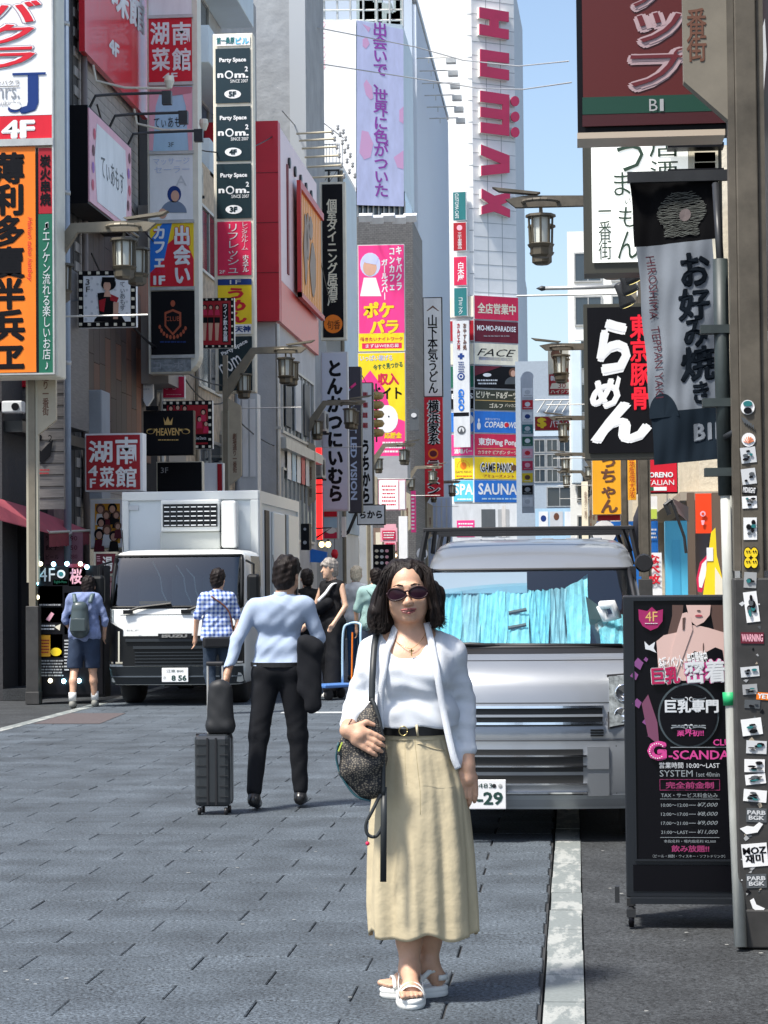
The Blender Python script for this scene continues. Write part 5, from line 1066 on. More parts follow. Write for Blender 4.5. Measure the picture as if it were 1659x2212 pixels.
s.frame(1426, 1684, 1554, 1706, MG, .002, 'print_frame', -.008, -.005); s.text('完全前金制', 1438, 1688, 1542, 1703, MG, bold=.03, lay=.016); s.text('TAX・サービス料金込み', 1428, 1712, 1550, 1722, GY, lay=.016); s.rect(1426, 1725, 1554, 1726, GY, 'print', .01, t=.001)
for k, (a, c) in enumerate((('10:00～12:00', '¥7,000'), ('12:00～17:00', '¥8,000'), ('17:00～21:00', '¥9,000'), ('21:00～LAST', '¥11,000'))):
    v = 1734+k*19.5; s.text(a, 1428, v+1, 1486, v+8, GY, lay=.016); s.text(c, 1506, v-1, 1550, v+9, GY, lay=.016, shear=.3); s.rect(1488, v+4, 1503, v+5, GY, 'print', .012, t=.001)
s.rect(1426, 1808, 1554, 1809, GY, 'print', .01, t=.001); s.text('本指名料・場内指名料 ¥2,000', 1434, 1813, 1546, 1820, GY, lay=.016); s.text('飲み放題!!', 1450, 1825, 1532, 1840, MG, bold=.03, lay=.016); s.text('（ビール・焼酎・ウィスキー・ソフトドリンク）', 1410, 1845, 1566, 1852, GY, lay=.016)
# ---- right side shops beyond the van
s = Sign('orange_sign', 'orange hanging sign with brown brush hiragana in sunlight', 'sign', 1310, 1050, 40)
s.box(1279, 988, 1342, 1112, P('cream'), 'cabinet', 0, .25); s.rect(1280, 989, 1341, 1111, 'amber'); s.text('っちゃん', 1297, 990, 1334, 1108, 'brown', True, bold=.03)
s = Sign('orange_strip_sign', 'narrow orange sign strip with small red characters', 'sign', 1364, 1040, 41); s.box(1356, 985, 1374, 1080, P('amber'), 'board', 0, .1); s.text('鉄板焼大阪', 1359, 990, 1371, 1076, 'dred', True)
s = Sign('italian_sign', 'bright red Italian restaurant sign lettered in white', 'sign', 1420, 1025, 36)
s.box(1375, 975, 1464, 1066, P('black'), 'cabinet', 0, .2); s.rect(1377, 977, 1462, 1063, 'red'); s.text('MORENO', 1391, 1020, 1454, 1032, 'white', bold=.04); s.text('ITALIAN', 1393, 1037, 1456, 1048, 'white'); s.rect(1398, 1052, 1412, 1060, 'green', lay=.026, t=.003); s.rect(1412, 1052, 1440, 1060, 'white', lay=.026, t=.003)
s = Sign('light_blue_panel', 'light blue painted wall panel beside the black stand', 'wall panel', 1462, 1205, 36.5); s.box(1438, 1125, 1487, 1300, P('sky'), 'panel', 0, .4); s.rect(1452, 1166, 1470, 1290, mat('print_sky2', (.07,.42,.68), .4), lay=.005, t=.004)
s = Sign('blue_shop_board', 'deep blue shop board with a white oval', 'sign', 1360, 1160, 44); s.box(1290, 1126, 1422, 1290, P('blue'), 'board', 0, .3); s.disc(1305, 1150, 26, 26, P('white')); s.disc(1352, 1142, 20, 9, P('white')); s.disc(1352, 1142, 16, 6, P('purple'), lay=.03); s.bars(1385, 1140, 1418, 1165, 3, 'white')
s = Sign('red_base_board', 'small red board under the orange hanging sign', 'sign', 1316, 1118, 40.2); s.box(1291, 1112, 1340, 1124, P('red'), 'board', 0, .2)
s = Sign('green_notice', 'white and green notice board behind the white pole', 'sign', 1420, 1100, 43); s.box(1385, 1072, 1420, 1122, P('white'), 'board', 0, .1); s.rect(1386, 1100, 1419, 1121, P('lime'))
s = Sign('paper_banner', 'white banner with red handwritten characters over the van roof', 'banner', 1410, 1230, 34); s.box(1388, 1194, 1430, 1300, P('white'), 'board', 0, .03); s.text('なべ枚', 1399, 1198, 1426, 1262, 'red', True, bold=.04)
s = Sign('orange_red_sign', 'orange red door sign with a small white cup mark', 'sign', 1520, 1108, 33); s.box(1503, 1066, 1540, 1152, mat('print_vermilion', (.85,.06,.01), .4), 'board', 0, .15); s.disc(1518, 1110, 6, 6, P('lpink')); s.disc(1518, 1110, 3, 3, mat('print_vermilion'), lay=.03); s.poly([(1514,1124),(1522,1124),(1520,1134),(1516,1134)], P('lpink'))
for (u0, u1, Y, lb) in ((1487, 1502, 35, 'brown door post left of the orange red sign'), (1541, 1566, 32, 'brown door post right of the orange red sign')):
    s = Sign('door_post', lb, 'post', (u0+u1)/2, 1150, Y); s.box(u0, 1064, u1, 1300, mat('door_post_brown', (.12,.085,.06), .6), 'post', 0, .3)
s = Sign('oval_sign', 'tilted white and pink oval sign beside a yellow cone banner', 'sign', 1524, 1225, 31); s.poly([(1507,1278),(1504,1250),(1512,1215),(1526,1200),(1530,1210),(1526,1250),(1516,1280)], P('crimson'), lay=0, t=.03); s.poly([(1510,1268),(1509,1248),(1516,1218),(1526,1208),(1525,1240),(1516,1270)], P('white'), lay=.032)
s = Sign('yellow_banner', 'yellow pointed banner stand by the orange red sign', 'banner', 1550, 1220, 30.5); s.poly([(1518,1290),(1536,1150),(1545,1140),(1548,1200),(1560,1250),(1558,1290)], P('yellow'), 'cloth', 0, t=.04); s.rect(1526, 1183, 1540, 1212, 'white', lay=.045, t=.003); s.poly([(1544,1225),(1564,1258),(1560,1290),(1544,1290)], P('cream'), lay=.05)
s = thing('banner_pole', 'thin white flag pole standing beyond the van', 'pole', at(1386, 1290, 28)); l = s.location
B().tube([(0,0,-1.3), tuple(at(1397, 985, 28)-l)], .03, 8).build('pole', P('white'), s, True)
s = thing('folded_flag', 'rolled dark flag leaning against the white flag pole', 'flag', at(1378, 1180, 28.4)); l = s.location
B().tube([(0,0,0), tuple(at(1383, 1120, 28.3)-l), tuple(at(1388, 1075, 28.2)-l)], [.07,.09,.02], 8).build('cloth', mat('dark_cloth', (.03,.03,.04), .8), s, True)
s = thing('folded_awning', 'folded dark awning frame in front of the light blue panel', 'awning', at(1450, 1080, 33)); l = s.location
b = B().tube([(0,0,0), tuple(at(1478, 1160, 33)-l), tuple(at(1482, 1195, 33)-l)], .025, 6).tube([(0,0,0), tuple(at(1437, 1090, 33)-l), tuple(at(1446, 1112, 33)-l)], .04, 6); b.build('frame', DKM, s)
B().add([tuple(at(1452,1076,33)-l), tuple(at(1487,1095,33.5)-l), tuple(at(1487,1128,33.5)-l), tuple(at(1466,1110,33)-l)], [(0,1,2,3)]).build('cloth', mat('grey_mesh_cloth', (.2,.2,.2), .8), s)
# round convex mirror sign and speaker
s = Sign('round_traffic_sign', 'round white sign on a pole beside the van roof', 'sign', 912, 1196, 40); s.disc(912, 1196, 12, 13, P('white'), 'disc', 0, n=24); s.rect(908, 1188, 920, 1204, P('black'), 'print', .01, t=.003); s.box(910, 1208, 914, 1420, ALU, 'pole', .02, .06)
# ---- low street level behind the people
def board(name, label, u0, v0, u1, v1, Y, c_n, cat='shop front', d=.3, **k):
    s = Sign(name, label, cat, (u0+u1)/2, (v0+v1)/2, Y); s.box(u0, v0, u1, v1, P(c_n) if isinstance(c_n, str) else c_n, 'board', 0, d); return s
s = board('shop_facade', 'cream shop front with tall narrow windows behind the grey haired man', 705, 1140, 775, 1400, 78, 'cream')
for k in range(4): s.rect(712+k*16, 1160, 722+k*16, 1380, P(('dgrey','lgrey','grey','brown')[k]), 'window')
s = board('shop_facade', 'grey concrete pier behind the blond person', 775, 1128, 806, 1400, 76, GREYW)
s = board('shop_facade', 'brown shop wall with poster strips', 806, 1140, 860, 1400, 80, mat('shop_brown', (.2,.14,.11), .7, var=.3, vs=3)); s.rect(812, 1150, 826, 1230, P('cream')); s.rect(830, 1132, 856, 1190, P('lpink')); s.bars(832, 1140, 854, 1180, 4, 'crimson'); s.disc(846, 1200, 12, 6, mat('warm_light', (1,.8,.5), .5, emit=2))
s = board('pink_shop_sign', 'pale pink lit shop sign low on the left side', 818, 1036, 876, 1102, 79, 'lpink', 'sign'); s.rect(820, 1038, 860, 1100, WLIT); s.bars(824, 1046, 856, 1094, 6, 'crimson', fill=.4); s.rect(863, 1038, 875, 1100, P('white'))
s = board('grey_canopy', 'grey concrete canopy over the pale pink shop sign', 800, 985, 880, 1034, 80, GREYW, 'canopy', 1.5)
s = board('far_shop', 'far shopfront with crimson strips between the left side and the tower', 860, 1040, 905, 1400, 95, GREYW); s.rect(877, 1040, 888, 1130, P('crimson')); s.rect(893, 1060, 903, 1140, P('lgrey'))
s = board('pale_block', 'pale blue grey wall under the red ramen column', 905, 1075, 975, 1400, 108, 'paleblue')
for k in range(6): s.rect(908+k*11, 1078, 912+k*11, 1200, P('lgrey'), 'rib')
s = board('tower_base_front', 'white lower storeys of the tower with small posters', 976, 1088, 1160, 1420, 158, 'lgrey', 'shop front', 1)
s.rect(987, 1124, 1025, 1160, P('pink')); s.bars(990, 1128, 1022, 1156, 4, 'white'); s.rect(1040, 1100, 1070, 1160, P('dgrey')); s.rect(1076, 1100, 1100, 1160, P('grey')); s.disc(1075, 1150, 12, 8, P('dred'))
s = board('pale_statue', 'slim white statue rising behind the van roof rack', 1084, 1092, 1092, 1160, 60, 'white', 'statue', .12)
s = board('blue_poster_front', 'pale windowed front with blue posters beyond the van', 1158, 1098, 1250, 1420, 148, 'lblue', 'shop front', .5); s.rect(1164, 1105, 1184, 1140, P('white')); s.disc(1174, 1120, 6, 7, P('navy')); s.rect(1188, 1105, 1216, 1140, P('lgrey')); s.disc(1202, 1116, 6, 8, P('brown')); s.rect(1220, 1105, 1248, 1140, P('white')); s.bars(1164, 1148, 1240, 1156, 1, 'dred')
s = board('cream_corner_strip', 'cream pillar with thin lettering at the sign side corner', 1258, 1040, 1272, 1400, 90, 'cream', 'pillar'); s.text('劇場通り一番街', 1262, 1062, 1268, 1120, 'brown', True)
s = board('speaker_box', 'black loudspeaker box hanging beside the truck body', 650, 1131, 668, 1188, 36, 'black', 'speaker'); s.disc(659, 1143, 3, 3, P('grey')); s.disc(659, 1172, 4, 4, P('grey'))
s = board('manga_sign', 'yellow comic style karaoke sign with bulbs above the truck', 557, 965, 602, 1062, 52, 'yellow', 'sign', .2)
s.disc(575, 1008, 9, 11, P('black')); s.disc(576, 1012, 6, 8, P('skin'), lay=.03); s.disc(576, 1036, 12, 14, P('red'), a0=0, a1=180); s.bars(588, 972, 600, 1050, 8, 'sky'); s.bars(560, 970, 585, 990, 2, 'crimson')
s = board('white_gold_sign', 'white framed sign with yellow and black characters', 563, 894, 600, 960, 51, 'white', 'sign', .2); s.rect(568, 902, 594, 954, 'black'); s.text('満', 571, 904, 591, 926, 'yellow', bold=.05); s.text('ホン', 571, 930, 592, 950, 'pink', bold=.05)
s = board('brown_mesh_sign', 'slanted brown netted board hanging beside the comic sign', 500, 985, 540, 1060, 50.5, mat('net_brown', (.2,.16,.08), .7, var=.5, vs=18), 'sign', .1)
s = board('white_box_unit', 'white rounded lantern box under the red building', 518, 850, 556, 1060, 46.5, 'lgrey', 'box', .5); s.rect(524, 862, 536, 1030, P('white')); s.rect(540, 862, 552, 1030, P('white'))
s = board('white_wall_panel', 'white wall panel with red edge just above the truck', 437, 1000, 482, 1064, 40.5, 'white', 'wall panel', .2); s.rect(470, 1002, 480, 1064, 'dred')
s = thing('overhead_cable', 'pair of thin cables sagging across the upper picture', 'cable', (-8, 62, 15)); l = s.location
for (p_) in ([(1150,40,10),(660,55,62),(900,102,70),(1000,130,70),(1120,143,60),(1250,130,50)], [(640,130,62),(900,170,70),(1030,190,70),(1130,193,60),(1255,175,50)], [(600,190,60),(770,320,75)], [(610,240,58),(690,330,64)]):
    q_ = [(u, v, Y) for (u, v, Y) in p_ if u != 1150 or v != 40]; pts = []
    for i in range(len(q_)-1):
        for t in range(6): a_, c_2 = Vector(q_[i]), Vector(q_[i+1]); w_ = a_.lerp(c_2, t/6); pts.append(tuple(at(w_.x, w_.y, w_.z)-l))
    B().tube(pts, .018, 5).build('cable', P('grey'), s, True)
s = thing('insulator_row', 'rows of cable brackets with insulators beside the rough grey building', 'cable brackets', at(740, 315, 60)); l = s.location
for k in range(6):
    v = 287+k*14+k*k*1.0; a_, c_2 = at(640+k*6, v+2, 59)-l, at(718+k*5, v-2, 59)-l; B().tube([tuple(a_), tuple(c_2)], .03, 5).build('bracket_arm', mat('buff_metal', (.5,.45,.33), .5), s)
    for q2 in range(3): B().lathe([(.015,-.08),(.05,-.04),(.02,0),(.05,.04),(.015,.08)], tuple(c_2+Vector((q2*.15, 0, (q2 % 2)*.12))), 8).build('insulator', P('grey'), s, True)
# ================================================================== vehicles
def section(w, yf, rc, bow, L, nside=3, ncorner=6, nfront=8):
    """half outline from the middle of the front to the back of the side"""
    pts = []
    xc = w-rc*.85
    for i in range(nfront): x = xc*i/nfront; pts.append((x, yf+bow*(x/w)**2))
    y0 = yf+bow*(xc/w)**2
    for i in range(ncorner+1):
        t = math.pi/2*i/ncorner; pts.append((xc+(w-xc)*math.sin(t), y0+rc*(1-math.cos(t))))
    for i in range(1, nside+1): pts.append((w, y0+rc+(L-y0-rc)*i/nside))
    return pts
class Shell:
    def __init__(s, root, levels, L, rc=.12, bow=.06, ox=0, oy=0):
        s.root, s.lv, s.L, s.rc, s.bow, s.o = root, levels, L, rc, bow, (ox, oy)
        s.rows = []
        for (z, yf, w_) in levels:
            h = section(w_, yf, rc, bow, L); s.rows.append([(-x, y, z) for x, y in h[::-1]][:-1]+[(x, y, z) for x, y in h])
        s.n = len(s.rows[0])
    def part(s, name, m, test, off=0., smooth=True):
        """test(level index, column) picks the faces of this part"""
        b = B(); used = {}; fs = []
        for i in range(len(s.rows)-1):
            for j in range(s.n-1):
                if test(i, j): fs.append(((i,j),(i,j+1),(i+1,j+1),(i+1,j)))
        for f in fs:
            q = []
            for k in f:
                if k not in used: used[k] = len(b.v); x, y, z = s.rows[k[0]][k[1]]; b.v.append((x, y+off, z))
                q.append(used[k])
            b.f.append(tuple(q))
        return b.build(name, m, s.root, smooth)
    def y(s, x, z):
        zs = [l[0] for l in s.lv]; yf = float(np.interp(z, zs, [l[1] for l in s.lv])); w_ = float(np.interp(z, zs, [l[2] for l in s.lv]))
        ax = abs(x); xc = w_-s.rc*.85
        if ax <= xc: return yf+s.bow*(ax/w_)**2
        t = min(1, (ax-xc)/max(w_-xc, 1e-4)); return yf+s.bow*(xc/w_)**2+s.rc*(1-math.sqrt(max(0, 1-t*t)))
    def strip(s, name, m, x0, x1, z0, z1, d0=-.012, d1=.03, n=14, parent=None, z0b=None, z1b=None, smooth=False):
        """thin solid following the front; d0<0 stands proud.  z0b/z1b are the heights at the x1 end"""
        z0b = z0 if z0b is None else z0b; z1b = z1 if z1b is None else z1b; b = B(); V = []
        for i in range(n+1):
            t = i/n; x = x0+(x1-x0)*t; a, c = z0+(z0b-z0)*t, z1+(z1b-z1)*t
            V += [(x, s.y(x, a)+d0, a), (x, s.y(x, c)+d0, c), (x, s.y(x, c)+d1, c), (x, s.y(x, a)+d1, a)]
        b.grid(V, n+1, 4, True); b.f += [(0,1,2,3), tuple(4*n+k for k in (3,2,1,0))]
        if x1 > x0: b.f = [f[::-1] for f in b.f]
        return b.build(name, m, parent or s.root, smooth)
RUB = mat('tyre_rubber', (.012,.012,.013), .8); CHROME = mat('chrome', (.75,.76,.78), .12, 1.)
def wheel(root, x, y, r_, wd, name='wheel'):
    o = B().lathe([(r_*.6,-wd/2),(r_*.93,-wd/2),(r_,-wd*.36),(r_,wd*.36),(r_*.93,wd/2),(r_*.6,wd/2)], (x,y,r_), 28, 'x').build(name, RUB, root, True)
    B().lathe([(r_*.1,-wd*.42),(r_*.58,-wd*.45),(r_*.6,-wd*.2),(r_*.6,wd*.2),(r_*.58,wd*.45),(r_*.1,wd*.42)], (x,y,r_), 20, 'x').build('rim', ALU, o)
def glassmat(key, tint=(.75,.9,.92), k=1.3, o=.06):
    m = bpy.data.materials.new(key); m.use_nodes = True; n = m.node_tree; L = n.links.new; N = n.nodes.new
    n.nodes.remove(n.nodes['Principled BSDF']); t = N('ShaderNodeBsdfTransparent'); t.inputs[0].default_value = (*tint, 1)
    g = N('ShaderNodeBsdfGlossy'); g.inputs['Roughness'].default_value = .015; g.inputs['Color'].default_value = (.9,.95,1,1)
    f = N('ShaderNodeFresnel'); f.inputs[0].default_value = 1.5; a = N('ShaderNodeMath'); a.operation = 'MULTIPLY_ADD'; a.inputs[1].default_value = k; a.inputs[2].default_value = o; L(f.outputs[0], a.inputs[0])
    x = N('ShaderNodeMixShader'); L(a.outputs[0], x.inputs[0]); L(t.outputs[0], x.inputs[1]); L(g.outputs[0], x.inputs[2]); L(x.outputs[0], n.nodes['Material Output'].inputs[0]); return m
WG = glassmat('windscreen_glass')
# ---- silver kei van
VX, VY = -.262, 12.74
van = thing('parked_van', 'small silver van parked facing the camera with blue sunshades behind its windscreen', 'van', (VX, VY, 0))
SIL = mat('silver_paint', (.28,.30,.325), .36, .55, var=.02, vs=2, coat=.6); SILD = mat('silver_bumper', (.34,.365,.39), .42, .45)
lv = [(.19,.06,.68),(.22,.03,.715),(.3,.0,.733),(.55,.0,.737),(.6,.015,.737),(.665,-.005,.737),(.68,.01,.737),(.8,.025,.737),(.9,.05,.735),(.96,.085,.733),(1.02,.16,.729),(1.075,.26,.724),(1.115,.36,.718),
      (1.24,.545,.703),(1.36,.715,.686),(1.48,.875,.668),(1.585,1.0,.652),(1.64,1.08,.64),(1.70,1.2,.62),(1.745,1.34,.59),(1.775,1.52,.54),(1.79,1.8,.46)]
sh = Shell(van, lv, 3.32, rc=.15, bow=.07)
NF = 8+6+3; mid = sh.n//2; wi0, wi1 = 12, 16
def in_ws(i, j): return wi0 <= i < wi1 and (mid-8-3) <= j < (mid+8+3)
def in_sw(i, j): return wi0 <= i < wi1 and (j < 2 or j >= sh.n-3)
sh.part('body', SIL, lambda i, j: not in_ws(i, j) and not in_sw(i, j))
tb_ = B(); tb_.f = [tuple(range(sh.n))[::1]]; tb_.v = [(x, y, z) for x, y, z in sh.rows[-1]]; tb_.build('roof', SIL, van)
b = B(); b.v = [(x, 3.32, z) for (z, y, x) in lv]+[(-x, 3.32, z) for (z, y, x) in lv][::-1]; b.f = [tuple(range(len(b.v)))]; b.build('rear_panel', SIL, van)
sh.part('windscreen', WG, in_ws, -.002); sh.part('side_window', GLASS, in_sw)
BK = mat('black_rubber', (.01,.01,.012), .5)
for i_, nm in ((wi0, 'lower_seal'), (wi1, 'upper_seal')): B().tube([sh.rows[i_][j] for j in range(mid-11, mid+12)], .012 if nm[0] == 'u' else .02, 6).build(nm, BK, van, True)
for sg in (-1, 1): B().tube([sh.rows[i][mid+sg*11] for i in range(wi0, wi1+1)], .017, 6).build('side_seal', BK, van, True)
B().box(-.7,.42,.9,.7,2.0,.95).build('dashboard', BK, van); B().box(-.64,1.9,.9,.64,1.95,1.6).build('cabin_back', BK, van); B().box(-.66,.5,.2,.66,3.2,.32).build('floor_pan', BK, van); B().box(-.72,.1,.19,.72,3.3,.3).build('chassis', BK, van)
B().box(-.66,1.05,.95,-.62,2.0,1.6).build('cabin_side', BK, van); B().box(.62,1.05,.95,.66,2.0,1.6).build('cabin_side', BK, van)
# pleated sunshades
SS = mat('sunshade_foil', (.33,.64,.72), .42, .35, var=.25, vs=14, stretch=(3,1,.6)); SS2 = mat('sunshade_foil_pale', (.42,.6,.66), .4, .35, var=.2, vs=10)
def shade(x0, x1, top0, top1, n, m_, dep=.05, z0=1.08):
    V = []
    for i in range(n+1):
        t = i/n; x = x0+(x1-x0)*t; dy = dep*(1 if i % 2 else -1)*.5*(.6+.4*math.sin(i*1.7)); zt_ = top0+(top1-top0)*t+.006*math.sin(i*1.3)
        for k in range(7): z = z0+(zt_-z0)*k/6; V.append((x+.006*math.sin(k+i), sh.y(x*.92, z)+.07+dy+.02*math.sin(k*1.1+i*.4), z))
    b = B().grid(V, n+1, 7); return b.build('sunshade', m_, van)
shade(-.62,-.42,1.53,1.51,12,SS); shade(-.42,-.3,1.52,1.5,10,SS2,.03); shade(-.31,-.14,1.49,1.48,18,SS,.02); shade(-.14,.0,1.47,1.46,8,SS,.02); shade(.0,.12,1.45,1.46,16,SS,.03); shade(.12,.22,1.46,1.47,14,SS2,.04); shade(.22,.36,1.47,1.55,6,SS,.02); shade(.42,.6,1.30,1.3,8,SS,.04)
B().box(-.62,.9,1.44,-.02,.92,1.57).build('sun_visor', mat('visor_blue_grey', (.4,.5,.6), .6), van)
B().prism([(.38,1.12),(.47,1.12),(.42,1.36),(.34,1.42)], .62, .64).build('headrest_cover', mat('shade_edge', (.05,.09,.1), .4), van)
b = B().tube([(.43,.6,1.36),(.5,.56,1.37),(.53,.6,1.3),(.46,.62,1.28),(.43,.6,1.36)], .03, 8); b.build('paper_fan', P('lgrey'), van, True)
for zz in (1.24, 1.33): B().tube([(-.13,sh.y(0,zz)+.03,zz-.01),(-.02,sh.y(0,zz)+.03,zz+.01)], .012, 5).build('shade_strap', BK, van)
# wipers, grilles, bumper details
B().tube([(.55,.385,1.125),(.1,.36,1.13),(-.35,.37,1.135)], .014, 6).tube([(-.05,.37,1.12),(-.35,.36,1.14),(-.62,.43,1.13)], .014, 6).build('wiper', BK, van, True)
sh.strip('cowl', BK, -.66, .66, 1.085, 1.125, -.006, .05)
sh.strip('hood_seam', mat('seam_dark', (.03,.035,.04), .6), -.68, .68, .803, .809, -.002, .02, 20)
GB = mat('grille_black', (.008,.009,.01), .5)
sh.strip('upper_grille', GB, -.5, .425, .675, .79, -.003, .03); 
for z in (.777, .727, .683): sh.strip('grille_bar', CHROME if z != .727 else SIL, -.5, .43, z, z+.014, -.03, .0, 20)
sh.strip('lower_grille', GB, -.34, .31, .41, .54, -.004, .03); sh.strip('lower_grille', GB, -.34, .31, .275, .39, -.004, .03)
for z in (.498, .438, .335, .283): sh.strip('grille_bar', CHROME, -.36, .33, z, z+.01, -.022, .0, 16)
for k in range(3): sh.strip('vent_slot', GB, .355, .43, .645-k*.016, .653-k*.016, -.012, .02, 4)
sh.strip('bumper_band', SILD, -.7, .7, .19, .275, -.006, .03, 20)
for z0, z1 in ((.425,.555),(.27,.40)): o = sh.strip('fog_panel', SIL, .335, .46, z0, z1, -.016, .02, 6); sh.strip('fog_panel', SIL, -.62, -.5, z0, z1, -.016, .02, 6)
HLG = mat('headlight_lens', (.3,.33,.34), .08, .3, var=.6, vs=30, coat=1)
for sg in (-1, 1):
    hl = sh.strip('headlight', BK, sg*.455, sg*.72, .655, .965, -.008, .02, 10, z0b=.70, z1b=.98); sh.strip('lens', HLG, sg*.465, sg*.712, .668, .955, -.02, -.008, 10, parent=hl, z0b=.71, z1b=.97)
    for (x_, z_, r_) in ((.535,.735,.042),(.55,.86,.05),(.64,.8,.04)): B().lathe([(r_*.2,-.0),(r_*.8,-.008),(r_,-.016),(r_*1.1,-.004)], (sg*x_, sh.y(x_,z_)-.01, z_), 16, 'y').build('reflector', CHROME, hl, True)
for sg in (-1, 1): sh.strip('panel_gap', BK, sg*.448, sg*.452, .70, .965, -.0025, .02, 2); sh.strip('panel_gap', BK, sg*.5, sg*.504, .28, .56, -.0025, .02, 2)
sh.strip('bumper_seam', BK, -.7, .7, .588, .592, -.0025, .02, 20); sh.strip('hood_edge', BK, -.66, .66, 1.045, 1.049, -.0025, .02, 20)
B().box(-.52,.93,1.5,-.46,.935,1.56).build('inspection_sticker', P('lgrey'), van)
# number plate
px, pz = -.303, .285
B().box(px-.168,-.05,pz-.085,px+.168,-.035,pz+.085).build('number_plate', P('white'), van, bevel=.004)
def plate_text(root, t, x0, z0, x1, z1, y, m_, bold=.0):
    V, F = glyphs(t, False, bold); b = B(); b.v = [(x0+(x1-x0)*float(a), y, z0+(z1-z0)*float(c)) for a, c, e in V]; b.v = [(p[0], p[1]-.0004*float(q[2]), p[2]) for p, q in zip(b.v, V)]; b.f = F; b.build('lettering', m_, root)
plate_text(van, '-29', px+.0, pz-.06, px+.15, pz+.015, -.0525, mat('plate_green', (.01,.05,.04), .5), .03); plate_text(van, '品川 483', px-.12, pz+.035, px+.09, pz+.068, -.0525, mat('plate_green')); plate_text(van, 'さ', px-.145, pz-.03, px-.11, pz+.005, -.0525, mat('plate_green'))
for x_ in (.1, .135): B().lathe([(.001,-.001),(.012,0),(.001,.001)], (px+x_,-.053,pz+.05), 10, 'y').build('plate_bolt', BK if x_ < .12 else ALU, van)
for x_ in (-.6, .6):
    for y_ in (.55, 2.85): wheel(van, x_, y_, .27, .155)
# mirrors and rack
for sg in (-1, 1): B().cbox((sg*.8,.62,1.28), (.15,.1,.22)).build('mirror', BK, van, bevel=.03); B().tube([(sg*.7,.6,1.2),(sg*.8,.62,1.25)], .02, 6).build('mirror_arm', BK, van)
B().lathe([(.05,-.02),(.06,.02)], (.71,1.1,1.62), 12, 'y').build('spot_mirror', BK, van)
rk = B().box(-.69,1.30,1.835,.66,1.34,1.862); rk.build('roof_rack', BK, van, bevel=.006)
for y_ in (1.3, 2.1, 2.9): B().box(-.69,y_,1.835,.66,y_+.04,1.862).build('rack_bar', BK, van) if y_ > 1.4 else None
for sg in (-1, 1):
    for y_ in (1.3, 2.9): B().tube([(sg*.655-.015,y_+.02,1.84),(sg*.70-.015,y_+.02,1.62)], .022, 6).tube([(sg*.60-.015,y_+.02,1.84),(sg*.635,y_+.08,1.70)], .016, 6).build('rack_leg', BK, van)
for k in range(6): B().box(-.42+k*.16,1.85,1.78,-.34+k*.16,3.2,1.797).build('roof_rib', SIL, van, bevel=.006)
# ---- refrigerated truck
TX, TY = -4.93, 26.9
tr = thing('delivery_truck', 'white refrigerated box truck parked on the left facing the camera', 'truck', (TX, TY, 0))
TW = mat('truck_white', (.72,.74,.72), .35, var=.03, vs=1, coat=.4); TD = mat('truck_dark_plastic', (.013,.018,.023), .45); TBL = mat('truck_black', (.004,.005,.006), .45, spec=.3)
lv = [(.26,.06,.80),(.3,.02,.84),(.5,.0,.86),(.86,.01,.86),(1.0,.02,.86),(1.2,.045,.86),(1.225,.06,.86),(1.4,.11,.855),(1.6,.17,.85),(1.8,.24,.84),(1.865,.27,.83),(1.91,.34,.79),(1.94,.48,.70),(1.95,.75,.55)]
sh = Shell(tr, lv, 1.65, rc=.16, bow=.07); mid = sh.n//2
wsf = lambda i, j: 6 <= i < 10 and mid-11 <= j < mid+11
sdf_ = lambda i, j: 6 <= i < 10 and (j >= sh.n-3 or j < 2)
sh.part('cab', TW, lambda i, j: not wsf(i, j) and not sdf_(i, j)); b = B(); b.v = list(sh.rows[-1]); b.f = [tuple(range(sh.n))]; b.build('cab_roof', TW, tr)
sh.part('windscreen', glassmat('truck_glass', (.5,.6,.6), 1.5, .05), wsf, -.002); sh.part('side_window', GLASS, sdf_)
B().box(-.78,1.2,.8,.78,1.25,1.9).box(-.8,.3,.95,.8,1.2,1.1).build('cab_interior', TBL, tr); B().box(-.81,.3,1.1,-.79,1.3,1.85).build('cab_lining', TBL, tr)
for x_ in (-.42, .02, .42): B().box(x_-.2,.75,1.1,x_+.2,.9,1.62).build('seat', mat('seat_grey', (.06,.065,.07), .8), tr, bevel=.05)
b = B(); b.lathe([(.17,0),(.19,.01),(.19,.03),(.17,.04)], (.45,.55,1.2), 20, 'y'); b.build('steering_wheel', TBL, tr, True)
for k, (x_, zt_) in enumerate(((-.35,1.8),(-.05,1.75),(.08,1.7))): B().tube([(x_,.42,zt_),(x_+.1,.4,1.6),(x_+.13,.36,1.42),(x_+.2,.33,1.28)], .008, 5).build('curtain_cord', P('lgrey'), tr)
B().box(-.5,.3,1.26,-.1,.36,1.3).build('dash_papers', P('amber'), tr)
for i_ in (6, 10): B().tube([sh.rows[i_][j] for j in range(mid-11, mid+12)], .022, 6).build('screen_seal', TBL, tr, True)
for sg in (-1, 1): B().tube([sh.rows[i][mid+sg*11] for i in range(6, 11)], .03, 6).build('screen_seal', TBL, tr, True)
for x_ in (-.55, .18): B().tube([(x_-.06,.03,1.17),(x_+.1,.025,1.225),(x_+.5,.04,1.27)], .018, 6).cbox((x_-.04,.03,1.17), (.12,.04,.05)).build('wiper', TBL, tr)
sh.strip('panel_line', TD, -.7, .7, 1.13, 1.137, -.003, .01, 16)
sh.strip('grille', TBL, -.66, .66, .5, .87, -.02, .05, 12); sh.strip('grille_wing', TD, -.62, .62, .80, .835, -.045, .0, 12); sh.strip('grille_wing', TD, -.52, .52, .71, .745, -.05, .0, 12)
for k in range(5): sh.strip('grille_slat', TD, -.5, .5, .5+k*.04, .512+k*.04, -.035, .0, 8)
b = B(); 
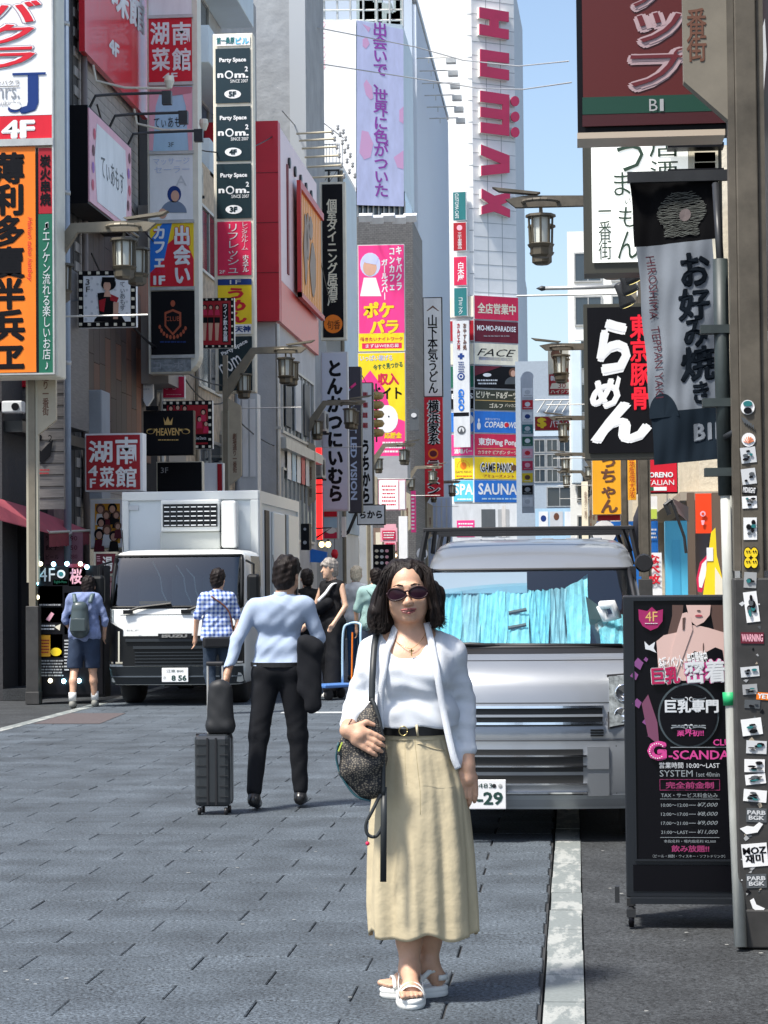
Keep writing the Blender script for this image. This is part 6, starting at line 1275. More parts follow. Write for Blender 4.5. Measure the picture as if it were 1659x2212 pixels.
for sg in (-1, 1): sh.strip('headlight', TBL, sg*.66, sg*.85, .52, .95, -.012, .03, 8, z0b=.52, z1b=1.05); sh.strip('lamp_trim', CHROME, sg*.66, sg*.84, .53, .55, -.03, .0, 6); sh.strip('lamp_trim', CHROME, sg*.70, sg*.72, .55, .93, -.02, .0, 3); sh.strip('indicator', HLG, sg*.79, sg*.855, 1.05, 1.2, -.012, .02, 4)
sh.strip('bumper', TD, -.84, .84, .27, .49, -.05, .06, 18); sh.strip('bumper_lip', mat('truck_grey', (.09,.11,.13), .45), -.82, .82, .36, .375, -.06, .0, 18)
sh.strip('badge_plate', TBL, -.2, .22, .84, .90, -.06, -.02, 6); plate_text(tr, 'ISUZU', -.15, .85, .17, .89, -.066, CHROME, .07); plate_text(tr, 'ELF', -.6, .93, -.45, .95, .0, P('grey'), .02)
B().box(-.15,-.07,.30,.18,-.055,.475).build('number_plate', P('white'), tr, bevel=.005); plate_text(tr, '8 56', -.03, .315, .16, .385, -.073, mat('plate_green'), .04); plate_text(tr, '江東 800', -.09, .42, .12, .455, -.073, mat('plate_green'), .01); plate_text(tr, 'さ', -.13, .34, -.1, .37, -.073, mat('plate_green'))
B().box(.862,.35,1.15,.87,1.5,1.2).build('door_line', TD, tr); B().cbox((.88,.9,1.05), (.03,.16,.04)).build('door_handle', TBL, tr)
for sg in (-1, 1): B().cbox((sg*.98,.1,1.45), (.16,.12,.36)).build('mirror', TBL, tr, bevel=.04); B().tube([(sg*.86,.3,1.8),(sg*.98,.12,1.75),(sg*.98,.1,1.5)], .015, 6).build('mirror_arm', TBL, tr)
B().tube([(-.72,.4,1.93),(-.73,.38,2.2)], .006, 5).build('aerial', TBL, tr)
for x_ in (-.68, .68): wheel(tr, x_, .85, .37, .24); wheel(tr, x_, 4.6, .37, .26)
B().box(-.5,.3,.35,.5,6,.7).build('chassis', TBL, tr); B().box(-.3,.9,.2,.3,1.3,.45).build('axle', TBL, tr)
bx0, bx1 = -5.93-TX, -4.14-TX; BW = mat('box_white', (.66,.71,.73), .4, var=.05, vs=1)
B().box(bx0,1.8,.75,bx1,6.0,2.68).build('cargo_box', BW, tr); b = B()
for (a, c) in (((bx0,1.8),(bx0+.1,1.72)),): pass
b.box(bx0-.02,1.76,2.62,bx1+.02,1.8,2.74).box(bx0-.02,1.76,.75,bx0+.07,1.8,2.62).box(bx1-.09,1.76,.75,bx1+.02,1.8,2.62); b.build('box_front_frame', TW, tr, bevel=.012)
B().box(bx1+.0,1.8,2.58,bx1+.03,6.02,2.74).box(bx1,1.8,.72,bx1+.03,6.02,.85).box(bx1,1.8,.85,bx1+.03,2.05,2.58).box(bx1,5.85,.85,bx1+.03,6.02,2.58).build('box_side_frame', TW, tr)
B().box(bx1+.0,2.45,1.0,bx1+.015,2.85,2.5).build('side_door_gap', TBL, tr); B().box(bx1,3.1,1.0,bx1+.04,4.3,2.5).build('side_door', TW, tr, bevel=.02); B().box(bx1,4.45,1.0,bx1+.015,4.62,2.5).build('side_door_gap', TBL, tr); B().box(bx1,4.7,1.0,bx1+.04,5.8,2.5).build('side_door', mat('glossy_white', (.7,.72,.7), .15), tr)
B().tube([(bx1+.05,2.9,1.5),(bx1+.08,2.9,1.7),(bx1+.05,2.9,1.9)], .012, 6).build('door_handle', ALU, tr)
fx0, fx1 = -.41, .3
B().box(fx0-.04,1.5,2.2,fx1+.03,1.76,2.62).build('cooling_unit', TW, tr, bevel=.02); B().box(fx0,1.49,2.26,fx1,1.5,2.56).build('cooling_grille', TBL, tr)
for i in range(9): B().box(fx0+.0+i*(fx1-fx0)/8-.006,1.478,2.26,fx0+i*(fx1-fx0)/8+.006,1.49,2.56).build('grille_bar', TD, tr)
for k in range(5):
    for i in range(8): B().box(fx0+.012+i*(fx1-fx0)/8,1.476,2.275+k*.06,fx0-.012+(i+1)*(fx1-fx0)/8,1.49,2.288+k*.06).build('grille_slat', P('white'), tr)
B().box(fx0-.06,1.55,1.96,fx1+.03,1.76,2.2).build('unit_lower', mat('unit_grey', (.48,.5,.47), .5), tr, bevel=.02); B().box(.35,1.5,1.98,.55,1.76,2.6).build('unit_side_box', TW, tr, bevel=.03)
B().box(-.95,1.778,2.50,-.8,1.79,2.56).build('maker_plate', P('lgrey'), tr)
# ================================================================== people: smooth bodies grown from rounded shapes
class Vox:
    def __init__(s, lo, hi, h):
        s.lo = np.array(lo, float); s.h = h; s.n = np.ceil((np.array(hi)-s.lo)/h).astype(int)+1
        s.ax = [s.lo[i]+h*np.arange(s.n[i]) for i in range(3)]; s.val = np.full(tuple(s.n), .5, np.float32)
    def win(s, lo, hi):
        a = np.clip(np.floor((np.array(lo)-s.lo)/s.h).astype(int), 0, s.n-1); b = np.clip(np.ceil((np.array(hi)-s.lo)/s.h).astype(int)+1, 1, s.n)
        return tuple(slice(a[i], max(b[i], a[i]+1)) for i in range(3))
    def g(s, w): return s.ax[0][w[0]][:, None, None], s.ax[1][w[1]][None, :, None], s.ax[2][w[2]][None, None, :]
    def put(s, w, d, k, op):
        v = s.val[w]
        if op == 's': d = -d; h = np.clip(.5-.5*(v-d)/k, 0, 1); s.val[w] = v*(1-h)+d*h+k*h*(1-h)
        else: h = np.clip(.5+.5*(v-d)/k, 0, 1); s.val[w] = v*(1-h)+d*h-k*h*(1-h)
    def cone(s, a, b, ra, rb, k=.02, op='u', fl=None):
        a = np.array(a, float); b = np.array(b, float); m = max(ra, rb)+k*1.5+3*s.h
        w = s.win(np.minimum(a, b)-m, np.maximum(a, b)+m); X, Y, Z = s.g(w); d = b-a; L = max(float(d@d), 1e-9)
        t = np.clip(((X-a[0])*d[0]+(Y-a[1])*d[1]+(Z-a[2])*d[2])/L, 0, 1)
        fy = 1 if fl is None else fl      # fl<1 flattens front to back
        D = np.sqrt((X-a[0]-t*d[0])**2+((Y-a[1]-t*d[1])/fy)**2+(Z-a[2]-t*d[2])**2)-(ra+(rb-ra)*t); s.put(w, (D*min(1, fy)).astype(np.float32), k, op); return s
    def ell(s, c, r, k=.02, op='u', rot=None):
        c = np.array(c, float); r = np.array(r, float); m = r.max()+k*1.5+3*s.h; w = s.win(c-m, c+m); X, Y, Z = s.g(w); X, Y, Z = X-c[0], Y-c[1], Z-c[2]
        if rot is not None:
            M = np.array(rot.transposed() if hasattr(rot, 'transposed') else rot); X, Y, Z = (M[0][0]*X+M[0][1]*Y+M[0][2]*Z, M[1][0]*X+M[1][1]*Y+M[1][2]*Z, M[2][0]*X+M[2][1]*Y+M[2][2]*Z)
        k0 = np.sqrt((X/r[0])**2+(Y/r[1])**2+(Z/r[2])**2); k1 = np.sqrt((X/r[0]**2)**2+(Y/r[1]**2)**2+(Z/r[2]**2)**2)+1e-6
        s.put(w, (k0*(k0-1)/k1).astype(np.float32), k, op); return s
    def cut(s, f):           # keep where f(X,Y,Z) < 0
        X, Y, Z = s.g((slice(None),)*3); s.val = np.maximum(s.val, np.broadcast_to(f(X, Y, Z), s.val.shape).astype(np.float32)); return s
    def disp(s, f): X, Y, Z = s.g((slice(None),)*3); s.val = s.val+f(X, Y, Z).astype(np.float32); return s
    def mesh(s, name, m, parent, smooth_it=2):
        v = s.val; v[0], v[-1], v[:, 0], v[:, -1], v[:, :, 0], v[:, :, -1] = .5, .5, .5, .5, .5, .5
        I = v < 0; c = np.zeros(np.array(v.shape)-1, np.int8)
        for i in (0,1):
            for j in (0,1):
                for k in (0,1): c += I[i:I.shape[0]-1+i, j:I.shape[1]-1+j, k:I.shape[2]-1+k]
        act = (c > 0) & (c < 8); ids = np.full(act.shape, -1, np.int64); cell = np.argwhere(act); ids[act] = np.arange(len(cell))
        cor = np.array([(i,j,k) for i in (0,1) for j in (0,1) for k in (0,1)]); val = np.stack([v[cell[:,0]+a, cell[:,1]+b, cell[:,2]+d] for a, b, d in cor], 1)
        acc = np.zeros((len(cell), 3)); cnt = np.zeros(len(cell))
        for a in range(8):
            for b in range(a+1, 8):
                if np.abs(cor[a]-cor[b]).sum() == 1:
                    x = (val[:, a] < 0) != (val[:, b] < 0); t = np.where(x, val[:, a]/(val[:, a]-val[:, b]+1e-12), 0)
                    acc += x[:, None]*(cor[a]+t[:, None]*(cor[b]-cor[a])); cnt += x
        V = (cell+acc/cnt[:, None])*s.h+s.lo; F = []
        for ax in range(3):
            o1, o2 = [(1,2),(2,0),(0,1)][ax]; A = I.take(range(I.shape[ax]-1), ax); Bq = I.take(range(1, I.shape[ax]), ax); E = np.argwhere(A != Bq); E = E[(E[:, o1] > 0) & (E[:, o2] > 0)]
            def sh_(d1, d2): q = E.copy(); q[:, o1] -= d1; q[:, o2] -= d2; ok = (q < np.array(ids.shape)).all(1); q = np.minimum(q, np.array(ids.shape)-1); return np.where(ok, ids[q[:,0], q[:,1], q[:,2]], -1)
            Q = np.stack([sh_(1,1), sh_(0,1), sh_(0,0), sh_(1,0)], 1); inside = I[E[:,0], E[:,1], E[:,2]]; Q[~inside] = Q[~inside][:, ::-1]; F.append(Q[(Q >= 0).all(1)])
        F = np.concatenate(F); 
        for _ in range(smooth_it):
            acc = np.zeros_like(V); cn = np.zeros(len(V))
            for a, b in ((0,1),(1,2),(2,3),(3,0)): np.add.at(acc, F[:, a], V[F[:, b]]); np.add.at(acc, F[:, b], V[F[:, a]]); np.add.at(cn, F[:, a], 1); np.add.at(cn, F[:, b], 1)
            V = V*.5+.5*acc/np.maximum(cn, 1)[:, None]
        me = bpy.data.meshes.new(name); me.vertices.add(len(V)); me.vertices.foreach_set('co', V.ravel()); me.loops.add(F.size); me.loops.foreach_set('vertex_index', F.ravel().astype(np.int32))
        me.polygons.add(len(F)); me.polygons.foreach_set('loop_start', (np.arange(len(F))*4).astype(np.int32)); me.update(calc_edges=True); me.validate()
        return newobj(name, me, m, parent, True)
def skinmat(key, c):
    m = mat(key, c, .48, var=.08, vs=25, bump=.08, bs=160); p = m.node_tree.nodes['Principled BSDF']; p.inputs['Subsurface Weight'].default_value = .12; p.inputs['Subsurface Radius'].default_value = (.02,.008,.004); return m
SKIN = skinmat('skin_warm', (.56,.33,.22)); SKIN2 = skinmat('skin_tan', (.45,.26,.17))
HAIR = mat('hair_black', (.011,.007,.006), .5, var=.5, vs=60, bump=.4, bs=120, spec=.22, stretch=(1,1,.12)); HAIRG = mat('hair_ash', (.3,.27,.24), .6, var=.5, vs=60, bump=.6, bs=90, stretch=(1,1,.15)); HAIRB = mat('hair_blond', (.6,.52,.38), .55, var=.3, vs=60, bump=.5, bs=90, stretch=(1,1,.15))
def cloth(key, c, rough=.85, var=.1, **k): return mat(key, c, rough, var=var, vs=k.pop('vs', 7), bump=k.pop('bump', .25), bs=k.pop('bs', 260), spec=.2, **k)
def folds(amp, fr=1.):
    return lambda X, Y, Z: amp*(np.sin(47*fr*Z+31*X+9*Y+3*np.sin(9*X+5*Z))*.35+np.sin(29*fr*Z-43*X+17*Y+1.3)*.3+(np.abs(np.sin(37*fr*X+13*Z+3*np.sin(11*Z)))-.5)*.45)
def hand(V, w, dirv, palm, r=.009, L=.085, curl=.35, side=1, k=.008):
    """five fingers from wrist w along dirv; palm = unit vector across the knuckles"""
    w, d, p = Vector(w), Vector(dirv).normalized(), Vector(palm).normalized(); nrm = d.cross(p)*side
    V.cone(w, w+d*.045, .024, .03, .015); V.cone(w+d*.04-p*.022, w+d*.075-p*.026, .016, .013, .012); V.cone(w+d*.04+p*.022, w+d*.075+p*.026, .016, .013, .012)
    for i, (o, l) in enumerate(((-.03,.82),(-.01,.98),(.01,1.0),(.03,.8))):
        a = w+d*.078+p*o; dd = d+p*(o*1.2); b_ = a+dd*L*.38*l+nrm*curl*.012; c = b_+(dd*.85+nrm*curl).normalized()*L*.3*l; e = c+(dd*.6+nrm*curl*1.8).normalized()*L*.24*l
        V.cone(a, b_, r*1.05, r, k*.5); V.cone(b_, c, r, r*.92, k*.4); V.cone(c, e, r*.9, r*.75, k*.4)
    a = w+d*.025-p*.028*1; b_ = a+(d*.6-p*.75+nrm*.3).normalized()*.038; c = b_+(d*.9-p*.15+nrm*.4).normalized()*.03; V.cone(a, b_, r*1.35, r*1.15, k); V.cone(b_, c, r*1.1, r*.85, k*.4)
def person(name_lb, X, Y, rz, J, h=.009, H=1.7, skin=None, hair=None, tops=None, legs=None, shoes=None, hairfn=None, group=None, sl=.45, sz=1.):
    """J: joints in the person's own frame, facing -y.  tops/legs: materials; sl: how far sleeves go down the arm 0..2"""
    root = thing('person', name_lb, 'person', (X, Y, 0), rz); k_ = H/1.7; root.scale = (k_,)*3; skin = skin or SKIN
    D = dict(head=(0,-.01,1.6), neck=(0,.02,1.46), ch=(0,.01,1.3), wa=(0,0,1.1), pe=(0,.01,.95), sr=(-.178,.02,1.395), er=(-.23,.04,1.13), wr=(-.24,-.02,.88), s_l=(.178,.02,1.395), el=(.23,.04,1.13), wl=(.24,-.02,.88),
             hr=(-.09,.01,.92), kr=(-.1,-.01,.5), ar=(-.1,.02,.08), hl=(.09,.01,.92), kl=(.1,-.01,.5), al=(.1,.02,.08)); D.update(J)
    D = {a: np.array(b, float) for a, b in D.items() if a[0] != '_'}; allp = np.array(list(D.values())); lo, hi = allp.min(0)-.26, allp.max(0)+.3; lo[2] = -.03
    hd = D['head']; yv = R(J.get('_yaw', 0)); RM = Matrix.Rotation(yv, 3, 'Z')
    def P_(o): q = RM @ Vector(o); return hd+np.array(q)
    V = Vox(lo, hi, h)
    V.ell(P_((0,.01,.035)), (.078,.095,.095), .02, rot=RM); V.ell(P_((0,-.025,-.045)), (.06,.062,.07), .03, rot=RM); V.cone(P_((0,-.09,.0)), P_((0,-.108,-.03)), .01, .014, .012)
    V.ell(P_((0,-.062,-.1)), (.028,.022,.018), .02)
    for sg in (-1, 1): V.ell(P_((sg*.08,.012,-.01)), (.012,.02,.032), .006); V.ell(P_((sg*.03,-.088,.015)), (.016,.01,.01), .006, 's')
    V.cone(D['neck']+np.array((0,0,-.03)), hd+np.array((0,.02,-.06)), .057, .05, .02); V.cone(D['ch'], D['neck'], .075, .055, .05, fl=.8)
    for a, b, c in (('sr','er','wr'), ('s_l','el','wl')):
        V.cone(D[a], D[b], .041, .033, .02); V.cone(D[b], D[c], .034, .024, .015); q = Vector(D[c]-D[b]).normalized(); hand(V, D[c], q, (0,1,0) if abs(q.y) < .7 else (1,0,0), L=.08, curl=.5, side=-1 if a == 'sr' else 1)
    lk = 1 if (J.get('_shorts') or not legs) else .55
    for a, b, c in (('hr','kr','ar'), ('hl','kl','al')): V.cone(D[a], D[b], .075*lk, .052*lk, .03); cm_ = (D[b]+D[c])/2+np.array((0,.02*(lk == 1),.05)); V.cone(D[b], cm_, .052*lk*lk, .05*lk*lk, .03); V.cone(cm_, D[c], .048*lk*lk, .034*lk, .03); V.cone(D[c], D[c]+np.array((0,-.12,-.04)), .036, .03, .02)
    V.cone(D['wa']-np.array((.05,0,0)), D['wa']+np.array((.05,0,0)), .08, .08, .05); V.mesh('body', skin, root)
    def torso(V, g, low, amp=.006):
        V.cone(D['sr']+np.array((.04,0,0)), D['s_l']-np.array((.04,0,0)), .056+g, .056+g, .04); V.cone(D['ch']-np.array((.08,0,0)), D['ch']+np.array((.08,0,0)), .086+g, .086+g, .06)
        V.cone(D['wa']-np.array((.075,0,0)), D['wa']+np.array((.075,0,0)), .084+g, .084+g, .09); V.cone(D['pe']-np.array((.085,0,0)), D['pe']+np.array((.085,0,0)), .1+g, .1+g, .06)
        V.cone((D['sr']+D['s_l'])/2, D['neck']-np.array((0,0,.02)), .09+g, .058+g*.6, .05)
    if tops:
        V = Vox(lo, hi, h); torso(V, .013*J.get('_loose', 1), 0)
        for a, b, c in (('sr','er','wr'), ('s_l','el','wl')):
            if sl <= 0: V.cone(D[a]+(D['neck']-D[a])*.3, D[a]+(D['neck']-D[a])*.1, .05, .04, .03); continue
            t = min(sl, 1); e = D[a]+(D[b]-D[a])*t; V.cone(D[a], e, .054, .054 if sl < 1 else .045, .03)
            if sl > 1: V.cone(D[b], D[b]+(D[c]-D[b])*(sl-1), .045, .036, .02)
        V.disp(folds(.0065*J.get('_fold', 1))); zl = J.get('_hem', .97); V.cut(lambda X, Y, Z: (zl-Z)+.008*np.sin(X*30)); V.ell(D['neck']+np.array((0,-.015,.05)), (.064,.07,.062), .01, 's'); zc_ = D['neck'][2]+.045; V.cut(lambda X, Y, Z: Z-zc_)
        V.mesh('shirt', tops, root)
    if tops and sl > 0 and J.get('_collar', 1):
        c = D['neck']; B().lathe([(.064,-.022),(.068,.0),(.062,.034),(.058,.036),(.062,0)], tuple(c+np.array((0,-.004,.005))), 18, caps=False).build('collar', tops, root, True)
    if legs:
        V = Vox(lo, hi, h); V.cone(D['pe']-np.array((.08,0,0)), D['pe']+np.array((.08,0,0)), .112, .112, .05); g = J.get('_wide', 0)
        for a, b, c in (('hr','kr','ar'), ('hl','kl','al')):
            sx = 1 if a == 'hl' else -1; V.cone(D[a]+np.array((sx*.0,0,0)), D[b], .098+g*.5, .07+g, .03)
            if not J.get('_shorts'): V.cone(D[b], D[c]+np.array((0,0,.03)), .068+g, .053+g*1.3, .03)
        V.disp(folds(.005, .7)); zt_ = D['pe'][2]+.045; V.cut(lambda X, Y, Z: Z-zt_)
        if J.get('_shorts'): zb_ = J['_shorts']; V.cut(lambda X, Y, Z: zb_-Z)
        V.mesh('trousers' if not J.get('_shorts') else 'shorts', legs, root)
    if shoes:
        for a in ('ar', 'al'):
            c = D[a]; V = Vox(c-np.array((.1,.25,.13)), c+np.array((.1,.16,.1)), .008); tw = J.get('_toe', (0,-1)); f = np.array((tw[0], tw[1], 0)); pt = J.get('_lift_'+a, 0); dn = np.array((0,0,-pt))
            V.cone(c+np.array((0,0,-.03))-f*.03, c-f*-.13+np.array((0,0,-.05))+dn, .04, .033, .03); V.cone(c-f*.035+np.array((0,0,-.045)), c+f*.15+np.array((0,0,-.055))+dn, .036, .03, .02); V.cone(c, c+np.array((0,0,-.03)), .042, .042, .02)
            o = V.mesh('shoe', shoes, root)
    V = Vox(hd-.2, hd+.2, .007); V.ell(P_((0,.022,.05)), (.09,.103,.098), .02, rot=RM); V.ell(P_((0,.055,-.02)), (.08,.07,.09), .02, rot=RM)
    if hairfn: hairfn(V, P_, RM)
    V.ell(P_((0,-.1,-.035)), (.07,.075,.082), .012, 's', rot=RM); V.disp(lambda X, Y, Z: .0028*np.sin(110*X+40*Z)+.0028*np.sin(90*Y+75*X)+.002*np.sin(150*Z+60*X)); V.mesh('hair', hair or HAIR, root, 1)
    return root, D
# ================================================================== small street clutter
ACM = mat('ac_casing', (.5,.5,.46), .5, var=.12)
def air_con(x, y, z, lb, sd=1):
    r = thing('air_conditioner', lb, 'air conditioner', (x, y, z), 0, 'air conditioner units on the left facades')
    B().box(0,-.4,0,.3*sd,.4,.56).build('casing', ACM, r, bevel=.02)
    b = B(); b.lathe([(.2,0),(.22,.012),(.2,.02)], (.305*sd,-.1,.28), 16, 'x'); b.build('fan_ring', DKM, r, True)
    for k in range(5): B().box(.302*sd,-.3,.1+k*.09,.312*sd,.1,.11+k*.09).build('fan_bar', DKM, r)
    b = B(); b.lathe([(.17,0),(.19,.012)], (0,-.405,.28), 16, 'y') if 0 else b.box(-.02*0,-.42,.06,.26*sd,-.402,.5); b.build('side_panel', mat('ac_grille', (.2,.2,.19), .6), r)
    B().box(0,-.4,-.05,.32*sd,-.35,0).box(0,.35,-.05,.32*sd,.4,0).build('bracket', DKM, r)
for i, (y, z, lb) in enumerate(((39.9, 4.3, 'air conditioner beside the crimson plate on the stone building'), (41.5, 6.9, 'air conditioner on the stone building level with the club emblem'), (42.4, 9.2, 'air conditioner high on the stone building by the party signs'), (46.8, 4.2, 'air conditioner low on the stone building behind the second lamp'), (47.6, 6.0, 'air conditioner above the low one at the stone building corner'))):
    air_con(FX, y, z, lb)
for i, (y, z, lb) in enumerate(((58.3, 4.3, 'air conditioner just past the red building, lower of two'), (59.2, 5.6, 'air conditioner just past the red building, upper of two'))): air_con(-6.9, y, z, lb)
for (x, y, h, rr, m_, lb) in ((FX+.08, 39.4, 10, .05, ALU, 'grey vertical pipe at the corner of the stone building'), (FX+.06, 43.2, 10, .035, POST, 'thin buff pipe on the stone building'), (FX+.1, 48.3, 10, .06, mat('pipe_blue'), 'blue grey pipe between the stone and red buildings'), (-6.62, 49.3, 7.4, .05, ALU, 'grey downpipe at the red building corner'), (-6.85, 65.8, 14, .06, POST, 'buff pipe on the corner of the balcony building')):
    o = B().tube([(x, y, 0), (x, y, h)], rr, 8); 
    for z in range(1, int(h), 2): o.box(x-rr*1.4, y-rr*1.4, z, x+rr*1.4, y+rr*1.4, z+.06)
    tag(o.build('wall_pipe', m_, None, False), lb, 'pipe', 'pipes down the left facades')
def cable(pts, lb, r=.014, sag=.35):
    P5 = []; 
    for i in range(len(pts)-1):
        a, c = Vector(pts[i]), Vector(pts[i+1])
        for k in range(10): t = k/10; q = a.lerp(c, t); q.z -= sag*4*t*(1-t); P5.append(tuple(q))
    P5.append(tuple(pts[-1])); tag(B().tube(P5, r, 5).build('cable', DKM), lb, 'cable', 'thin cables strung along the left side')
cable([(FX+.3,33,8.9),(FX+.4,37,7.4),(FX+.2,44,7.0)], 'black cable drooping from the pink cafe panel'); cable([(FX+.2,33,6.6),(FX+.5,38,5.6),(-7,44,5.2)], 'black cable passing under the framed woman sign')
cable([(-6.86,27.5,5.6),(FX+.2,33.5,6.2),(-6.8,42.6,5.4)], 'black cable from the nearest left lamp post to the next'); cable([(-6.76,42.6,5.0),(-6.8,55.4,5.0),(-6.78,73,5.0)], 'cable strung between the farther left lamp posts'); cable([(FX+.1,40,9.8),(-6.7,50,11.9)], 'cable rising from the party signs to the red building'); cable([(-6.6,57,10.5),(-6.9,66,9.2),(-6.8,80,8.0)], 'cable between the rough grey and the balcony building')
# street level pieces behind the walkers
s = board('hanging_sign', 'small red and white hanging sign past the red light tube', 697, 1100, 731, 1165, 62, 'lgrey', 'sign', .15); s.rect(700, 1102, 728, 1116, 'red'); s.rect(700, 1118, 728, 1140, 'lblue'); s.disc(715, 1146, 11, 7, P('white')); s.rect(700, 1150, 728, 1163, 'crimson')
s = board('hanging_sign', 'narrow white hanging sign under the dark column', 738, 1116, 747, 1160, 61, 'white', 'sign', .15)
s = thing('sign_bracket', 'black diagonal bracket holding the dark column sign', 'bracket', at(752, 1150, 63)); l = s.location
B().tube([tuple(at(770,1108,63)-l), (0,0,0), tuple(at(738,1160,63)-l)], .05, 6).build('arm', DKM, s); B().tube([tuple(at(668,1142,58)-l), tuple(at(716,1140,58)-l), tuple(at(680,1164,58)-l)], .03, 5).build('brace', DKM, s)
for u, lb in ((695, 'left of two small glowing globe lamps by the blue canopy board'), (709, 'right of two small glowing globe lamps by the blue canopy board')):
    s = thing('globe_lamp', lb, 'lamp', at(u, 1176, 60), 0, 'two glowing globe lamps'); B().lathe([(.005,-.09),(.06,-.06),(.08,0),(.06,.06),(.005,.09)], (0,0,0), 12).build('globe', mat('globe_glow', (1,.72,.3), .4, emit=2.5), s, True); B().box(-.03,-.03,.08,.03,.03,.14).build('cap', DKM, s)
s = board('dark_doorway', 'dark doorway front with red lit trim behind the grey haired man', 668, 1165, 700, 1400, 64, 'dgrey', 'shop front', .3); s.rect(672, 1216, 682, 1300, 'lblue'); s.rect(684, 1216, 697, 1300, 'lgrey'); s.rect(670, 1168, 698, 1176, 'dred')
s = board('wall_slab', 'pale wall slab between the red tube and the shop front', 747, 1165, 775, 1400, 71, 'cream', 'wall', .3); s.rect(752, 1180, 766, 1290, P('grey')); s.rect(754, 1196, 764, 1280, P('lblue'))
s = board('dark_stall_canopy', 'black sloping stall canopy with flower prints right behind the woman', 806, 1176, 850, 1240, 50, 'black', 'canopy', .6)
for k in range(9): s.disc(814+(k % 3)*11, 1190+(k//3)*13, 4, 3.4, P(('cream','lgrey','lpink')[k % 3]))
s = thing('paper_lantern', 'small red paper lantern behind the grey haired man', 'lantern', at(723, 1197, 58)); B().lathe([(.02,-.13),(.07,-.11),(.1,0),(.07,.11),(.02,.13)], (0,0,0), 12).build('shade', P('red'), s, True); B().tube([(0,0,.12),(0,0,.4)], .008, 4).build('cord', DKM, s)
s = board('warm_shop_glow', 'warm lit shop opening left of the tower base', 822, 1140, 858, 1170, 78, 'lpink', 'shop front', .2); s.rect(826, 1146, 854, 1166, 'crimson'); s.bars(828, 1148, 852, 1164, 3, 'white')
s = board('white_door_unit', 'white sunlit vending cabinet beyond the ramen column', 862, 1115, 880, 1290, 84, 'white', 'cabinet', .4)
s = board('pink_bar_strip', 'vertical pink strip sign right of the shop signs', 888, 1060, 898, 1150, 92, 'pink', 'sign', .2); s.bars(889, 1066, 897, 1146, 10, 'white')
s = board('side_sign', 'small black side sign above the red ramen column', 884, 884, 904, 930, 88, 'dgrey', 'sign', .2); s.disc(894, 897, 6, 5, P('lgrey'))
for (y, z, h, c_n, lb) in ((50.8, 5.2, 1.3, 'dgrey', 'dark poster in the upper windows of the red building, nearest'), (52.6, 5.2, 1.3, 'lgrey', 'pale poster in the upper windows of the red building'), (54.4, 5.2, 1.3, 'dgrey', 'dark poster in the upper windows of the red building, farthest')):
    tag(B().box(X3-.06, y, z, X3-.03, y+1.1, z+h).build('window_poster', P(c_n)), lb, 'poster', 'posters in the red building windows')
# ---- the woman
W0 = Vector((at(885, 1500, 8.0).x, 8.0, 0)); wo = thing('person', 'woman in sunglasses, white cardigan and long khaki skirt standing in the middle of the street', 'person', W0)
def L(u, v, y=0.): p = at(u, v, 8.0+y)-W0; return np.array((p.x, p.y, p.z))
HC = L(880, 1281, 0); TL = Matrix.Rotation(R(-3.5), 3, 'Y') @ Matrix.Rotation(R(4), 3, 'Z')
def hp_(x, y, z): return HC+np.array(TL @ Vector((x, y, z)))
nk = L(885, 1378, .045); sL, sR = L(808, 1412, .04), L(972, 1408, .04); eL, eR = L(766, 1528, .05), L(1003, 1515, .075); wL, wR = L(751, 1578, -.22), L(1010, 1655, .0)
V = Vox((-.33,-.36,-.02), (.33,.25,1.62), .0045)
V.ell(hp_(0,.012,.03), (.074,.09,.088), .02, rot=TL).ell(hp_(0,-.022,-.034), (.073,.068,.07), .025, rot=TL).ell(hp_(0,-.03,-.066), (.057,.052,.04), .025, rot=TL)
for sg in (-1, 1): V.ell(hp_(sg*.038,-.066,-.032), (.027,.021,.024), .018).ell(hp_(sg*.0125,-.099,-.038), (.0085,.010,.0075), .006).ell(hp_(sg*.03,-.097,.0), (.018,.010,.011), .01, 's').ell(hp_(sg*.03,-.083,-.001), (.013,.009,.009), .006)
V.ell(hp_(0,-.074,-.092), (.021,.015,.013), .02).cone(hp_(0,-.083,.006), hp_(0,-.107,-.033), .0085, .0125, .011).cone(hp_(-.035,-.08,.024), hp_(.035,-.08,.024), .010, .010, .015)
V.ell(hp_(0,-.089,-.062), (.028,.010,.013), .012).cone(hp_(-.022,-.098,-.064), hp_(.024,-.098,-.061), .0022, .0022, .003, 's')
V.cone(hp_(0,.02,-.06), nk, .057, .062, .03).cone(nk, L(885,1410,.03), .068, .08, .04)
V.cone(L(846,1400,.045), L(924,1398,.045), .05, .05, .04).cone(L(850,1445,.01), L(922,1443,.01), .098, .098, .06).cone(sL, L(846,1396,.04), .048, .055, .04).cone(sR, L(924,1394,.04), .048, .055, .04).cone(L(858,1530,.0), L(925,1530,.0), .088, .088, .06)
for a, b, c in ((sL, eL, wL), (sR, eR, wR)): V.cone(a, b, .042, .035, .02).cone(b, c, .036, .027, .015)
hand(V, wL, (.88,-.16,-.42), (-.38,-.2,-.9), r=.0094, L=.076, curl=.38, side=1); hand(V, wR, (.0,-.06,-1), (.92,.3,0), r=.0098, L=.085, curl=.45, side=-1)
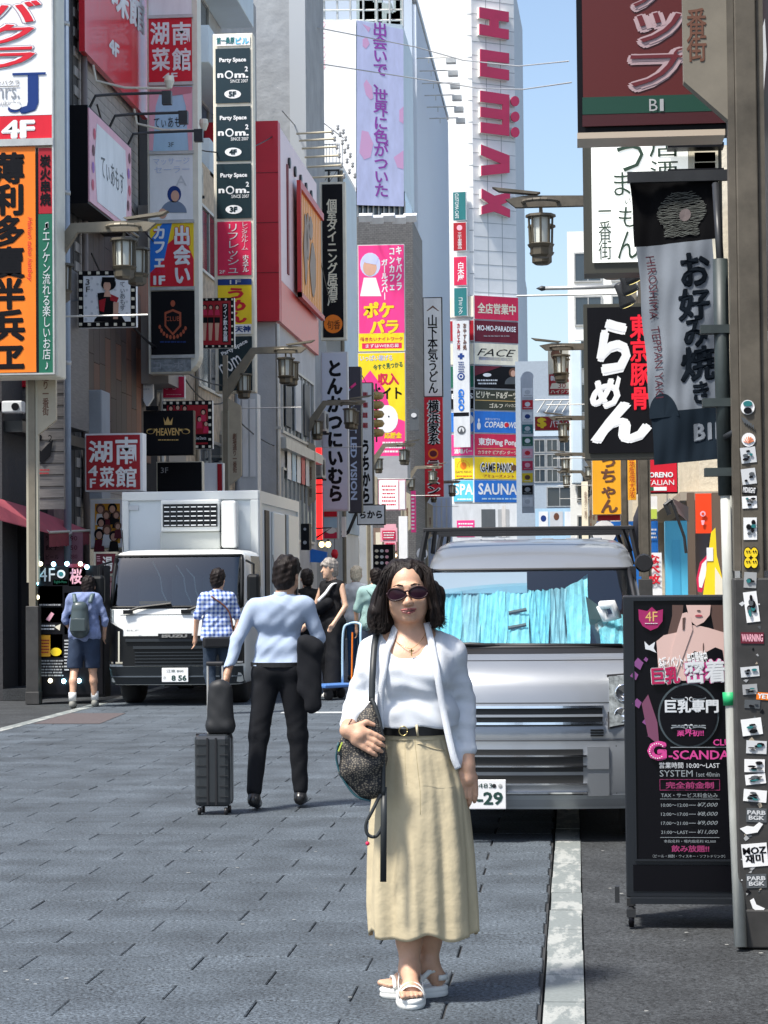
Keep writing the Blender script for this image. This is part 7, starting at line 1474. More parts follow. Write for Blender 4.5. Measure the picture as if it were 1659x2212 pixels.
# legs and feet
f1, f2 = L(885, 2090, -.03), L(927, 2085, .07); f1[2] = .115; f2[2] = .115
V.cone(L(880,1700,.0), L(883,1900,.02), .085, .055, .02).cone(L(883,1900,.02), L(884,2030,.0), .056, .046, .02).cone(L(884,2030,.0), f1, .046, .034, .02)
V.cone(L(930,1700,.03), L(926,1900,.06), .085, .055, .02).cone(L(926,1900,.06), L(926,2030,.08), .056, .046, .02).cone(L(926,2030,.08), f2, .046, .033, .02)
def foot(c, d):
    d = Vector(d).normalized(); p = Vector((-d.y, d.x, 0)); c = Vector(c); g = Vector((c.x, c.y, .052))
    V.cone(c, g-d*.03+Vector((0,0,.012)), .034, .033, .02).cone(c+d*.01, g+d*.11+Vector((0,0,.012)), .034, .026, .025).cone(g+d*.1-p*.018+Vector((0,0,.006)), g+d*.1+p*.02+Vector((0,0,.006)), .022, .02, .02)
    for i in range(5): o = (-.032+.016*i); l = (.062,.058,.052,.045,.036)[i]; a = g+d*.115+p*o; V.cone(a, a+d*l+Vector((0,0,-.004)), .0098 if i else .013, .0082 if i else .0115, .004)
foot(f1, (.12,-1,0)); foot(f2, (-1,-.25,0))
V.mesh('body', SKIN, wo, 1)
LIP = mat('lips_rose', (.36,.11,.10), .4)
V = Vox(hp_(0,-.1,-.062)-.05, hp_(0,-.1,-.062)+.05, .0022); V.cone(hp_(-.027,-.093,-.060), hp_(-.004,-.1035,-.0585), .0026, .0042, .004).cone(hp_(.028,-.093,-.059), hp_(.005,-.1035,-.0585), .0026, .0042, .004).cone(hp_(-.021,-.095,-.068), hp_(0,-.1025,-.0715), .0034, .0055, .004).cone(hp_(.022,-.095,-.067), hp_(.002,-.1025,-.0715), .0034, .0055, .004); V.mesh('lips', LIP, wo, 1)
B().tube([hp_(-.0265,-.0985,-.0625), hp_(-.01,-.1065,-.0652), hp_(.011,-.1065,-.0648), hp_(.0275,-.098,-.0615)], [.0008,.0022,.0022,.0008], 6).build('mouth_line', mat('mouth_dark', (.07,.02,.02), .5), wo, True)
for sg in (-1, 1): B().tube([hp_(sg*.014,-.0915,.0275), hp_(sg*.03,-.0905,.032), hp_(sg*.05,-.078,.027)], [.0025,.0028,.001], 6).build('eyebrow', HAIR, wo, True)
# hair
V = Vox(HC-np.array((.2,.17,.2)), HC+np.array((.2,.2,.17)), .005)
V.ell(hp_(.0,.028,.033), (.084,.102,.088), .03, rot=TL).cone(hp_(-.03,-.0,.082), hp_(.035,-.0,.078), .042, .042, .03)
V.cone(L(846,1245,0), L(827,1300,.0), .026, .037, .05).cone(L(827,1300,.01), L(821,1342,.01), .037, .038, .05).cone(L(818,1340,.0), L(838,1348,.02), .036, .034, .04).cone(L(920,1247,.0), L(933,1295,.01), .022, .028, .03).cone(L(933,1295,.01), L(944,1330,.01), .028, .03, .03)
V.cone(L(850,1290,.09), L(925,1290,.09), .065, .065, .04).cone(L(840,1335,.07), L(935,1330,.07), .05, .045, .03).cone(L(834,1250,-.04), L(816,1320,-.04), .018, .03, .02).cone(L(928,1250,-.04), L(942,1310,-.04), .015, .026, .02)
V.ell(hp_(0,-.085,-.03), (.0755,.085,.107), .008, 's', rot=TL).ell(hp_(.006,-.09,.045), (.05,.06,.045), .012, 's', rot=TL).ell(hp_(0,-.05,-.13), (.055,.09,.07), .01, 's')
V.disp(lambda X, Y, Z: .0016*np.sin(210*X+6*np.sin(14*Z)+60*Y)+.0016*np.sin(115*X-20*Z+3*np.sin(18*Z)+40*Y))
V.mesh('hair', HAIR, wo, 1)
rh = random.Random(5); b = B()
for i in range(900):
    sg = -1 if i % 2 else 1; t = rh.random(); st = hp_(sg*(.012+.05*t)+.008, .01-.035*rh.random(), .119-.02*t)
    u1 = (838-20*rh.random(), 922+15*rh.random())[sg > 0]; y1 = rh.uniform(-.07,.05); m1 = L(u1, 1252+12*rh.random(), y1); u2 = (806+30*rh.random(), 932+20*rh.random())[sg > 0]
    m2 = L(u2, 1300+12*rh.random(), y1*.9); e = L(u2+sg*rh.uniform(-6, 9), (1356, 1344)[sg > 0]+rh.uniform(-16, 12), y1); e2 = e+np.array((sg*rh.uniform(-.006,.022), -.004, rh.uniform(-.014,.01)))
    pts = [st, (st+m1)/2+np.array((sg*.014, -.012, .012)), m1, m2, e, e2]; P2 = []
    for k in range(len(pts)-1):
        for q in range(3): P2.append(pts[k]+(pts[k+1]-pts[k])*q/3)
    P2.append(pts[-1]); P2 = np.array(P2)
    for _ in range(2): P2[1:-1] = P2[1:-1]*.5+.25*(P2[:-2]+P2[2:])
    n_ = len(P2); b.tube([tuple(p) for p in P2], [.0015*(1-.8*(k/n_)**3) for k in range(n_)], 4)
tag(b.build('hair_strand', HAIR, wo, True), kind='stuff')
# sunglasses
GF = mat('glasses_frame', (.02,.008,.012), .45, spec=.2); GLN = mat('glasses_lens', (.02,.007,.014), .1, spec=.18); gl = None
for (u, v) in ((856.5, 1284.5), (902, 1280)):
    c = L(u, v, -.106+.0*(u > 880)); ring = [(c[0]+.0335*math.cos(q)+.002*math.cos(2*q), c[1]+.012*abs(math.cos(q))*(1 if (math.cos(q) > 0) == (u > 880) else -.1), c[2]+.0215*math.sin(q)+.0035*math.sin(q)*math.cos(q)*(1 if u > 880 else -1)) for q in [2*math.pi*k/24 for k in range(25)]]
    o = B().tube(ring, .0034, 6).build('spectacle_rim', GF, wo, True); bb = B(); bb.v = [(c[0], c[1]-.003, c[2])]+[(p[0], p[1], p[2]) for p in ring[:-1]]; bb.f = [(0, 1+(k+1) % 24, 1+k) for k in range(24)]; bb.build('lens', GLN, o, True)
B().tube([L(874,1279,-.108), L(879.5,1276.5,-.112), L(885,1277.5,-.108)], .0035, 6).build('spectacle_bridge', GF, wo, True)
for a, c in ((L(836,1284,-.095), L(838,1277,.0)), (L(922,1276,-.092), L(921,1272,.0))): B().tube([a, c], .004, 6).build('spectacle_arm', GF, wo, True)
# white top, cardigan
WTOP = cloth('knit_white', (.60,.63,.67), .85, var=.03, bump=.1); WCARD = cloth('cardigan_white', (.64,.67,.71), .8, var=.03)
def zv(v, y=0): return L(885, v, y)[2]
V = Vox((-.2,-.2,.9), (.2,.2,1.38), .0045); g = .008
V.cone(L(850,1445,.01), L(922,1443,.01), .098+g, .098+g, .06).cone(L(860,1540,.0), L(926,1540,.0), .108, .108, .06).cone(L(862,1580,.0), L(928,1580,.0), .104, .104, .04).cone(L(840,1402,.045), L(930,1400,.045), .055, .055, .04)
V.ell(L(853,1468,-.068), (.064,.05,.06), .045).ell(L(921,1466,-.068), (.064,.05,.06), .045)
xc = L(878,1410,-.05)[0]; zn = L(878,1424,-.09)[2]
V.cut(lambda X, Y, Z: Z-(zn+.06*np.abs((X-xc)/.078)**2.6)-np.maximum(0, Y+.03)*1.2); zw = L(890,1573,-.1)[2]; V.cut(lambda X, Y, Z: (zw-Z)+.003*np.sin(40*X))
V.disp(lambda X, Y, Z: .0016*np.sin(75*Z+14*np.abs(X-xc)*3)+.0024*np.exp(-((Z-zw-.05)/.05)**2)*np.sin(60*X+55*Z)+.0013*np.sin(120*Z+30*X)*(Z > zn-.12)); V.mesh('top', WTOP, wo, 2)
V = Vox((-.3,-.3,.82), (.3,.22,1.45), .0045); g = .013
for a, b_, c, t in ((sL, eL, wL, .72), (sR, eR, wR, .72)): e = b_+(c-b_)*t; V.cone(a, b_, .048, .042, .015).cone(b_, e, .042, .035, .01)
V.cone(L(850,1445,.012), L(922,1443,.012), .098+g, .098+g, .06).cone(L(856,1540,.01), L(926,1540,.01), .108, .106, .06).cone(L(856,1640,.01), L(928,1650,.0), .126, .112, .06).cone(sL, L(850,1388,.045), .052, .055, .04).cone(sR, L(920,1386,.045), .052, .055, .04).cone(nk+np.array((-.02,.0,-.0)), nk+np.array((.02,0,0)), .066, .066, .03)
V.ell(L(853,1468,-.06), (.07,.055,.066), .045).ell(L(921,1466,-.06), (.07,.055,.066), .045)
vs_ = [1340,1353,1400,1460,1530,1570,1640,1665]; XR = [L(u, v, -.08)[0] for u, v in zip((923,924,929,940,953,962,974,988), vs_)]; XL_ = [L(u, v, -.08)[0] for u, v in zip((853,851,836,824,820,820,816,812), vs_)]; ZS = [L(885, v, -.08)[2] for v in vs_]
def opening(X, Y, Z):
    zr = Z.ravel(); a = np.interp(zr, ZS[::-1], XL_[::-1]).reshape(Z.shape); c = np.interp(zr, ZS[::-1], XR[::-1]).reshape(Z.shape)
    inside = np.minimum(X-a, c-X); return np.minimum(inside, .035-Y)*1.0          # positive in the open front
V.cut(opening); zt_ = nk[2]+.04; V.cut(lambda X, Y, Z: Z-zt_-.1*np.maximum(0, Y)); V.ell(hp_(0,.0,-.09), (.05,.055,.08), .01, 's'); V.ell(nk+np.array((0,-.03,.025)), (.058,.06,.07), .008, 's')
V.cut(lambda X, Y, Z: np.where(np.abs(X-.0) < .19, (zv(1655)-Z)+.25*np.maximum(0, .12-X)*(X < .12), -1))
V.disp(lambda X, Y, Z: .0055*np.sin(75*X+9*np.sin(6*Z))*np.exp(-((X-.135)/.06)**2)*(Y < .03)+(.0016*np.sin(60*Z+60*X)+.0013*np.sin(130*Z-90*X+4*np.sin(30*X))*(Z < 1.2))*(np.abs(X) > .16)+.0022*np.sin(48*Z+22*X+5*np.sin(13*X)))
V.mesh('cardigan', WCARD, wo, 2)
def ribbon(pts, wd, th, nm, m_, par, side=(1,0,0)):
    V_ = []; s_ = Vector(side); P3 = [Vector(p) for p in pts]; n = len(P3)
    for i, p in enumerate(P3):
        t = (P3[min(i+1,n-1)]-P3[max(i-1,0)]).normalized(); a = (s_-t*s_.dot(t)).normalized(); c = t.cross(a)*th/2; a = a*wd/2; V_ += [p-a-c, p+a-c, p+a+c, p-a+c]
    b = B().grid([tuple(q) for q in V_], n, 4, True); b.f += [(3,2,1,0), tuple(4*(n-1)+k for k in range(4))]; return b.build(nm, m_, par, True)
def smooth_path(pts, n=6):
    Q = []; P4 = [np.array(p, float) for p in pts]; P4 = [2*P4[0]-P4[1]]+P4+[2*P4[-1]-P4[-2]]
    for i in range(1, len(P4)-2):
        for k in range(n): t = k/n; a, b_, c, d = P4[i-1:i+3]; Q.append(.5*((2*b_)+(c-a)*t+(2*a-5*b_+4*c-d)*t*t+(3*b_-a-3*c+d)*t**3))
    Q.append(P4[-2]); return [tuple(q) for q in Q]
for pth in ([(855,1352,-.005),(844,1385,-.05),(834,1410,-.085),(827,1460,-.13),(822,1520,-.12),(822,1575,-.12)], [(922,1346,-.005),(931,1385,-.055),(936,1410,-.085),(944,1455,-.125),(957,1530,-.118),(968,1585,-.125),(980,1635,-.13),(990,1660,-.125)]):
    ribbon(smooth_path([L(*p) for p in pth]), .024, .007, 'cardigan_band', WCARD, wo)
# skirt
KH = cloth('khaki_cotton', (.49,.42,.28), .8, var=.06, vs=5, bump=.35, bs=13)
tv = [1586,1600,1640,1700,1765,1850,1950,2016]; lu = [823,822,815,811,803,798,795,797]; ru = [967,970,985,1003,1012,1022,1029,1031]
def sk(q, t, off=0.):
    v = np.interp(t, np.linspace(0, 1, 8)**1.0, tv); a = L(np.interp(v, tv, lu), v)[0]; c = L(np.interp(v, tv, ru), v)[0]; cx, rx = (a+c)/2, (c-a)/2; ry = rx*.84
    am = .02+.075*t**.7; f = math.sin(7*q+1.2+.8*t)*.45+math.sin(11*q-2.2*t+.4)*.4+math.sin(17*q+3*t)*.22; f = f-abs(math.sin(4.5*q+1.0-.9*t))**.6*.5+.3
    r_ = 1+am*f; cr = .006*math.sin(31*q+9*t)*(1-t); r_ += cr
    x, y = cx+(rx*r_+off)*math.sin(q), -(ry*r_+off)*math.cos(q)*(1.0)+.015; z = L(885, v)[2]+.01*math.sin(5*q+1)*t+.006*math.sin(9*q)*t; return (x, y, z)
b = B(); n1, n2 = 60, 220; b.grid([sk(2*math.pi*j/n2, i/n1) for i in range(n1+1) for j in range(n2)], n1+1, n2, True); o = b.build('skirt', KH, wo, True)
sd_ = o.modifiers.new('cloth', 'SOLIDIFY'); sd_.thickness = .003
b = B(); n1, n2 = 14, 20
b.grid([sk(.12+.78*j/n2, .155+.055*j/n2+(.26-.055*j/n2)*i/n1, .004) for i in range(n1+1) for j in range(n2+1)], n1+1, n2+1); b.build('pocket', KH, wo, True)
b = B().tube([sk(.12+.78*j/n2, .155+.055*j/n2, .005) for j in range(n2+1)], .0022, 5).build('pocket_hem', KH, wo, True)
B().tube([sk(.06, t/20*.55, .002) for t in range(21)], .0016, 5).tube([sk(-.22-.02*t/20, t/20*.4, .002) for t in range(21)], .0014, 5).build('seam', mat('seam_shadow', (.25,.2,.1), .9), wo, True)
# waistband, belt, buckle
BELT = mat('belt_black', (.012,.012,.013), .35); z0_, z1_ = L(890,1590,-.1)[2], L(890,1566,-.1)[2]; wx = (L(823,1578)[0]+L(967,1578)[0])/2; wr = (L(967,1578)[0]-L(823,1578)[0])/2
def ringb(nm, m_, za, zb_, o_): b = B(); b.grid([(wx+(wr+o_*(1-abs(2*k-1)**4*.3))*math.sin(q), -(wr*.84+o_)*math.cos(q)+.01, za+(zb_-za)*k) for k in (0,.15,.5,.85,1) for q in [2*math.pi*j/72 for j in range(72)]], 5, 72, True); return b.build(nm, m_, wo, True)
ringb('belt', BELT, z0_, z1_-.004, .008); ringb('waistband', KH, z0_-.016, z0_+.001, .003)
B().tube([tuple(L(871+9*math.cos(q), 1579-10*math.sin(q), -.115)) for q in [2*math.pi*k/18 for k in range(19)]], .0024, 6).build('buckle', mat('brass', (.5,.4,.18), .25, .9), wo, True)
ribbon([L(900,1566,-.108), L(901,1578,-.116), L(903,1592,-.108)], .008, .004, 'belt_loop', KH, wo)
# necklace
GOLD = mat('gold_chain', (.75,.52,.22), .25, 1.)
B().tube(smooth_path([L(848,1372,-.015), L(858,1388,-.05), L(872,1396,-.075), L(887,1401,-.083), L(900,1394,-.075), L(914,1378,-.05), L(920,1366,-.015)]), .0011, 5).build('necklace', GOLD, wo, True)
B().cbox(L(889,1409,-.098), (.005,.003,.026)).cbox(L(889,1406,-.098), (.017,.003,.005)).build('cross_pendant', GOLD, wo)
# wrist band
B().tube([tuple(wL+np.array((.03*math.cos(q)*.5, .03*math.sin(q)*.6, .031*math.cos(q)*.9+.012))) for q in [2*math.pi*k/16 for k in range(17)]], .0022, 5).build('hair_tie', mat('hair_tie', (.09,.03,.025), .6), wo, True)
# sandals
SDW = mat('sandal_white', (.76,.76,.72), .55, var=.05, vs=20)
def sandal(c, d, flipy=1):
    d = Vector(d).normalized(); p = Vector((-d.y, d.x, 0)); g = Vector((c[0], c[1], 0)); out = []
    for k in range(28):
        q = 2*math.pi*k/28; l = math.cos(q); w_ = math.sin(q); ln = .155*l if l > 0 else .1*l; wd = (.053+.012*l*(l > 0)-.004*(l < 0))*w_; out.append(g+d*(ln+.03)+p*wd)
    b = B(); V_ = []
    for z, s_ in ((0,.95),(.008,1.0),(.017,.99),(.019,.975),(.021,.99),(.033,1.0),(.037,.95),(.037,.0)): V_ += [tuple(g+d*.03+(q-g-d*.03)*s_+Vector((0,0,z))) for q in out]
    b.grid(V_, 8, 28, True); o = b.build('sandal', SDW, wo, True)
    def band(off, r_, z_, tw=0.): return [tuple(g+d*(off+tw*math.cos(q))+p*(r_*math.cos(q))+Vector((0,0,.036+z_*math.sin(q)))) for q in [math.pi*k/12 for k in range(13)]]
    ribbon(band(.105, .047, .052), .026, .004, 'strap', SDW, o, side=tuple(d)); ribbon(band(.135, .045, .042), .014, .004, 'strap', SDW, o, side=tuple(d))
    ribbon([tuple(g+Vector((.036*math.cos(q)*1.05, .038*math.sin(q), .105+.012*math.cos(q-1)))) for q in [2*math.pi*k/18 for k in range(19)]], .02, .004, 'ankle_strap', SDW, o, side=(0,0,1))
    ribbon([tuple(g-d*.028+d*(-.04*math.sin(q))+p*(.04*math.cos(q))+Vector((0,0,.07))) for q in [math.pi*k/12 for k in range(13)]], .02, .004, 'heel_strap', SDW, o, side=(0,0,1))
    for sg in (-1, 1): ribbon([tuple(g+d*.07+p*sg*.045+Vector((0,0,.035))), tuple(g+d*.03+p*sg*.043+Vector((0,0,.075))), tuple(g+d*.0+p*sg*.038+Vector((0,0,.1)))], .018, .004, 'strap', SDW, o, side=tuple(d))
sandal(f1, (.12,-1,0)); sandal(f2, (-1,-.25,0))
# shoulder bag
def bagmat():
    m = bpy.data.materials.new('bag_jacquard'); m.use_nodes = True; n = m.node_tree; N = n.nodes.new; Lk = n.links.new; p = n.nodes['Principled BSDF']; p.inputs['Roughness'].default_value = .7
    tc = N('ShaderNodeTexCoord'); mp = N('ShaderNodeMapping'); mp.inputs['Scale'].default_value = (1.0,.35,1.35); Lk(tc.outputs['Object'], mp.inputs[0]); v = N('ShaderNodeTexVoronoi'); v.inputs['Scale'].default_value = 105; v.feature = 'F2'; v.inputs['Randomness'].default_value = .75; Lk(mp.outputs[0], v.inputs[0])
    v2 = N('ShaderNodeTexVoronoi'); v2.inputs['Scale'].default_value = 105; v2.inputs['Randomness'].default_value = .75; Lk(mp.outputs[0], v2.inputs[0]); s = N('ShaderNodeMath'); s.operation = 'SUBTRACT'; Lk(v.outputs[0], s.inputs[0]); Lk(v2.outputs[0], s.inputs[1])
    t = N('ShaderNodeMath'); t.operation = 'GREATER_THAN'; t.inputs[1].default_value = .27; Lk(s.outputs[0], t.inputs[0]); x = N('ShaderNodeMix'); x.data_type = 'RGBA'; x.inputs[6].default_value = (.012,.012,.014,1); x.inputs[7].default_value = (.15,.13,.1,1); Lk(t.outputs[0], x.inputs[0]); Lk(x.outputs[2], p.inputs['Base Color']); return m
BO = Vector(L(785,1640,-.17))+W0; bag = thing('shoulder_bag', 'black and beige patterned slouchy shoulder bag hanging at the woman\'s side', 'bag', BO)
def Lb(u, v, y=0.): p = at(u, v, 8.0+y)-BO; return np.array((p.x, p.y, p.z))
V = Vox((-.16,-.14,-.24), (.14,.14,.24), .005)
V.cone(Lb(803,1520,-.13), Lb(797,1570,-.15), .016, .04, .02).cone(Lb(797,1570,-.15), Lb(790,1650,-.17), .045, .068, .03).cone(Lb(765,1612,-.17), Lb(770,1660,-.17), .055, .055, .04).cone(Lb(770,1660,-.17), Lb(796,1698,-.17), .055, .05, .04).cone(Lb(812,1610,-.15), Lb(812,1690,-.16), .032, .03, .03)
V.disp(lambda X, Y, Z: .003*np.sin(50*X+30*Z)+.0025*np.sin(70*Z-20*X)); V.mesh('bag_body', bagmat(), bag)
SB = mat('strap_black', (.02,.024,.026), .5)
ribbon(smooth_path([Lb(814,1368,.03), Lb(811,1380,-.03), Lb(808,1402,-.072), Lb(805,1450,-.125), Lb(803,1515,-.145)]), .023, .005, 'shoulder_strap', SB, bag); ribbon(smooth_path([Lb(803,1510,-.14), Lb(812,1530,-.15), Lb(822,1570,-.16), Lb(828,1640,-.18), Lb(828,1720,-.19)]), .014, .02, 'side_trim', SB, bag)
ribbon(smooth_path([Lb(822,1715,-.2), Lb(806,1748,-.21), Lb(791,1780,-.21), Lb(795,1803,-.21), Lb(813,1806,-.21), Lb(827,1780,-.21), Lb(831,1735,-.2), Lb(830,1700,-.19)]), .012, .004, 'loose_strap', SB, bag, side=(1,0,.2)); ribbon([Lb(829,1700,-.19), Lb(829,1760,-.215), Lb(828,1905,-.225)], .022, .004, 'strap_end', SB, bag)
ribbon(smooth_path([Lb(731,1605,-.2), Lb(727,1640,-.19), Lb(740,1680,-.19), Lb(768,1718,-.19), Lb(800,1730,-.19)]), .006, .02, 'piping', mat('piping_teal', (.02,.08,.1), .5), bag)
B().cbox(Lb(741,1618,-.2), (.03,.02,.05), Matrix.Rotation(.4, 3, 'Y')).build('phone_pouch', SB, bag, bevel=.004); B().cbox(Lb(735,1613,-.214), (.005,.003,.035), Matrix.Rotation(.4, 3, 'Y')).build('zip_tab', P('lime'), bag)
B().lathe([(.001,-.008),(.007,-.004),(.007,.004),(.001,.008)], Lb(794,1822,-.2), 10).build('charm', P('crimson'), bag, True); B().tube([Lb(794,1806,-.21), Lb(794,1820,-.2)], .0012, 4).build('charm_cord', SB, bag)
# ---- other people
def px_(u, Y, v=1400): return at(u, v, Y).x
def short(V, P_, RM): V.ell(P_((0,.0,.105)), (.07,.08,.035), .02)
def tall_hair(V, P_, RM): V.ell(P_((0,-.0,.085)), (.085,.085,.065), .02); V.ell(P_((0,-.07,.055)), (.06,.035,.03), .02)
BLK = cloth('trousers_black', (.008,.009,.012), .8); SHOEB = mat('shoe_black', (.012,.012,.013), .3); SHOEW = mat('shoe_white', (.7,.7,.68), .6)
SHB = cloth('shirt_pale_blue', (.36,.44,.58), .8, var=.05)
Y_ = 14.75; bm_, D = person('businessman in pale blue shirt walking away, phone at his ear, towing a black suitcase', px_(603, Y_), Y_, R(180),
   dict(head=(-.06,-.03,1.60), neck=(-.03,.01,1.45), sr=(-.2,.02,1.40), er=(-.275,-.03,1.17), wr=(-.13,-.13,1.42), s_l=(.18,.02,1.385), el=(.275,.10,1.17), wl=(.335,.2,.93), hr=(-.09,.01,.92), kr=(-.125,-.01,.5), ar=(-.14,-.0,.1), hl=(.09,.01,.92), kl=(.135,.08,.5), al=(.15,.22,.11), _yaw=-24, _lift_al=.02, _fold=.75, _hem=.985), h=.008, H=1.66, skin=SKIN2, hair=HAIR, tops=SHB, legs=BLK, shoes=SHOEB, hairfn=tall_hair, sl=1.95)
B().cbox((-.115,-.1,1.53), (.012,.07,.14)).build('phone', BK, bm_, bevel=.004); B().lathe([(1,0),(1,.03)], (0,0,0), 30, caps=False).build('belt', BELT, bm_).matrix_local = Matrix.Translation((0,.012,.975)) @ Matrix.Diagonal((.198,.124,1,1))
jk = thing('jacket', 'black jacket draped over the businessman\'s right arm', 'jacket', (px_(668, 14.6), 14.6, 1.0)); V = Vox((-.16,-.14,-.5), (.16,.14,.3), .01)
V.cone((-.03,0,.12), (.04,0,.08), .05, .055, .04).cone((0.01,0,.06), (.02,0,-.3), .075, .062, .04, fl=.5).cone((-.03,.02,.06), (-.05,.02,-.2), .05, .04, .03, fl=.5); V.disp(folds(.003)); V.mesh('cloth', BLK, jk)
# suitcase and bag on it
SY = 14.35; sc = thing('suitcase', 'black hard shell cabin suitcase rolling behind the businessman', 'suitcase', (px_(461, SY), SY, 0)); S0 = zat(1583, SY); wd = .118
SC = mat('suitcase_shell', (.022,.026,.03), .28, coat=.3)
B().box(-wd,-.1,.055,wd,.1,S0).build('shell', SC, sc, bevel=.03); B().box(-wd-.002,-.006,.07,wd+.002,.006,S0+.002).build('zip_band', BK, sc)
for k in range(6): B().box(-wd+.01,-.106,.12+k*.068,-.03,-.098,.125+k*.068).build('rib', DKM, sc); B().box(.05,-.106,.12+k*.068,wd-.01,-.098,.125+k*.068).build('rib', DKM, sc)
for x_ in (-.028,.028): B().box(x_-.006,-.108,.07,x_+.006,-.1,S0-.02).build('channel', BK, sc)
for sx in (-1, 1):
    for sy in (-1, 1): B().lathe([(.01,-.012),(.024,-.01),(.024,.01),(.01,.012)], (sx*(wd-.03), sy*.07, .024), 12, 'x').build('wheel', BK, sc, True)
    B().box(sx*.05-.005,.05,S0,sx*.05+.005,.07,.98).build('handle_rod', ALU, sc)
B().box(-.06,.045,.97,.06,.075,1.0).build('handle_grip', BK, sc, bevel=.01)
tb = thing('tote_bag', 'black soft bag stacked on top of the rolling suitcase', 'bag', (px_(475, SY), SY, S0)); V = Vox((-.14,-.12,-.02), (.14,.12,.46), .008); V.cone((-.04,0,.05), (.04,0,.05), .058, .058, .02).cone((-.038,0,.05), (-.035,0,.3), .056, .045, .02).cone((.038,0,.05), (.035,0,.3), .056, .045, .02).cone((0,0,.05), (0,0,.31), .06, .05, .02); V.disp(folds(.0025)); V.cut(lambda X, Y, Z: .002-Z); V.mesh('bag_body', mat('tote_black', (.01,.011,.013), .6), tb)
# man in checked shirt
def plaid():
    m = bpy.data.materials.new('shirt_plaid'); m.use_nodes = True; n = m.node_tree; N = n.nodes.new; Lk = n.links.new; p = n.nodes['Principled BSDF']; p.inputs['Roughness'].default_value = .85
    tc = N('ShaderNodeTexCoord'); prev = None; 
    sx = N('ShaderNodeSeparateXYZ'); Lk(tc.outputs['Object'], sx.inputs[0]); outs = []
    for a, f in ((0, 120.), (2, 120.)):
        mu = N('ShaderNodeMath'); mu.operation = 'MULTIPLY'; mu.inputs[1].default_value = f; Lk(sx.outputs[a], mu.inputs[0]); si = N('ShaderNodeMath'); si.operation = 'SINE'; Lk(mu.outputs[0], si.inputs[0]); gt = N('ShaderNodeMapRange'); gt.inputs[1].default_value = -.2; gt.inputs[2].default_value = .3; Lk(si.outputs[0], gt.inputs[0]); outs.append(gt.outputs[0])
    ad = N('ShaderNodeMath'); ad.operation = 'ADD'; Lk(outs[0], ad.inputs[0]); Lk(outs[1], ad.inputs[1]); r_ = N('ShaderNodeValToRGB'); r_.color_ramp.elements[0].color = (.6,.65,.75,1); r_.color_ramp.elements[1].color = (.05,.09,.3,1); r_.color_ramp.elements.new(.5).color = (.27,.36,.62,1); hf = N('ShaderNodeMath'); hf.operation = 'MULTIPLY'; hf.inputs[1].default_value = .5; Lk(ad.outputs[0], hf.inputs[0]); Lk(hf.outputs[0], r_.inputs[0]); Lk(r_.outputs[0], p.inputs['Base Color']); return m
Y_ = 25.2; pr, D = person('man in blue checked shirt looking at the parked truck', px_(470, Y_), Y_, R(200), dict(head=(-.02,-.02,1.61), el=(.25,.0,1.14), wl=(.26,-.06,.92), er=(-.25,.03,1.13), wr=(-.2,.1,.96), al=(.06,.12,.08), ar=(-.08,-.08,.08), _yaw=-35, _loose=2.2, _hem=.86, _fold=1.5), h=.011, H=1.64, hair=HAIR, tops=plaid(), legs=cloth('jeans_dark', (.03,.045,.07)), shoes=SHOEW, hairfn=short, sl=.85)
o = B().box(-.19,.08,.80,.2,.17,.93).build('waist_bag', BK, pr, bevel=.02); ribbon(smooth_path([(-.17,.13,1.0),(-.1,.15,1.25),(.1,.14,1.42)]), .02, .006, 'shoulder_strap', mat('strap_brown', (.14,.05,.03), .6), pr)
# man with backpack
Y_ = 26.8; pr, D = person('man with a shiny grey backpack, loose blue shirt and shorts walking beside the menu stand', px_(183, Y_), Y_, R(184), dict(head=(-.04,-.1,1.555), neck=(-.02,-.03,1.44), el=(.26,.0,1.12), wl=(.2,-.12,1.0), er=(-.27,.02,1.12), wr=(-.24,-.1,.93), al=(.13,.2,.08), kl=(.13,.03,.5), ar=(-.12,-.05,.08), _loose=2.6, _hem=.84, _wide=.03, _shorts=.5, _fold=1.6), h=.011, H=1.63, hair=HAIR, tops=cloth('shirt_faded_blue', (.2,.25,.42), .9, var=.35, vs=9), legs=cloth('shorts_navy', (.03,.045,.08), .9, var=.2), shoes=mat('shoe_sole_grey', (.2,.2,.18), .7), hairfn=short, sl=1.3)
V = Vox((-.2,.08,.85), (.2,.42,1.42), .01); V.cone((.03,.22,1.02), (.03,.2,1.24), .13, .11, .04, fl=.7).cone((.0,.2,1.3), (.06,.2,1.3), .06, .06, .04); V.mesh('backpack', mat('backpack_grey', (.05,.07,.075), .3), pr); B().box(-.06,.31,.98,.13,.335,1.15).build('backpack_pocket', mat('backpack_grey'), pr, bevel=.02)
for x_ in (-.12, .12): ribbon(smooth_path([(x_*.8,.17,1.35),(x_,.09,1.46),(x_*1.1,-.06,1.42),(x_*1.2,-.1,1.25)]), .05, .012, 'backpack_strap', mat('backpack_strap', (.07,.11,.12), .5), pr)
for a in ('al', 'ar'): B().lathe([(.05,-.02),(.05,.09)], D[a]+np.array((0,.0,.03)), 10).build('sock', SHOEW, pr, True)
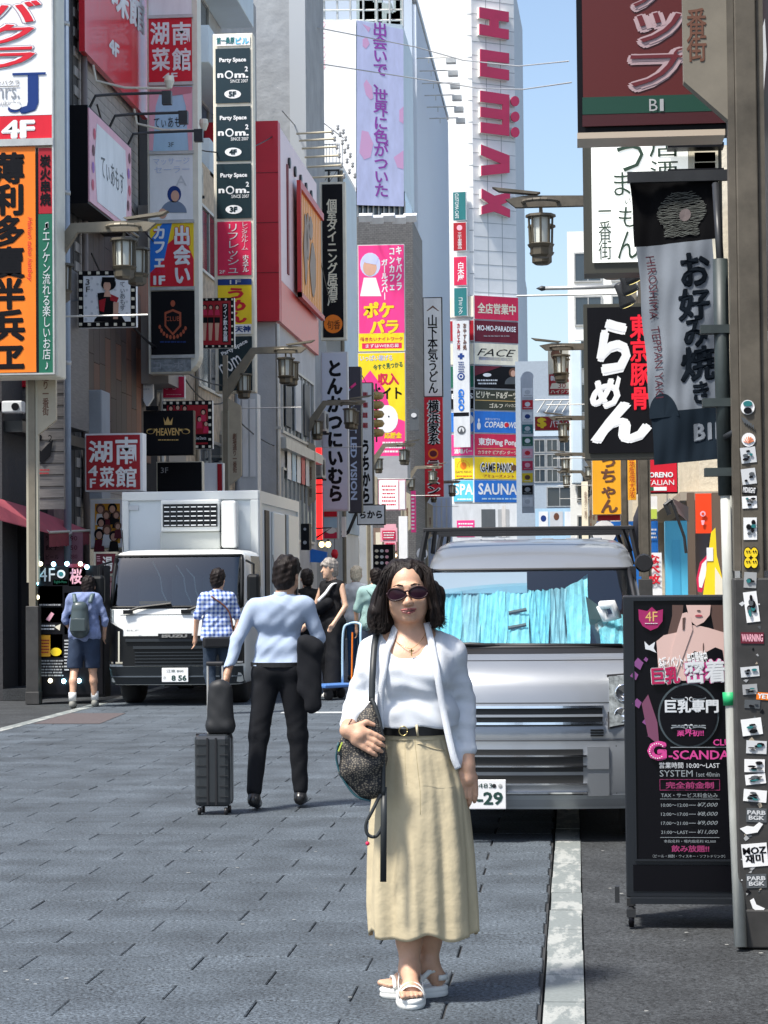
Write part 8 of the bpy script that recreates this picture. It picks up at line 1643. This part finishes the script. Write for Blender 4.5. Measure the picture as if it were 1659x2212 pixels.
# grey haired man pushing a trolley
Y_ = 28.9; pr, D = person('grey haired man in black sleeveless top and wide black trousers pushing a trolley', px_(716, Y_), Y_, R(-42), dict(head=(.0,-.03,1.60), el=(.25,.02,1.14), wl=(.22,-.15,.93), er=(-.25,-.05,1.12), wr=(-.22,-.22,.92), kl=(.12,-.05,.5), al=(.15,-.12,.08), ar=(-.14,.16,.08), kr=(-.12,.06,.5), _yaw=-15, _wide=.05, _hem=.9, _cut=1), h=.011, H=1.79, skin=skinmat('skin_light', (.62,.4,.28)), hair=HAIRG, tops=cloth('top_black', (.012,.012,.014)), legs=BLK, shoes=SHOEW, hairfn=tall_hair, sl=0)
ribbon(smooth_path([(.14,.1,1.42),(.13,-.08,1.42),(.05,-.14,1.3),(-.08,-.15,1.2)]), .045, .01, 'bag_strap', P('white'), pr); V = Vox((-.25,-.25,.95), (.2,.05,1.35), .012); V.cone((-.1,-.12,1.1), (.08,-.12,1.18), .08, .07, .03); V.mesh('chest_bag', BLK, pr)
tx = px_(742, 28.4); tl = thing('trolley', 'blue platform trolley with a pale folding handle', 'trolley', (tx, 28.4, 0), R(-42))
B().box(-.2,-.5,.16,.2,.15,.2).build('platform', mat('trolley_blue', (.08,.2,.5), .5), tl, bevel=.01)
b = B().tube(smooth_path([(-.17,.13,.2),(-.17,.15,.85),(-.1,.2,.97),(.1,.2,.97),(.17,.15,.85),(.17,.13,.2)]), .016, 8).build('handle', P('lblue'), tl, True); B().tube([(.0,.14,.2),(.0,.16,.86)], .012, 6).build('handle_brace', P('orange'), tl)
for sx in (-1, 1):
    for sy in (-.4, .08): B().lathe([(.03,-.02),(.07,-.018),(.07,.018),(.03,.02)], (sx*.15, sy, .07), 16, 'x').build('wheel', RUB, tl, True)
# black tee person mostly hidden behind the businessman
pr, D = person('person in black T-shirt and black trousers half hidden behind the businessman', px_(664, 29.6), 29.6, R(200), dict(el=(.24,.0,1.14)), h=.013, H=1.66, hair=HAIR, tops=cloth('tee_black', (.012,.012,.013)), legs=BLK, shoes=SHOEB, hairfn=short, sl=.6)
pr, D = person('blond person in a white shirt turned away towards the shops', px_(772, 33.5), 33.5, R(150), dict(head=(.02,-.02,1.6), _loose=2, _hem=.85, _yaw=30), h=.013, H=1.72, hair=HAIRB, tops=cloth('shirt_white', (.7,.72,.72)), legs=cloth('jeans_blue', (.04,.1,.2)), shoes=SHOEB, hairfn=tall_hair, sl=.8)
pr, D = person('dark haired person in a mint green shirt with a bag strap, partly behind the woman', px_(808, 30.2), 30.2, R(195), dict(head=(-.04,-.02,1.58), _loose=2.4, _hem=.84, el=(.25,.02,1.12)), h=.013, H=1.68, hair=HAIR, tops=cloth('shirt_mint', (.36,.55,.52), .85, var=.08), legs=cloth('trousers_slate', (.06,.08,.12)), shoes=SHOEB, hairfn=tall_hair, sl=.9)
ribbon(smooth_path([(.12,-.03,1.43),(.1,.1,1.42),(-.05,.16,1.2),(-.17,.14,1.0)]), .04, .01, 'bag_strap', mat('strap_green', (.05,.12,.11), .6), pr)
